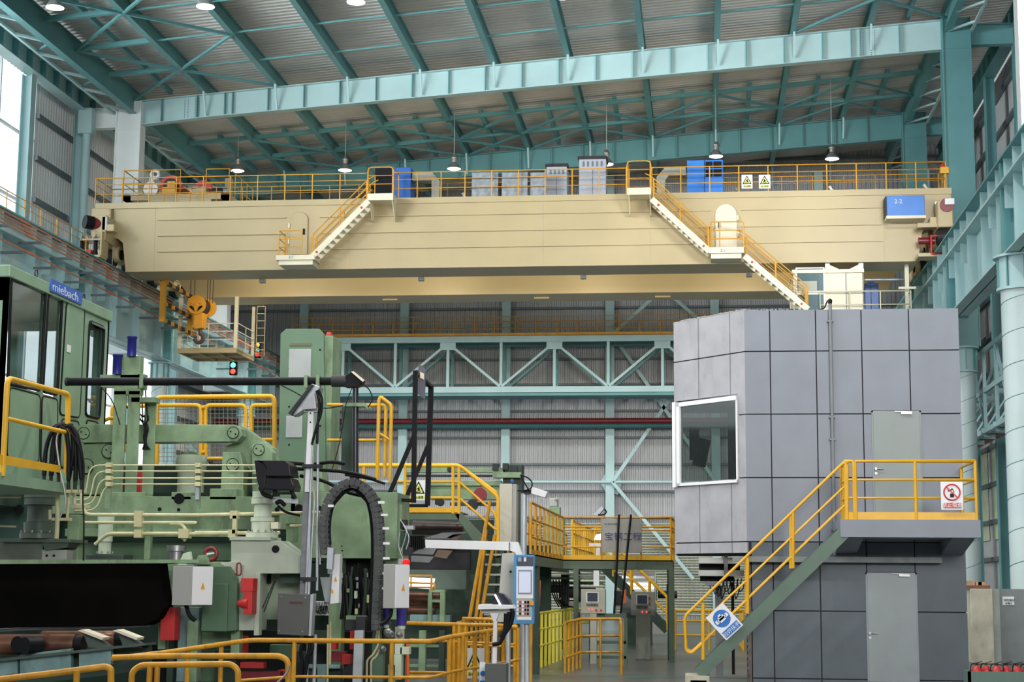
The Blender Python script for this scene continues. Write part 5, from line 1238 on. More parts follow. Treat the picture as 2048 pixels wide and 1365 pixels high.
c = at(380, 1000, LY+.8); B().lathe((c.x, LY+.8, c.z), (0,0,1), [(.26,0),(.26,.55),(.30,.56),(.30,.86)], 24).build('upright_cylinder', GREENP, LV)
# guide columns with blue cylinders
GY = 30.4
GT = T('guide_tower', 'pair of green guide posts topped with two dark blue cylinders', 'machine', at(250, 990, GY))
for (x0, y0, x1, y1, d) in ((228,782,244,992,.05),(257,782,272,992,.05),(290,797,305,992,.05),(242,712,279,768,.2),(200,750,284,775,.12),(228,775,280,790,.2),(262,795,310,805,.3),(276,748,286,778,.25)):
    PB(B(), x0, y0, x1, y1, GY+(.3 if x0 == 290 else 0), d).build('guide_post' if y1 > 900 else 'bracket', GREEN, GT, bev=.006)
DBL = mat('deep_blue_cylinder', (.02,.02,.22), .35, 0, .1)
for (x, yt, yb) in ((234, 710, 749), (263, 674, 713)):
    c, e = at(x, yb, GY-.05), at(x, yt, GY-.05); B().lathe((c.x, GY-.05, c.z), (0,0,1), [(.085,0),(.085,e.z-c.z-.04),(.098,e.z-c.z-.035),(.098,e.z-c.z)], 20).build('cylinder', DBL, GT)
for (x0, y0, x1, y1) in ((248, 965, 252, 1000), (272, 945, 280, 990)): PB(B(), x0, y0, x1, y1, GY+.2, .1).build('red_bar', RED, GT)
g = B()
for k in range(6): PT(g, [(250+k*8, 775), (246+k*10, 800+k*9), (262+k*7, 830), (300-k*3, 850+k*6), (285+k*3, 900)], GY+.25, .012, 5, .15)
g.build('loose_cables', BLACK, GT, kind='stuff')
# black boom
t = T('boom_pipe', 'long horizontal black boom pipe with coupling and black upright', 'pipe', at(132, 763, 29.6))
b_ = B(); PT(b_, [(132, 764), (690, 763)], 29.6, .074, 14); b_.build('boom', BLACK, t)
b_ = B(); PT(b_, [(664, 763), (694, 763)], 29.6, .105, 14); b_.build('coupling', DARK, t)
b_ = B(); PT(b_, [(132, 764), (137, 764)], 29.6, .08, 14); b_.build('end_cap', DARK, t)
PP(B(), [(690,752),(704,744),(727,762),(722,770),(712,775),(690,775)], 29.5, .2).build('elbow_head', BLACK, t, bev=.01)
PP(B(), [(702,744),(707,743),(729,761),(725,764)], 29.45, .05).build('pale_cap', CREAMW, t)
b_ = B(); PT(b_, [(711, 775), (711, 1000)], 29.6, .055, 14); PT(b_, [(709, 955), (709, 1018)], 29.6, .09, 14); b_.build('upright', mat('black_blue_steel', (.012,.013,.022), .3), t)
PP(B(), [(685,806),(729,806),(737,815),(737,820),(729,813),(685,813)], 29.5, .3).build('cross_plate', GREEN, t)
for x in (282, 611, 635): PB(B(), x-3, 751, x+3, 776, 29.5, .2).build('clamp', GREEN, t)
for r_c, pts in ((.012, [(722,765),(740,780),(746,800),(736,815)]), (.009, [(705,775),(692,805),(686,850),(676,900),(664,940)]), (.01, [(200,772),(225,800),(240,850)]), (.01, [(560,770),(600,790),(640,820),(686,812)])):
    b_ = B(); PT(b_, pts, 29.45, r_c, 6, .2); b_.build('thin_cable', BLACK, t)
PP(B(), [(684,815),(706,815),(700,942),(682,942)], 30.2, .2).build('green_stay', GREEND, t)
# green tower
TY = 33.0
t = T('mill_tower', 'tall green machine tower with rounded top and grey cover panels', 'machine', at(600, 985, TY))
PP(B(), [(556,985),(561,668),(572,658),(638,658),(647,668),(652,985)], TY, .12).build('front_plate', mat('tower_green', (.14,.235,.15), .45, 0, .1, 1.2, .3, (.1,.16,.1)), t, bev=.01)
PB(B(), 647, 672, 660, 940, TY+.1, .8).build('side_column', GREEN, t, bev=.01)
B().box(at(560,985,TY).x, at(650,985,TY).x, TY, TY+.8, 0, at(600,980,TY).z).build('tower_base', GREEND, t)
for (x0, y0, x1, y1) in ((578, 699, 621, 758), (572, 832, 604, 876)): PB(B(), x0, y0, x1, y1, TY-.02, .03).build('cover_panel', mat('pale_cover', (.42,.45,.45), .5, 0, .06, 3), t, bev=.01)
PB(B(), 580, 687, 622, 692, TY-.015, .02).build('name_strip', mat('brown_strip', (.16,.15,.09), .6), t)
c = at(654, 675, TY); B().lathe((c.x, TY+.2, c.z), (0,0,1), [(.06,0),(.06,.1),(.04,.13)], 14).build('red_beacon', RED, t)
for i in range(7):
    x = 640-(i % 2)*62; y = 700+i*38; c = at(x, y, TY-.01); B().cyl(c, c+V((0,.02,0)), .02, n=8).build('bolt', BLACK, t)
# yellow mesh fence
FY = 34.2
t = T('mesh_fence', 'yellow tube fence with wire mesh behind the lever beam', 'fence', at(312, 905, FY))
b_ = B(); PT(b_, [(313, 1180), (313, 795), (549, 793), (549, 1180)], FY, .048, 10, .12); b_.build('outer_frame', YELB, t)
b_ = B(); PT(b_, [(206, 905), (206, 843), (218, 837), (245, 838), (252, 860), (252, 905)], FY-1, .04, 8, .05); PT(b_, [(224, 850), (224, 812), (300, 812)], FY+.2, .045, 8, .1); b_.build('low_rail', YELB, t)
for (x0, x1, xb) in ((300, 402, 0), (409, 492, 1), (502, 547, 1)):
    b_ = B(); pts = [(x0+2, 930), (x0+2, 811), (x1, 811), (x1, 930)] if x1 < 545 else [(x0, 905), (x0, 811), (x1, 811)]
    if x0 == 300: pts = [(315, 811), (402, 811), (402, 935)]
    PT(b_, pts, FY+.05, .045, 10, .12); b_.build('gate_frame', YELB, t)
b_ = B()
for (a, c_) in (((404, 815), (410, 815)), ((404, 855), (410, 855)), ((492, 862), (502, 862)), ((492, 872), (502, 872)), ((404, 905), (410, 905)), ((500, 880), (549, 880)), ((402, 918), (452, 918))): PT(b_, [a, c_], FY, .04, 8)
b_.build('cross_piece', YELB, t)
b_ = B()
for k in range(27): PT(b_, [(318+k*8.6, 796), (318+k*8.6, 925)], FY+.03, .006, 3)
for k in range(15): PT(b_, [(314, 802+k*8.6), (548, 802+k*8.6)], FY+.03, .006, 3)
b_.build('wire_mesh', mat('mesh_wire', (.25,.24,.15), .5), t, kind='stuff')
# tall yellow rails right of the tower
t = T('guard_railing', 'tall bright yellow tube railing right of the green tower', 'railing', at(758, 960, 31.5))
b_ = B(); PT(b_, [(754, 966), (758, 802), (761, 794), (783, 811), (780, 965)], 31.5, .035, 10, .06); b_.build('near_frame', YELB, t)
b_ = B(); PT(b_, [(655, 810), (768, 811), (772, 820), (769, 955)], 31.8, .035, 10, .06); b_.build('rear_frame', YELB, t)
b_ = B(); PT(b_, [(760, 868), (780, 881)], 31.5, .025, 8); PT(b_, [(655, 881), (765, 881)], 31.8, .03, 8); b_.build('middle_rail', YELB, t)
# black gate frame with grey plate
t = T('black_gate_frame', 'tall black steel gate frame braced by two slanting bars', 'frame', at(828, 1000, 29))
def G2(pts, w=.075, nm='member'):
    q = [at(x, y, Y) for x, y, Y in pts]; b = B()
    for a, c_ in zip(q, q[1:]): b.bar(a, c_, w, w, up=(0,1,0))
    return b.build(nm, BLACK, t, bev=.004)
G2([(831,742,29),(827,1003,29)], .08, 'post'); G2([(862,772,30.7),(855,1012,30.7)], .09, 'post'); G2([(830,745,29),(862,774,30.7)], .07, 'top_bar')
G2([(828,872,29),(774,1000,29)], .07, 'brace'); G2([(856,892,30.7),(806,1012,30.7)], .07, 'brace'); G2([(772,998,29),(832,1003,29)], .06, 'bottom_bar'); G2([(806,1012,30.7),(856,1012,30.7)], .06, 'bottom_bar'); G2([(774,998,29),(774,1060,29)], .05, 'post'); G2([(806,1005,30),(800,1040,30)], .06, 'post')
PP(B(), [(837,727),(851,738),(850,800),(835,788)], 29.3, .02).build('grey_plate', mat('slate_plate', (.10,.10,.13), .4), t)
PP(B(), [(840,744),(848,748),(848,760),(840,756)], 29.28, .01).build('paper_label', CREAMW, t)
# ------------------------------------------------ cylinders, hoses and pipes on the machine
def stackcyl(name, lab, xc, Y, prof, m, par, bolts=None):
    # prof: list of (radius px, y px) from bottom to top
    z0 = at(xc, prof[0][1], Y).z; X = at(xc, prof[0][1], Y).x
    b = B()
    for (r0, y0), (r1, y1) in zip(prof, prof[1:]):
        if abs(y0-y1) > 1.5: b.cyl((X, Y, at(xc, y0, Y).z), (X, Y, at(xc, y1, Y).z+.002), r0*Y/F, r1*Y/F, n=28)
    b = b.build(name, m, par, bev=.004)
    for (rp, y, n) in bolts or []:
        for k in range(n):
            a = math.pi+math.pi*k/(n-1); z = at(xc, y, Y).z
            B().cyl((X+rp*Y/F*math.cos(a), Y+rp*Y/F*math.sin(a), z), (X+rp*Y/F*math.cos(a), Y+rp*Y/F*math.sin(a), z+.04), .017, n=6).build('bolt', STEEL, b)
    return b
PALE = mat('pale_casting', (.46,.52,.42), .4, 0, .1, 2, .25, (.2,.22,.15)); DG2 = mat('oily_grey_green', (.10,.13,.11), .35, .3, .15, 2, .4)
stackcyl('left_cylinder', None, 77, 26.6, [(38,1078),(38,1068),(30,1067),(31,1046),(25,1045),(25,1012),(32,1011),(32,998),(33,997),(33,985),(20,984)], DG2, M, [(35, 1067, 7)])
stackcyl('right_cylinder', None, 524, 27.0, [(33,1077),(33,1067),(22,1066),(22,1045),(24,1044),(24,1036),(18,1035),(18,1010),(24,1009),(24,998),(22,997),(22,984),(16,983)], mat('pale_green_cylinder', (.62,.70,.55), .35, 0, .05, 1.5, .12, (.3,.33,.22)), M, [(29, 1066, 7)])
stackcyl('rear_cylinder', None, 209, 28.2, [(20,1110),(13,1109),(13,1085),(15,1084),(15,1045),(17,1044),(17,1028),(15,1027)], GREENP, M, [(17, 1108, 5)])
stackcyl('rear_cylinder', None, 584, 28.2, [(12,1085),(13,1050),(17,1049),(17,1036),(12,1035),(12,1025)], GREEN, M)
stackcyl('small_column', None, 352, 27.6, [(20,1125),(14,1124),(14,1104),(20,1103),(20,1092)], STEEL, M)
def Q_(x0, y0, x1, y1, m, nm, Y, dep=.4): return PB(B(), x0, y0, x1, y1, Y, dep).build(nm, m, M, bev=.006)
Q_(0, 1078, 140, 1086, DG2, 'seat_plate', 26.4, .8); Q_(0, 1086, 84, 1122, mat('oily_grey', (.13,.14,.13), .5, .2, .2, 2, .4), 'seat_block', 26.5, .7)
PP(B(), [(84,1086),(140,1082),(134,1096),(90,1102)], 26.45, .5).build('seat_side', DG2, M); Q_(84, 1100, 132, 1122, GREYB, 'clevis', 26.5, .3)
for x in (93, 107): c = at(x, 1112, 26.48); B().cyl(c, c+V((0,.03,0)), .02, n=10).build('bore', BLACK, M)
Q_(136, 1030, 155, 1122, GREEN, 'front_post', 26.9, .2); Q_(290, 1050, 298, 1120, GREEN, 'front_post', 27.3, .15)
Q_(172, 1110, 246, 1122, DG2, 'cylinder_base', 27.9, .5)
Q_(459, 1074, 541, 1082, PALE, 'bracket_plate', 26.7, .7)
PP(B(), [(462,1082),(560,1082),(602,1112),(602,1148),(520,1148),(514,1262),(470,1262),(462,1180)], 26.75, .6).build('pale_bracket', PALE, M, bev=.01)
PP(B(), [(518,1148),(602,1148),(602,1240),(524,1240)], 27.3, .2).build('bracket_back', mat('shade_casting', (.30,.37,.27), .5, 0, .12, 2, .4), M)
Q_(521, 1148, 539, 1168, BLACK, 'slot', 27.2, .1); Q_(511, 1148, 517, 1272, PALE, 'bracket_edge', 26.7, .2); Q_(560, 1150, 600, 1168, GREEND, 'slot_block', 27.0, .2)
c = at(551, 1099, 26.74); B().cyl(c, c+V((0,.02,0)), .062, n=20).build('bore', BLACK, M)
b_ = B(); 
for x in (8, 28): PT(b_, [(552-x*.1, 1162), (530-x*.3, 1225)], 26.9, .009, 5)
b_.build('tie_rod', DARK, M)
# horizontal cream pipe runs
pr = T('pipe_bundle', 'bundle of thin cream hydraulic pipes bending down at the left', 'pipe', at(225, 950, 27.6))
for (y, xl_, yl, xe) in ((931, 172, 985, 560), (943, 180, 1000, 545), (957, 186, 1010, 515), (969, 193, 1022, 513)):
    b_ = B(); PT(b_, [(150, yl), (xl_-6+6, yl), (xl_+8+(y-931)*.25, y), (xe, y)], 27.6, .014, 8, .18); b_.build('pipe', PIPEC, pr)
for x in (216, 395):
    for y in (929, 941, 955, 967): PB(B(), x-5, y-3, x+5, y+6, 27.5, .12).build('pipe_clamp', PIPEC, pr)
    PB(B(), x-3, 925, x+4, 1018, 27.62, .05).build('clamp_post', GREEN, pr)
PB(B(), 391, 975, 397, 1000, 27.55, .05).build('grey_strap', GREYC, pr)
pb_ = T('pipe_run', 'thick cream hydraulic pipes along the front of the machine', 'pipe', at(400, 1040, 27.3))
for pts, r in (([(162,1012),(172,1030),(390,1031),(640,1026)], .03), ([(158,1046),(390,1046),(392,1048)], .028), ([(190,1090),(215,1068),(360,1068),(371,1082)], .032), ([(340,1048),(362,1048),(371,1058),(371,1068)], .03), ([(335,1069),(560,1066)], .028), ([(390,1066),(462,1066),(500,1066)], .026), ([(115,970),(115,1040),(113,1078)], .036), ([(100,1020),(100,1040)], .026), ([(137,980),(137,1010)], .026), ([(149,980),(149,1010)], .028), ([(163,980),(164,1012),(172,1028)], .03), ([(580,1052),(650,1052)], .02), ([(76,982),(82,968),(84,975)], .03), ([(137,1010),(134,1038)], .022), ([(0,995),(42,995)], .016), ([(0,1053),(32,1054)], .016), ([(627,960),(634,1100)], .012)):
    b_ = B(); PT(b_, pts, 27.3 if pts[0][0] > 150 else 25.3, r, 10, .1); b_.build('pipe', PIPEC, pb_)
for (x, y) in ((275,1030),(275,1046),(275,1068),(467,1030),(463,1068)): PB(B(), x-7, y-8, x+7, y+8, 27.2, .15).build('pipe_clamp', PIPEC, pb_)
PB(B(), 357, 1058, 376, 1077, 27.2, .2).build('junction_block', PIPEC, pb_); PB(B(), 542, 1045, 556, 1058, 26.8, .15).build('junction_block', CREAMW, pb_)
PB(B(), 134, 1011, 176, 1017, 26.1, .1).build('clamp_bar', PIPEC, pb_); PB(B(), 104, 1036, 140, 1042, 26.1, .1).build('clamp_bar', PIPEC, pb_)
PB(B(), 465, 1032, 472, 1068, 27.2, .08).build('clamp_bar', PIPEC, pb_)
for (x, y0, y1) in ((88, 965, 975), (102, 965, 975), (117, 958, 970), (137, 970, 982), (150, 970, 982), (163, 965, 982)):
    b_ = B(); PT(b_, [(x, y0-14), (x, y1)], 25.1, .03, 8); b_.build('fitting', DARK, pb_)
    PB(B(), x-5, y1-2, x+5, y1+4, 25.05, .12).build('nut', PIPEC, pb_)
hs = T('hose_cluster', 'cluster of arching black hydraulic hoses in front of the cab railing', 'hose', at(125, 950, 25.1))
for pts in ([(88,952),(92,890),(105,855),(132,846),(152,862),(163,910),(165,955)], [(102,952),(104,900),(112,862),(136,848),(150,870),(152,920),(151,962)], [(117,948),(114,890),(122,858),(142,850),(157,880),(160,930),(163,958)], [(88,952),(90,905),(100,868),(120,850),(145,852)], [(137,960),(138,900),(132,862),(118,852)], [(103,950),(108,905),(118,870),(130,855),(144,858),(148,900),(137,960)]):
    b_ = B(); PT(b_, pts, 25.1-random.uniform(0, .12), .036, 10, .5); b_.build('hose', BLACK, hs)
b_ = B(); PT(b_, [(120,857),(112,880),(118,930),(130,985),(132,1010),(120,1035)], 24.9, .014, 7, .4); b_.build('pale_hose', GREYB, hs)
b_ = B(); PT(b_, [(135,856),(158,890),(169,925),(165,1000),(168,1040),(167,1122)], 24.95, .012, 7, .4); b_.build('pale_hose', BLACK, hs)
# ================================================================ things standing in front of the machine
HG = mat('housing_green', (.09,.17,.10), .42, 0, .12, 1.5, .3)
# black guard plate with green top rail
t = T('black_guard_plate', 'huge black guard plate with green top edge at the lower left', 'guard', at(160, 1250, 26.1))
PP(B(), [(-60,1120),(396,1120),(398,1127),(-60,1129)], 26.0, .5).build('top_edge', GREEN, t)
pl = [at(-60,1129,26.05), at(318,1127,26.05), at(330,1216,26.05), at(318,1238,26.05), at(290,1252,26.05), at(-60,1258,26.05)]
B().poly3(pl, (0,.45,0)).build('plate', mat('dull_black_plate', (.004,.0035,.003), .9, 0, .3, 1, spec=.05), t, bev=.02)
# roller table
t = T('roller_table', 'pale blue-green roller table beam with brown rollers below the black plate', 'conveyor', at(100, 1300, 24))
RB = mat('rusty_roller', (.20,.09,.055), .35, .5, .35, 3, .4)
TB = mat('worn_teal_beam', (.22,.36,.36), .5, 0, .2, 3, .55, (.03,.03,.03))
for (x0, y0, x1, y1, yd) in ((0, 1322, 35, 1352, 0), (40, 1310, 142, 1350, 0), (158, 1302, 222, 1338, 0)): 
    PP(B(), [(x0, y0), (x1, y0-(x1-x0)*.12), (x1, y1-(x1-x0)*.12), (x0, y1)], 23.9, .1).build('beam_panel', TB, t)
b_ = B(); b_.poly3([at(-20,1320,23.8), at(290,1287,23.8), at(290,1292,23.8), at(-20,1326,23.8)], (0,.5,0)); b_.build('top_flange', DG2, t)
PP(B(), [(-20,1326),(300,1290),(300,1340),(-20,1380)], 24.1, .1).build('web_plate', GREEND, t)
for (x0, y0, x1, y1, r, Y) in ((-30, 1290, 152, 1290, 21, 24.2), (85, 1278, 232, 1278, 16, 25.2)):
    b_ = B(); PT(b_, [(x0, y0), (x1, y1)], Y, r*Y/F, 26); b_.build('roller', RB, t)
    c = at(x1, y1, Y); B().cyl(c, c+V((.12,0,0)), r*.9*Y/F, n=20).build('end_bearing', BLACK, t)
for (x, y, Y) in ((34,1290,23.75), (48,1292,23.7)): c = at(x, y, Y); B().cyl(c, c+V((.1,.3,0)), .12, n=18).build('end_bearing', BLACK, t)
for (a, b2) in (((155,1262),(206,1276)), ((225,1262),(275,1276))):
    PP(B(), [a, (a[0]+8, a[1]-2), b2, (b2[0]-2, b2[1]+5)], 23.85, .3).build('scraper_bar', CREAMW, t)
    PP(B(), [(a[0]+12, a[1]+8), (b2[0]-8, b2[1]+6), (b2[0]+14, b2[1]+22), (a[0]+22, a[1]+34)], 24.0, .25).build('bearing_block', DG2, t)
b_ = B(); PT(b_, [(-20,1262),(60,1258),(180,1256),(300,1252)], 26.6, .03, 6); b_.build('sheet_edge', STEEL, t)
# green housings around the grey boxes
t = T('green_housing', 'dark green sheet metal housing with chamfered top beside the grey warning box', 'housing', at(440, 1265, 26.8))
PP(B(), [(414,1134),(458,1133),(474,1158),(473,1262),(452,1264),(405,1266),(404,1200)], 26.6, .6).build('body', HG, t, bev=.01)
PB(B(), 405, 1168, 453, 1264, 26.55, .06).build('front_cover', HG, t, bev=.01)
PP(B(), [(330,1130),(440,1124),(470,1136),(476,1170),(470,1290),(330,1290)], 27.1, .4).build('rear_plate', GREEN, t, bev=.01)
PP(B(), [(440,1128),(470,1122),(485,1130),(484,1160),(476,1170),(474,1150)], 26.7, .4).build('ear_plate', PALE, t, bev=.01)
PP(B(), [(355,1132),(366,1108),(380,1104),(384,1132)], 26.9, .1).build('lifting_lug', GREENP, t, bev=.005); PP(B(), [(390,1130),(396,1112),(412,1110),(418,1130)], 27, .1).build('lifting_lug', GREEN, t, bev=.005)
PB(B(), 373, 1122, 391, 1130, 26.6, .03).build('blue_tag', mat('tag_blue', (.15,.3,.55), .5), t)
b_ = B(); PT(b_, [(474,1128),(480,1126),(483,1135),(482,1150),(475,1152),(473,1140),(474,1128)], 26.4, .014, 8, .03); b_.build('red_handle', REDD, t)
for (x0,y0,x1,y1,m,Y) in ((358,1215,394,1365,TB,26.7),(375,1243,392,1365,GREEN,26.5),(465,1165,478,1310,GREEN,26.8),(318,1222,330,1300,GREEN,26.6),(336,1260,345,1365,GREEND,26.9)):
    PB(B(), x0, y0, x1, y1, Y, .2).build('frame_leg', m, t, bev=.006)
for (x,y) in ((330,1143),(328,1203)): PB(B(), x, y, x+10, y+8, 26.6, .04).build('square_boss', TB, t)
hw = at(422, 1109, 27.6); B().tube([hw+V((.10*math.cos(a), 0, .10*math.sin(a))) for a in [k*math.pi/8 for k in range(16)]], .035, 8, True).build('hand_wheel', REDD, t); B().bar(hw-V((.07,0.02,0)), hw+V((.05,.02,0.02)), .03, .03).build('wheel_spoke', WHITE, t)
for (x0,y0,x1,y1,lab) in ((322,1215,348,1282,'red sheet metal guard at the right end of the black plate'),(482,1157,505,1184,'small red guard box on the pale green bracket'),(488,1184,503,1230,'narrow red guard strip below the small red box')):
    p, q = at(x0, y0, 26.3), at(x1, y1, 26.3); q2 = B().box(p.x, q.x, 26.3, 26.6, q.z, p.z).build('red_guard', RED, None, bev=.008, label=lab, cat='guard')
c = at(478, 1208, 26.4); B().lathe(c, (1,-.4,0), [(.05,0),(.09,.12),(.085,.2)], 16).build('red_hood', RED, label='small round red hood beside the red guard strip', cat='guard')
# electric boxes
WARN = mat('warning_orange', (.8,.36,.02), .4, 0, .03)
def ebox(label, x0, y0, x1, y1, xs, Y, front=GREYB, side=WHITE, tri=((.5,.42),), lean=0):
    # x0..xs front face, xs..x1 the right face turned away along the depth
    p, q = at(x0, y0, Y), at(x1, y1, Y); s_ = at(xs, y0, Y).x
    t = T('switch_box', label, 'electrical box', (p.x, Y, q.z))
    d = .30; w2 = q.x-s_
    B().poly3([(p.x, Y, q.z), (s_, Y-.06, q.z), (q.x, Y+d-.1, q.z), (p.x+.1, Y+d, q.z)], (0, 0, p.z-q.z)).build('box_body', front, t, bev=.008)
    a, b2 = V((s_+.008, Y-.062, 0)), V((q.x-.0, Y+d-.105, 0)); dv = (b2-a); n = V((dv.y, -dv.x, 0)).normalized()*.012
    B().poly3([V((v.x, v.y, q.z+.01))+n*.2 for v in (a, b2)]+[V((v.x, v.y, q.z+.01))+n*1.2 for v in (b2, a)], (0,0,p.z-q.z-.02)).build('door', side, t)
    for (u, v) in tri:
        c = a+dv*u+n*1.5; z = q.z+(p.z-q.z)*v; e = dv.normalized()*.035
        B().poly3([V((c.x-e.x, c.y-e.y, z)), V((c.x+e.x, c.y+e.y, z)), V((c.x, c.y, z+.11))], n*.3).build('warning_triangle', WARN, t)
    return t, p, q
t, p, q = ebox('grey switch box with white door and small orange triangle, right of the black plate', 346, 1133, 416, 1212, 387, 25.8)
b_ = B(); PT(b_, [(372,1210),(378,1232),(390,1242)], 25.95, .035, 8, .1); b_.build('cable', BLACK, t)
t, p, q = ebox('tall grey switch box with bright white door beside the drag chain', 767, 1129, 812, 1218, 791, 25.8, tri=((.55,.4),))
b_ = B(); PT(b_, [(783,1216),(782,1232),(770,1246),(760,1250)], 25.9, .03, 8, .1); b_.build('cable', BLACK, t)
t = T('switch_box', 'tall narrow white switch box with two orange triangles left of the dark recess', 'electrical box', at(668, 1208, 26.6))
PP(B(), [(667,1110),(680,1109),(677,1207),(660,1209)], 26.6, .2).build('door', WHITE, t, bev=.006); PP(B(), [(655,1097),(668,1098),(664,1150),(655,1148)], 26.55, .2).build('side_channel', GALV, t, bev=.004)
for (x, y) in ((671, 1158), (664, 1182)): PP(B(), [(x-3, y+5), (x+3, y+5), (x, y-5)], 26.585, .01).build('warning_triangle', WARN, t)
t = T('junction_box', 'large dull steel junction box with dark lettering on the front posts', 'electrical box', at(592, 1272, 26.2))
PP(B(), [(556,1187),(620,1190),(616,1273),(554,1270)], 26.2, .25).build('box_body', mat('dull_steel_box', (.12,.12,.115), .4, .4, .06, 2, .1), t, bev=.008); PP(B(), [(621,1190),(627,1188),(622,1273),(617,1273)], 26.2, .2).build('side_face', GALV, t)
b_ = B()
for k in range(9): PB(b_, 578+k*3.1, 1204, 580+k*3.1, 1207.5, 26.19, .01)
b_.build('worn_lettering', mat('worn_letter', (.12,.03,.03), .5), t, kind='stuff')
for (x, y) in ((563,1194),(611,1196),(559,1262),(605,1264)): c = at(x, y, 26.19); B().cyl(c-V((0,.01,0)), c, .012, n=10).build('screw', STEEL, t)
t = T('open_cable_box', 'open grey box with tangled thin cables left of the narrow white box', 'electrical box', at(640, 1235, 27))
PP(B(), [(640,1155),(662,1155),(660,1205),(650,1205)], 26.9, .2).build('lid', GALV, t); PB(B(), 628, 1203, 655, 1232, 27, .1).build('back_board', WHITE, t)
b_ = B()
for k in range(8): PT(b_, [(630+k*3, 1205), (628+k*4, 1218+k % 3*4), (636+k*3, 1230), (640+k*2, 1212)], 26.85, .008, 4, .05)
b_.build('cable_tangle', BLACK, t, kind='stuff')
# front posts with flood light
t = T('flood_light', 'silver flood light tilted on top of the tall white post', 'lamp', at(622, 985, 26.6))
PP(B(), [(578,826),(624,768),(640,774),(636,784),(632,806),(604,822),(588,832)], 26.5, .3).build('lamp_head', mat('silver_head', (.55,.58,.62), .3, .6, .15, 6), t, bev=.01)
PP(B(), [(576,827),(622,768),(626,770),(582,831)], 26.42, .35).build('lamp_glass', DARK, t)
PP(B(), [(603,810),(628,786),(632,818),(606,820)], 26.4, .08).build('side_bracket', STEEL, t, bev=.005)
PB(B(), 608, 820, 640, 824, 26.5, .2).build('mount_plate', STEEL, t)
PP(B(), [(616,824),(627,824),(622,985),(609,985)], 26.5, .12).build('post', WHITE, t, bev=.005)
for y in (827, 845): c = at(621, y, 26.49); B().cyl(c-V((0,.01,0)), c, .012, n=8).build('bolt', BLACK, t)
for pts in ([(637,780),(645,800),(642,830),(634,850),(626,880),(624,890)], [(633,782),(640,808),(636,840),(634,888)]):
    b_ = B(); PT(b_, pts, 26.45, .022, 8, .15); b_.build('cable', BLACK, t)
t = T('cable_post', 'dark galvanised channel post with conduits in front of the machine', 'post', at(612, 1190, 26.5))
PP(B(), [(609,900),(624,900),(614,1190),(599,1190)], 26.55, .15).build('channel', mat('dull_galv', (.24,.25,.26), .45, .4, .15, 4, .3), t, bev=.004)
for (a, b2, r) in (((625,888),(612,1188),.02), ((636,888),(634,1182),.022), ((642,1040),(640,1130),.014), ((629,1000),(618,1188),.018), ((621,960),(614,1365),.02), ((631,1270),(628,1365),.03)):
    b_ = B(); PT(b_, [a, b2], 26.48, r, 8); b_.build('conduit', GALV, t)
for (x0, y0, x1, y1) in ((604,929,640,935),(600,1155,632,1163)): PB(B(), x0, y0, x1, y1, 26.4, .2).build('cross_clamp', DARK, t)
# cable sheaves across
t = T('slack_cables', 'slack black cables running across behind the posts to the right', 'cable', at(640, 940, 27))
for pts in ([(560,925),(620,930),(665,924),(690,928)], [(584,938),(640,940),(700,945),(752,960)], [(600,952),(650,962),(690,985),(760,1000)], [(556,1012),(570,1025),(600,1032)], [(690,950),(740,958),(770,968)]):
    b_ = B(); PT(b_, pts, 27.0, .03 if len(pts) == 4 else .022, 8, .3); b_.build('cable', BLACK, t)
# black visual display hood
t = T('display_hood', 'black moulded display hood on a grey arm beside the pale cylinder', 'monitor', at(548, 990, 26.6))
PP(B(), [(508,920),(520,923),(535,930),(530,975),(522,988),(513,960)], 26.3, .6).build('left_cheek', mat('soft_black_plastic', (.014,.013,.018), .35, 0, .1, 3, spec=.25), t, bev=.02)
PP(B(), [(512,921),(570,922),(578,930),(582,953),(532,953),(533,935),(524,924)], 26.25, .55).build('upper_shell', MC['soft_black_plastic'], t, bev=.02)
PP(B(), [(532,956),(582,956),(588,972),(586,982),(528,980)], 26.3, .5).build('lower_shell', MC['soft_black_plastic'], t, bev=.02)
for pts in ([(520,975),(527,990),(545,996)], [(550,978),(549,994)], [(582,980),(590,998)], [(570,1012),(560,1002),(552,1008)]):
    b_ = B(); PT(b_, pts, 26.4, .035, 8, .05); b_.build('leg', BLACK, t)
PP(B(), [(545,996),(597,999),(596,1008),(546,1005)], 26.5, .15).build('arm_plate', GALV, t)
# drag chain
t = T('drag_chain', 'grey energy drag chain looping up in front of the machine', 'chain', at(700, 1250, 26.4))
path = [(650,1110),(648,1090),(646,1062),(648,1035),(654,1010),(664,990),(680,973),(700,966),(720,970),(736,984),(747,1003),(753,1028),(756,1055),(757,1085),(757,1115),(756,1145),(755,1175),(754,1205),(752,1235),(752,1262)]
pts = [at(x, y, 26.35) for x, y in path]; tot = sum((b2-a).length for a, b2 in zip(pts, pts[1:]))
n = 44; seg = tot/n; cur = pts[0]; i = 0; lk = [cur.copy()]
rem = seg
for a, b2 in zip(pts, pts[1:]):
    d = (b2-a); l = d.length; pos = 0
    while rem <= l-pos+1e-9: pos += rem; lk.append(a+d*(pos/l)); rem = seg
    rem -= (l-pos)
CH = mat('chain_grey', (.09,.095,.095), .5, .0, .2, 6, .2, spec=.2)
for a, b2 in zip(lk, lk[1:]):
    c = (a+b2)/2; d = (b2-a); sd = V((d.z, 0, -d.x)).normalized()
    B().ob(c, d*.47, sd*.075, V((0,.012,0))).cyl(c+V((0,-.03,0)), c, .045, n=12).ob(c+V((0,.2,0)), d*.47, sd*.07, V((0,.012,0))).ob(c+sd*.0+V((0,.1,0)), d*.2, sd*.068, V((0,.1,0))).build('chain_link', CH, t, kind=None)
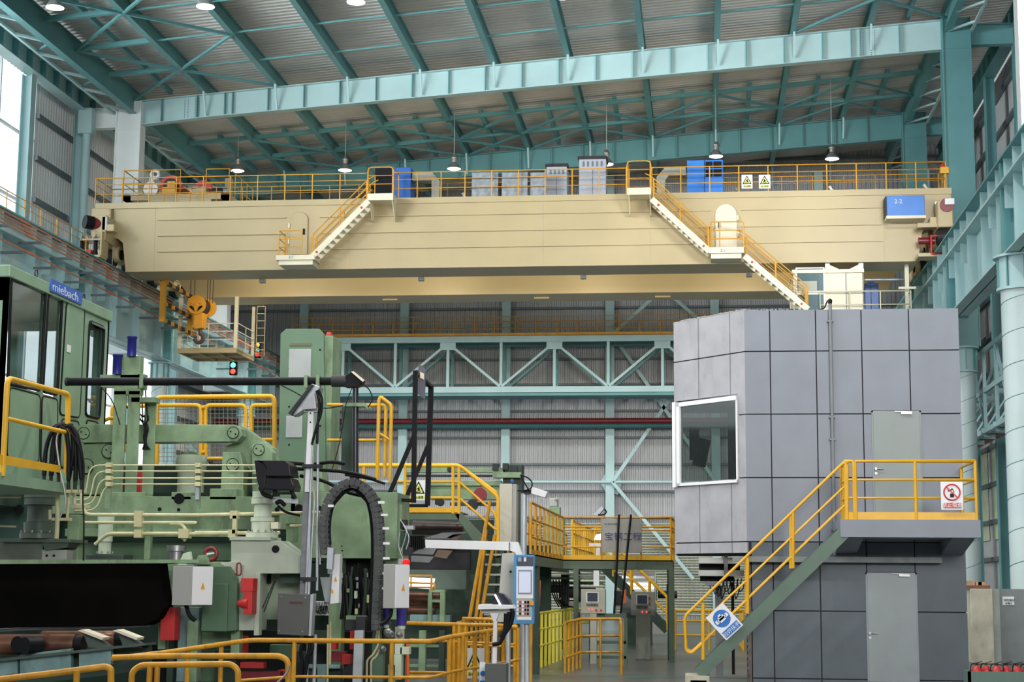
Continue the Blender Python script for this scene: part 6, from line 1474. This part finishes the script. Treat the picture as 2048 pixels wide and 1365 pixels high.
b_ = B(); PT(b_, [(x+(-11 if x > 700 else 11), y+(8 if 660 < x < 745 else 0)) for x, y in path[1:]], 26.5, .035, 8, .1); b_.build('inner_cable', BLACK, t)
for k in range(4, 17):
    x, y = path[k]; PB(B(), x+(9 if x > 700 else 2)+(0 if y > 1000 else -6), y, x+(22 if x > 700 else 13), y+5, 26.3, .03).build('white_tie', WHITE, t) if y > 1000 else None
PP(B(), [(655,1095),(667,1097),(664,1140),(653,1138)], 26.3, .12).build('end_bracket', GALV, t)
# machine front, right end
t = T('machine_end_parts', 'cluster of dark blue cylinders and fittings on the right end of the machine', 'machine part', at(790, 1300, 27))
VB = mat('violet_blue_cylinder', (.05,.035,.28), .25, .1, .1)
for (xc, yt, yb, r) in ((803,1202,1252,10), (773,1215,1250,7)):
    c, e = at(xc, yb, 26.6), at(xc, yt, 26.6); B().cyl(c, e, r*26.6/F, n=20).build('cylinder', VB, t); B().cyl(c-UPZ*.05, c, r*.8*26.6/F, n=16).build('cylinder_foot', GREENP, t)
for (x0,y0,x1,y1,m) in ((790,1255,804,1310,GREENP),(786,1310,802,1360,GREENP),(776,1330,790,1365,GREEN),(800,1295,818,1310,GREENP),(764,1245,778,1290,GREEND),(745,1240,765,1365,HG),(690,1240,745,1262,DARK)):
    PB(B(), x0, y0, x1, y1, 26.9, .2).build('fitting_block', m, t, bev=.006)
for (x, y, r) in ((777,1268,.07),(783,1270,.05),(800,1272,.05),(767,1300,.05)): c = at(x, y, 26.8); B().lathe(c, (0,-1,.3), [(r,0),(r,.08),(r*.4,.12)], 14).build('steel_fitting', STEEL, t)
b_ = B()
for pts in ([(800,1040),(815,1060),(808,1085),(800,1110)], [(806,1050),(820,1075),(812,1100)], [(800,1065),(795,1090),(806,1120)], [(815,1120),(820,1140),(814,1160)]): PT(b_, pts, 27.2, .01, 5, .1)
b_.build('thin_hoses', GALV, t, kind='stuff')
for (x0,y0,x1,y1,m) in ((800,1040,812,1060,DARK),(806,1052,826,1060,GALV),(800,1062,814,1095,GREEND),(806,1095,822,1112,DARK)): PB(B(), x0, y0, x1, y1, 27.3, .2).build('sensor_block', m, t, bev=.006)
t = T('red_signal_lamp', 'glowing red signal lamp at the right end of the machine', 'lamp', at(813, 1125, 26.4))
PB(B(), 797, 1118, 806, 1130, 26.5, .1).build('lamp_bracket', GREYB, t)
c = at(812, 1125, 26.35); B().lathe(c, (0,-1,0), [(.055,-.05),(.055,0),(.035,.03)], 16).build('red_lens', mat('red_lens', (1,.0,.0), emit=1.0), t)
# dark recess details
t = T('recess_hoses', 'dark hoses, rods and brass fittings inside the black machine recess', 'hose', at(700, 1240, 28.4))
for k in range(16):
    x = 680+k*4.2; y0 = 1120+random.uniform(0, 40); b_ = B(); PT(b_, [(x, y0), (x+random.uniform(-5, 6), y0+35), (x+random.uniform(-6, 6), 1240)], 28.2, random.choice((.012,.02,.03)), 6, .2); b_.build('hose', random.choice((BLACK, DARK, BLACK, GREEND, GALV)), t)
for k in range(10):
    x, y = random.uniform(680, 742), random.uniform(1150, 1235); c = at(x, y, 28.1); B().cyl(c, c+UPZ*random.uniform(.05,.15), random.uniform(.012,.03), n=8).build('fitting', random.choice((STEEL, PIPEC, GREEN, GREENP)), t)
PB(B(), 692, 1232, 730, 1250, 28, .2).build('base_block', GREEN, t)
# lower part under the machine
t = T('lower_machinery', 'dark lower machinery with red and green blocks seen through the yellow handrail', 'machine', at(660, 1350, 28.2))
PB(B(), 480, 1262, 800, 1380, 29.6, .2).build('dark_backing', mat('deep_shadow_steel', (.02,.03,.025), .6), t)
for (x0,y0,x1,y1,m,Y) in ((478,1273,490,1320,RED,28.0),(480,1325,527,1338,RED,27.6),(480,1343,560,1365,REDD,27.8),(654,1285,672,1300,RED,28),(700,1262,712,1300,RED,28.2),(660,1304,690,1325,REDD,28.1),(684,1310,700,1330,RED,28),(610,1330,680,1338,TB,28),(620,1338,680,1380,GREEND,28.2),(635,1330,650,1380,TB,27.9),(430,1300,470,1365,GREEND,28),(350,1290,395,1365,TB,28.4),(300,1290,350,1365,BLACK,28.6),(400,1290,430,1365,HG,28.5),(740,1290,760,1365,GREEND,27.8),(540,1290,600,1320,HG,28.6),(600,1262,660,1290,GREEND,28.8)):
    PB(B(), x0, y0, x1, y1, Y, .2).build('block', m, t, bev=.006)
for (x, y, r) in ((600,1315,.1),(700,1345,.12),(735,1340,.16),(560,1350,.08),(390,1340,.07)): c = at(x, y, 28.0); B().cyl(c, c+V((0,.2,0)), r, n=20).build('round_part', DARK if r > .09 else RED, t)
PP(B(), [(709,1262),(727,1261),(726,1290),(722,1380),(704,1380)], 26.5, .12).build('grey_upright', GALV, t, bev=.004); PB(B(), 712, 1234, 730, 1262, 26.6, .2).build('dark_cap', DARK, t)
for pts in ([(739,1285),(752,1282),(756,1250),(756,1240)], [(733,1380),(734,1320),(745,1312),(757,1290),(758,1250)], [(742,1380),(742,1322),(752,1315),(762,1295)], [(661,1245),(660,1330)], [(656,1250),(655,1365)]):
    b_ = B(); PT(b_, pts, 26.9, .018, 8, .06); b_.build('thin_pipe', PIPEC, t)
for pts in ([(612,1272),(600,1300),(606,1330),(600,1365)], [(622,1272),(626,1300),(612,1320)], [(616,1272),(620,1290),(608,1365)]):
    b_ = B(); PT(b_, pts, 26.3, .03, 8, .1); b_.build('hanging_cable', BLACK, t)
# ------------------------------------------------ foreground handrails
def rail(label, tops, mids, posts, Y, r, m=YELW, rr=.15, zf=0.0, name='guard_railing'):
    t = T(name, label, 'railing', at(tops[0][0], tops[0][1], tops[0][2] if len(tops[0]) > 2 else Y))
    b_ = B(); PT(b_, tops, Y, r, 10, rr); b_.build('top_rail', m, t)
    for q in mids: b_ = B(); PT(b_, q, Y, r*.62, 8, rr); b_.build('middle_rail', m, t)
    for (x, y, *yy) in posts:
        p = at(x, y, yy[0] if yy else Y); B().cyl(p, V((p.x, p.y, zf)), r*.95, n=10).build('post', m, t)
    return t
rail('long yellow handrail running across the foreground below the grey boxes', [(225,1318,23.2),(330,1306,24.0),(500,1281,25.0),(862,1284,25.0),(898,1275,25.6),(985,1262,26.8),(1020,1256,27.3)], [[(480,1362,25),(590,1354,25),(862,1356,25),(900,1345,25.6),(1040,1320,27.3)]], [(376,1300,24.3),(443,1290,24.7),(589,1282,25),(784,1284,25),(899,1276,25.6),(926,1271,25.9),(950,1268,26.3),(974,1264,26.6)], 25, .037)
rail('nearer yellow handrail with rounded right end and a chain', [(225,1316,20.2),(330,1313,20.2),(560,1313,20.2),(576,1322,20.2),(577,1400,20.2)], [], [], 20.2, .036, rr=.2)
t_ = bpy.data.objects['guard_railing']
rail('nearest rounded yellow handrail ending left of the chain', [(262,1400,18.4),(264,1344,18.4),(282,1331,18.4),(462,1329,18.4),(476,1340,18.4),(477,1400,18.4)], [], [(300,1331),(315,1331)], 18.4, .034, rr=.2)
rail('yellow handrail cutting across the bottom left corner', [(-20,1362,16.5),(120,1346,16.7),(210,1334,16.9),(222,1338,16.9),(222,1400,16.9)], [], [(154,1342)], 16.7, .034, rr=.1)
b_ = B(); PT(b_, [(579,1332),(575,1345),(566,1356),(552,1368)], 20.1, .012, 5, .05)
b_.build('link_chain', STEEL, label='short steel chain hanging from the rounded yellow handrail', cat='chain')
rail('yellow handrail in the middle in front of the dark frames', [(814,1247),(1000,1252),(1035,1256)], [[(820,1280),(1030,1290)],[(820,1345),(890,1346)],[(820,1352),(890,1353)]], [(908,1250),(918,1250),(931,1251),(1007,1253),(1018,1254),(1036,1256)], 29, .036)
rail('second yellow handrail receding behind the sign plates', [(925,1238),(1065,1243)], [[(925,1290),(1060,1296)],[(925,1330),(1060,1334)]], [(927,1238),(969,1239),(1030,1241),(1048,1242),(1062,1243)], 33, .036)
rail('orange painted pipe post with short rail right of the machine', [(815,1280),(816,1400)], [], [], 27.6, .028, m=ORANGE)
# signs low in the middle
t = falling_sign('yellow triangle warning sign half hidden behind the low middle posts', 930, 1297, 968, 1358, 30.2, '当心坠落', name='warning_sign')
p, q = at(959, 1325, 24.8), at(970, 1400, 24.8)
t = T('safety_sign', 'narrow blue and white safety sign in front of the low grey box', 'sign', (p.x, 24.8, q.z))
B().box(p.x, q.x, 24.8, 24.81, q.z, p.z).build('plate', SIGNBG, t); B().lathe(((p.x+q.x)/2+.01, 24.8, at(960,1348,24.8).z), (0,-1,0), [(.04,0),(.04,.01)], 20).build('blue_disc', SB, t); B().box(p.x+.01, q.x-.01, 24.79, 24.8, at(960,1362,24.8).z-.2, at(960,1362,24.8).z).build('blue_panel', SB, t)
falling_sign('yellow triangle warning sign behind the black gate frame', 822, 961, 852, 1001, 37.4, '当心坠落', name='warning_sign')
# ------------------------------------------------ control pulpit, blue console, galvanised lamp post
t = T('control_pulpit', 'control pulpit with black hood and bright violet strip on a white post', 'lamp', at(990, 1330, 24.6))
PP(B(), [(984,1212),(986,1194),(994,1186),(1006,1189),(1017,1200),(1022,1212)], 24.6, .3).build('hood', MC['soft_black_plastic'], t, bev=.01)
b_ = B(); PT(b_, [(990,1190),(1001,1211)], 24.5, .012, 8); b_.build('glow_strip', mat('violet_glow', (.8,.72,1.0), emit=9), t)  # bright streak on the hood drawn as an emissive strip
PP(B(), [(957,1210),(1024,1211),(1028,1218),(955,1220)], 24.4, .35).build('tray', WHITE, t, bev=.004); PP(B(), [(962,1220),(1022,1220),(1020,1227),(964,1227)], 24.5, .2).build('tray_bottom', GREYB, t)
PP(B(), [(980,1227),(998,1227),(992,1243),(986,1243)], 24.5, .1).build('neck', WHITE, t); PP(B(), [(987,1243),(994,1243),(993,1330),(984,1330)], 24.5, .08).build('post', WHITE, t)
PB(B(), 970, 1328, 1012, 1400, 24.4, .3).build('grey_cabinet', mat('dull_cabinet', (.10,.105,.10), .45, .2, .05), t, bev=.006)
for pts in ([(1020,1212),(1027,1225),(1022,1250),(1005,1275),(1000,1288),(985,1290)], [(1018,1225),(1016,1250),(1004,1280)], [(1012,1228),(1010,1262),(1000,1275)]):
    b_ = B(); PT(b_, pts, 24.45, .03, 8, .1); b_.build('cable', BLACK, t)
t = T('operator_console', 'light blue operator console with lit screen and rows of buttons', 'control panel', at(1048, 1250, 26.4))
LB = mat('console_blue', (.07,.30,.62), .4, 0, .03)
p, q = at(1028, 1110, 26.4), at(1067, 1249, 26.4); w, h = q.x-p.x, p.z-q.z
B().box(p.x, q.x, 26.4, 26.6, q.z, p.z).build('housing', LB, t, bev=.006)
def U(a0, b0, a1, b1, m, nm, d=.01): return B().box(p.x+a0*w, p.x+a1*w, 26.4-d, 26.4, q.z+b0*h, q.z+b1*h).build(nm, m, t)
U(.15, .84, .97, .97, mat('console_dark', (.07,.08,.11), .4), 'dark_panel'); U(.13, .37, .97, .83, WHITE, 'front_plate'); U(.22, .43, .92, .78, mat('screen_frame_blue', (.25,.32,.42), .4), 'screen_bezel', .015)
U(.27, .45, .85, .755, mat('lit_screen', (.42,.45,.55), emit=.55), 'screen', .02); U(.13, .05, .92, .37, GREYB, 'button_plate', .008); U(.2, .06, .88, .10, WHITE, 'label_slot', .02); U(.2,.90,.38,.96,mat('logo_pale',(.35,.42,.55),.5),'logo_patch',.015); U(.5,.90,.62,.96,WHITE,'white_patch',.015)
for i in range(5):
    for j in range(4):
        U(.16+.13*i, .13+j*.055, .25+.13*i, .165+j*.055, (WHITE, BLACK, WHITE, RED)[(i+2*j) % 4] if i < 4 else BLACK, 'push_button', .02)
PP(B(), [(1059,1201),(1067,1203),(1067,1212),(1059,1210)], 26.3, .05).build('orange_tag', mat('tag_orange', (.8,.33,.05), .5), t)
t = T('beige_cabinet', 'tall pale beige cabinet column behind the blue console', 'cabinet', at(1013, 1240, 27))
PP(B(), [(1004,1108),(1028,1106),(1028,1245),(994,1245)], 27, .4).build('body', mat('beige_cabinet', (.50,.50,.45), .45, 0, .04, 1), t, bev=.006)
c = at(1021, 1144, 26.98); B().cyl(c, c+V((0,.02,0)), .018, n=10).build('key_hole', BLACK, t)
t = T('white_boom', 'long white box boom reaching left from the beige cabinet', 'boom', at(850, 1090, 27.3))
PP(B(), [(850,1080),(1036,1085),(1048,1120),(1046,1140),(1030,1106),(1020,1102),(851,1097)], 27.2, .15).build('box_arm', WHITE, t, bev=.004)
PB(B(), 1018, 1085, 1020, 1102, 27.18, .02).build('joint_line', GIRT, t)
t = T('lamp_post', 'galvanised round lamp post with white flood light and black cable loop', 'lamp', at(1050, 1365, 27.8))
b_ = B(); b_.cyl(at(1048, 988, 27.8), V((at(1048, 988, 27.8).x, 27.8, 0)), .052, n=16); b_.build('post', GALV, t); b_ = B(); PT(b_, [(1016,1245),(1016,1400)], 26.5, .04, 12); b_.build('console_post', GALV, t)
b_ = B(); PT(b_, [(1053,1245),(1054,1400)], 26.5, .045, 12); b_.build('console_post', GALV, t)
PP(B(), [(1063,974),(1095,984),(1090,996),(1062,988)], 27.7, .25).build('flood_head', WHITE, t, bev=.006); PP(B(), [(1046,982),(1064,980),(1064,988),(1046,990)], 27.75, .1).build('bracket', DARK, t)
b_ = B(); PT(b_, [(1040,951),(1055,955),(1065,965),(1063,978),(1050,982),(1035,982)], 27.7, .012, 6, .15); PT(b_, [(1042,953),(1052,972),(1060,984)], 27.7, .012, 6, .1); b_.build('cable_loop', BLACK, t, kind='stuff')
# ================================================================ middle machine with yellow deck
DY = 37.5
dk = T('yellow_deck', 'green deck with yellow railings and descending stair behind the black gate frame', 'platform', at(860, 1030, DY))
PB(B(), 806, 1025, 918, 1040, DY, .2).build('edge_beam', PG, dk); PB(B(), 800, 1024, 922, 1027, DY, 1.2).build('deck_plate', PG, dk); PB(B(), 812, 1016, 918, 1026, DY-.02, .03).build('toe_board', YELB, dk)
PP(B(), [(910,1030),(922,1026),(975,1082),(972,1100),(958,1100)], DY, .12).build('stair_stringer', PG, dk)
PP(B(), [(910,1030),(922,1026),(975,1082),(972,1100),(958,1100)], DY+1.0, .12).build('stair_stringer', PG, dk)
for (Y, dy) in ((DY, 0), (DY+1.15, -6)):
    b_ = B(); PT(b_, [(700,932+dy*.3),(915,932+dy*.3),(925,936),(994,993+dy),(996,1000),(996,1090)], Y, .04, 10, .15); b_.build('top_rail', YELB, dk)
    for k in (32, 64): b_ = B(); PT(b_, [(790,932+k),(918,932+k),(990,995+k),(996,1060)], Y, .028, 8, .1); b_.build('middle_rail', YELB, dk)
    for x, y in ((728,932),(810,932),(906,933),(918,934)): b_ = B(); PT(b_, [(x, y), (x, 1028)], Y, .036, 10); b_.build('post', YELB, dk)
b_ = B(); PT(b_, [(822,1000),(822,1026)], DY, .03, 8); b_.build('post', YELB, dk)
# steep steps down to the floor
st2 = T('steep_stair', 'steep stair with grey treads and worn yellow handrails in the middle', 'stairs', at(960, 1240, 36))
for (a, b2) in (((980,1002),(938,1245)), ((972,1060),(951,1245)), ((990,1070),(960,1245))):
    b_ = B(); PT(b_, [a, b2], 36, .04, 8); b_.build('handrail', YELW, st2)
for i in range(7): PB(B(), 972+(6-i)*.5-4, 1108+i*20, 1002-i*.5, 1112+i*20, 36.2, .25).build('tread', GREYB, st2)
PP(B(), [(960,1100),(974,1096),(955,1245),(944,1245)], 36.4, .1).build('stringer', GREEND, st2)
PP(B(), [(1000,1096),(1006,1096),(998,1245),(992,1245)], 36.4, .1).build('stringer', GREEND, st2)
t_b = None
t = T('tension_bridle', 'dark mill stand with large roll, belts and frames behind the steep stair', 'machine', at(880, 1240, 42))
for (x0,y0,x1,y1,m,Y,d) in ((795,1090,1100,1345,MC['dark_gap_green'],44.5,.3),(800,1040,985,1090,GREEND,41,.3),(802,1140,932,1180,mat('mid_green_steel', (.11,.16,.13), .45, 0, .15, 1.2, .3),39,.6),(880,1150,990,1250,GREEND,40.5,.3),(800,1090,940,1140,DARK,41.2,.2),  # first entry is dark backing added behind the gaps
    (812,936,1010,946,GREEN,42,.2),(812,950,1000,954,DARK,42,.2),(812,962,1003,972,GREEN,42,.2),(860,972,1006,1000,GREEN,42.1,.4),(900,1005,1010,1012,GREEND,42,.2),(1006,930,1043,1090,GREEND,42,.5),(985,945,1042,956,GREEN,41.8,.4),(820,1230,900,1245,TB,39,.3),(800,1180,812,1245,GREEND,39,.2),(858,1180,890,1186,GREEN,38.5,.3),(856,1186,863,1246,GREEN,38.5,.15),(880,1186,889,1246,GREEN,38.5,.15),(863,1200,880,1206,GREEN,38.5,.1),(812,1246,985,1300,GREEND,40,.3),(815,1290,880,1296,GREEN,38.4,.2),(838,1262,850,1365,GREEN,38.3,.2),(878,1262,888,1365,GREEND,38.3,.2),(815,1330,880,1336,GREEN,38.4,.2)):
    PB(B(), x0, y0, x1, y1, Y, d).build('frame_member', m, t, bev=.006)
b_ = B(); PT(b_, [(826,1056),(926,1058)], 39.5, .17, 26); b_.build('large_roll', mat('brown_roll', (.06,.045,.04), .3, .4, .2, 2), t)
b_ = B(); PT(b_, [(816,1200),(880,1202)], 39.8, .2, 22); b_.build('lower_roll', RB, t); b_ = B(); PT(b_, [(814,1222),(870,1223)], 39.3, .1, 18); b_.build('small_roll', RB, t)
ST = mat('strip_steel', (.42,.42,.44), .3, .7, .1, 2)
for pts in ([(845,1078),(885,1066),(940,1064),(900,1078)], [(846,1096),(873,1098),(866,1110),(822,1108)], [(822,1112),(868,1114),(858,1126),(822,1124)], [(875,1100),(905,1102),(893,1118),(868,1114)], [(905,1070),(930,1068),(915,1080),(890,1078)]): PP(B(), pts, 38.6, .05).build('steel_strip', ST if pts[0][0] < 870 else mat('copper_strip', (.35,.25,.2), .3, .6, .15, 3), t)
for k in range(7): PP(B(), [(820+k*4, 1072), (822.5+k*4, 1072), (822.5+k*4, 1098), (820+k*4, 1098)], 38.5, .2).build('bellows_rib', BLACK, t)
for (x, y, r) in ((960,990,.17),(945,1010,.14),(880,1005,.1)): c = at(x, y, 41.7); B().cyl(c, c+V((0,.1,0)), r, n=20).build('pulley', REDD if r > .15 else DARK, t)
for (x, y) in ((900,938),(990,936),(1010,935),(1028,940),(875,1005)): PB(B(), x-5, y-8, x+6, y+5, 41.9, .2).build('bracket', DARK, t)
t = T('work_lamp', 'long white work lamp behind a small yellow rail in the middle', 'lamp', at(845, 1175, 37.8))
PP(B(), [(812,1155),(868,1158),(862,1179),(812,1176)], 38, .2).build('lamp_body', mat('bright_white_lamp', (.95,.96,1.0), emit=1.6), t, bev=.01)
b_ = B()
for pts in ([(810,1152),(863,1152),(864,1182)], [(810,1166),(868,1168),(870,1178)], [(810,1175),(862,1176)], [(822,1152),(822,1176)], [(863,1150),(862,1180)]): PT(b_, pts, 37.8, .022, 6)
b_.build('guard_rail', YELW, t)
t = T('control_cabinet', 'cream upright control cabinet beside the deck stair', 'cabinet', at(1010, 1100, 38))
PB(B(), 999, 968, 1023, 1100, 38, .4).build('body', mat('cream_cabinet', (.55,.54,.45), .4, 0, .03), t, bev=.006); PB(B(), 1023, 969, 1032, 1100, 38.1, .4).build('side_face', GREYB, t, bev=.006)
c = at(1024, 962, 38); B().cyl(c, c+V((0,.02,0)), .04, n=14).build('blue_knob', BLUE, t)
railing('yellow baluster railing between the cream cabinet and the galvanised post', [[V((at(997,1085,39).x, 39, at(997,1085,39).z)), V((at(1046,1085,43).x-.2, 43, at(997,1085,39).z))]], h=1.0, m=YELW, r=.03, rp=.033, sp=.75, mids=(.35,.7))
t = T('motor_unit', 'green motor unit with pale cap behind the baluster railing', 'motor', at(1108, 1040, 47))
for (x0,y0,x1,y1,m) in ((1096,1014,1120,1032,GREEN),(1090,1032,1128,1110,GREEN),(1099,997,1115,1014,GREYB)): PB(B(), x0, y0, x1, y1, 47, .4).build('housing', m, t, bev=.02)
PP(B(), [(1109,1000),(1114,992),(1116,1000)], 46.9, .2).build('fin', GREYB, t)
t = T('flood_light', 'small silver flood light tilted above the walkway railing near the sign', 'lamp', at(1200, 1030, 47))
PP(B(), [(1186,1031),(1203,1013),(1208,1018),(1196,1033)], 47, .3).build('lamp_head', MC['silver_head'], t, bev=.006)
b_ = B(); PT(b_, [(1208,1018),(1214,1025),(1206,1031),(1196,1030)], 47, .02, 5, .1); b_.build('cable', BLACK, t)
t = T('flood_light', 'glowing white work lamp behind the walkway left of the steel sign', 'lamp', at(1195, 1080, 50))
PP(B(), [(1188,1080),(1192,1070),(1202,1068),(1202,1080)], 50, .3).build('lamp_head', mat('bright_white_lamp2', (.85,.85,1.0), emit=3), t, bev=.01); PB(B(), 1178, 1087, 1202, 1093, 50, .4).build('shade_tray', WHITE, t); PB(B(), 1192, 1093, 1200, 1112, 50, .2).build('stand', WHITE, t)
# floor markings
fm = B(); fm.box(-8, 3, 37.2, 37.35, 0.002, 0.006); fm.build('floor_line', mat('green_floor_line', (.05,.22,.17), .4), bpy.data.objects['floor'])
B().box(-3.5, -1.5, 38.2, 38.9, 0, .35).build('curb_block', CONC, label='low pale concrete block at the foot of the railing cage', cat='block') if False else None
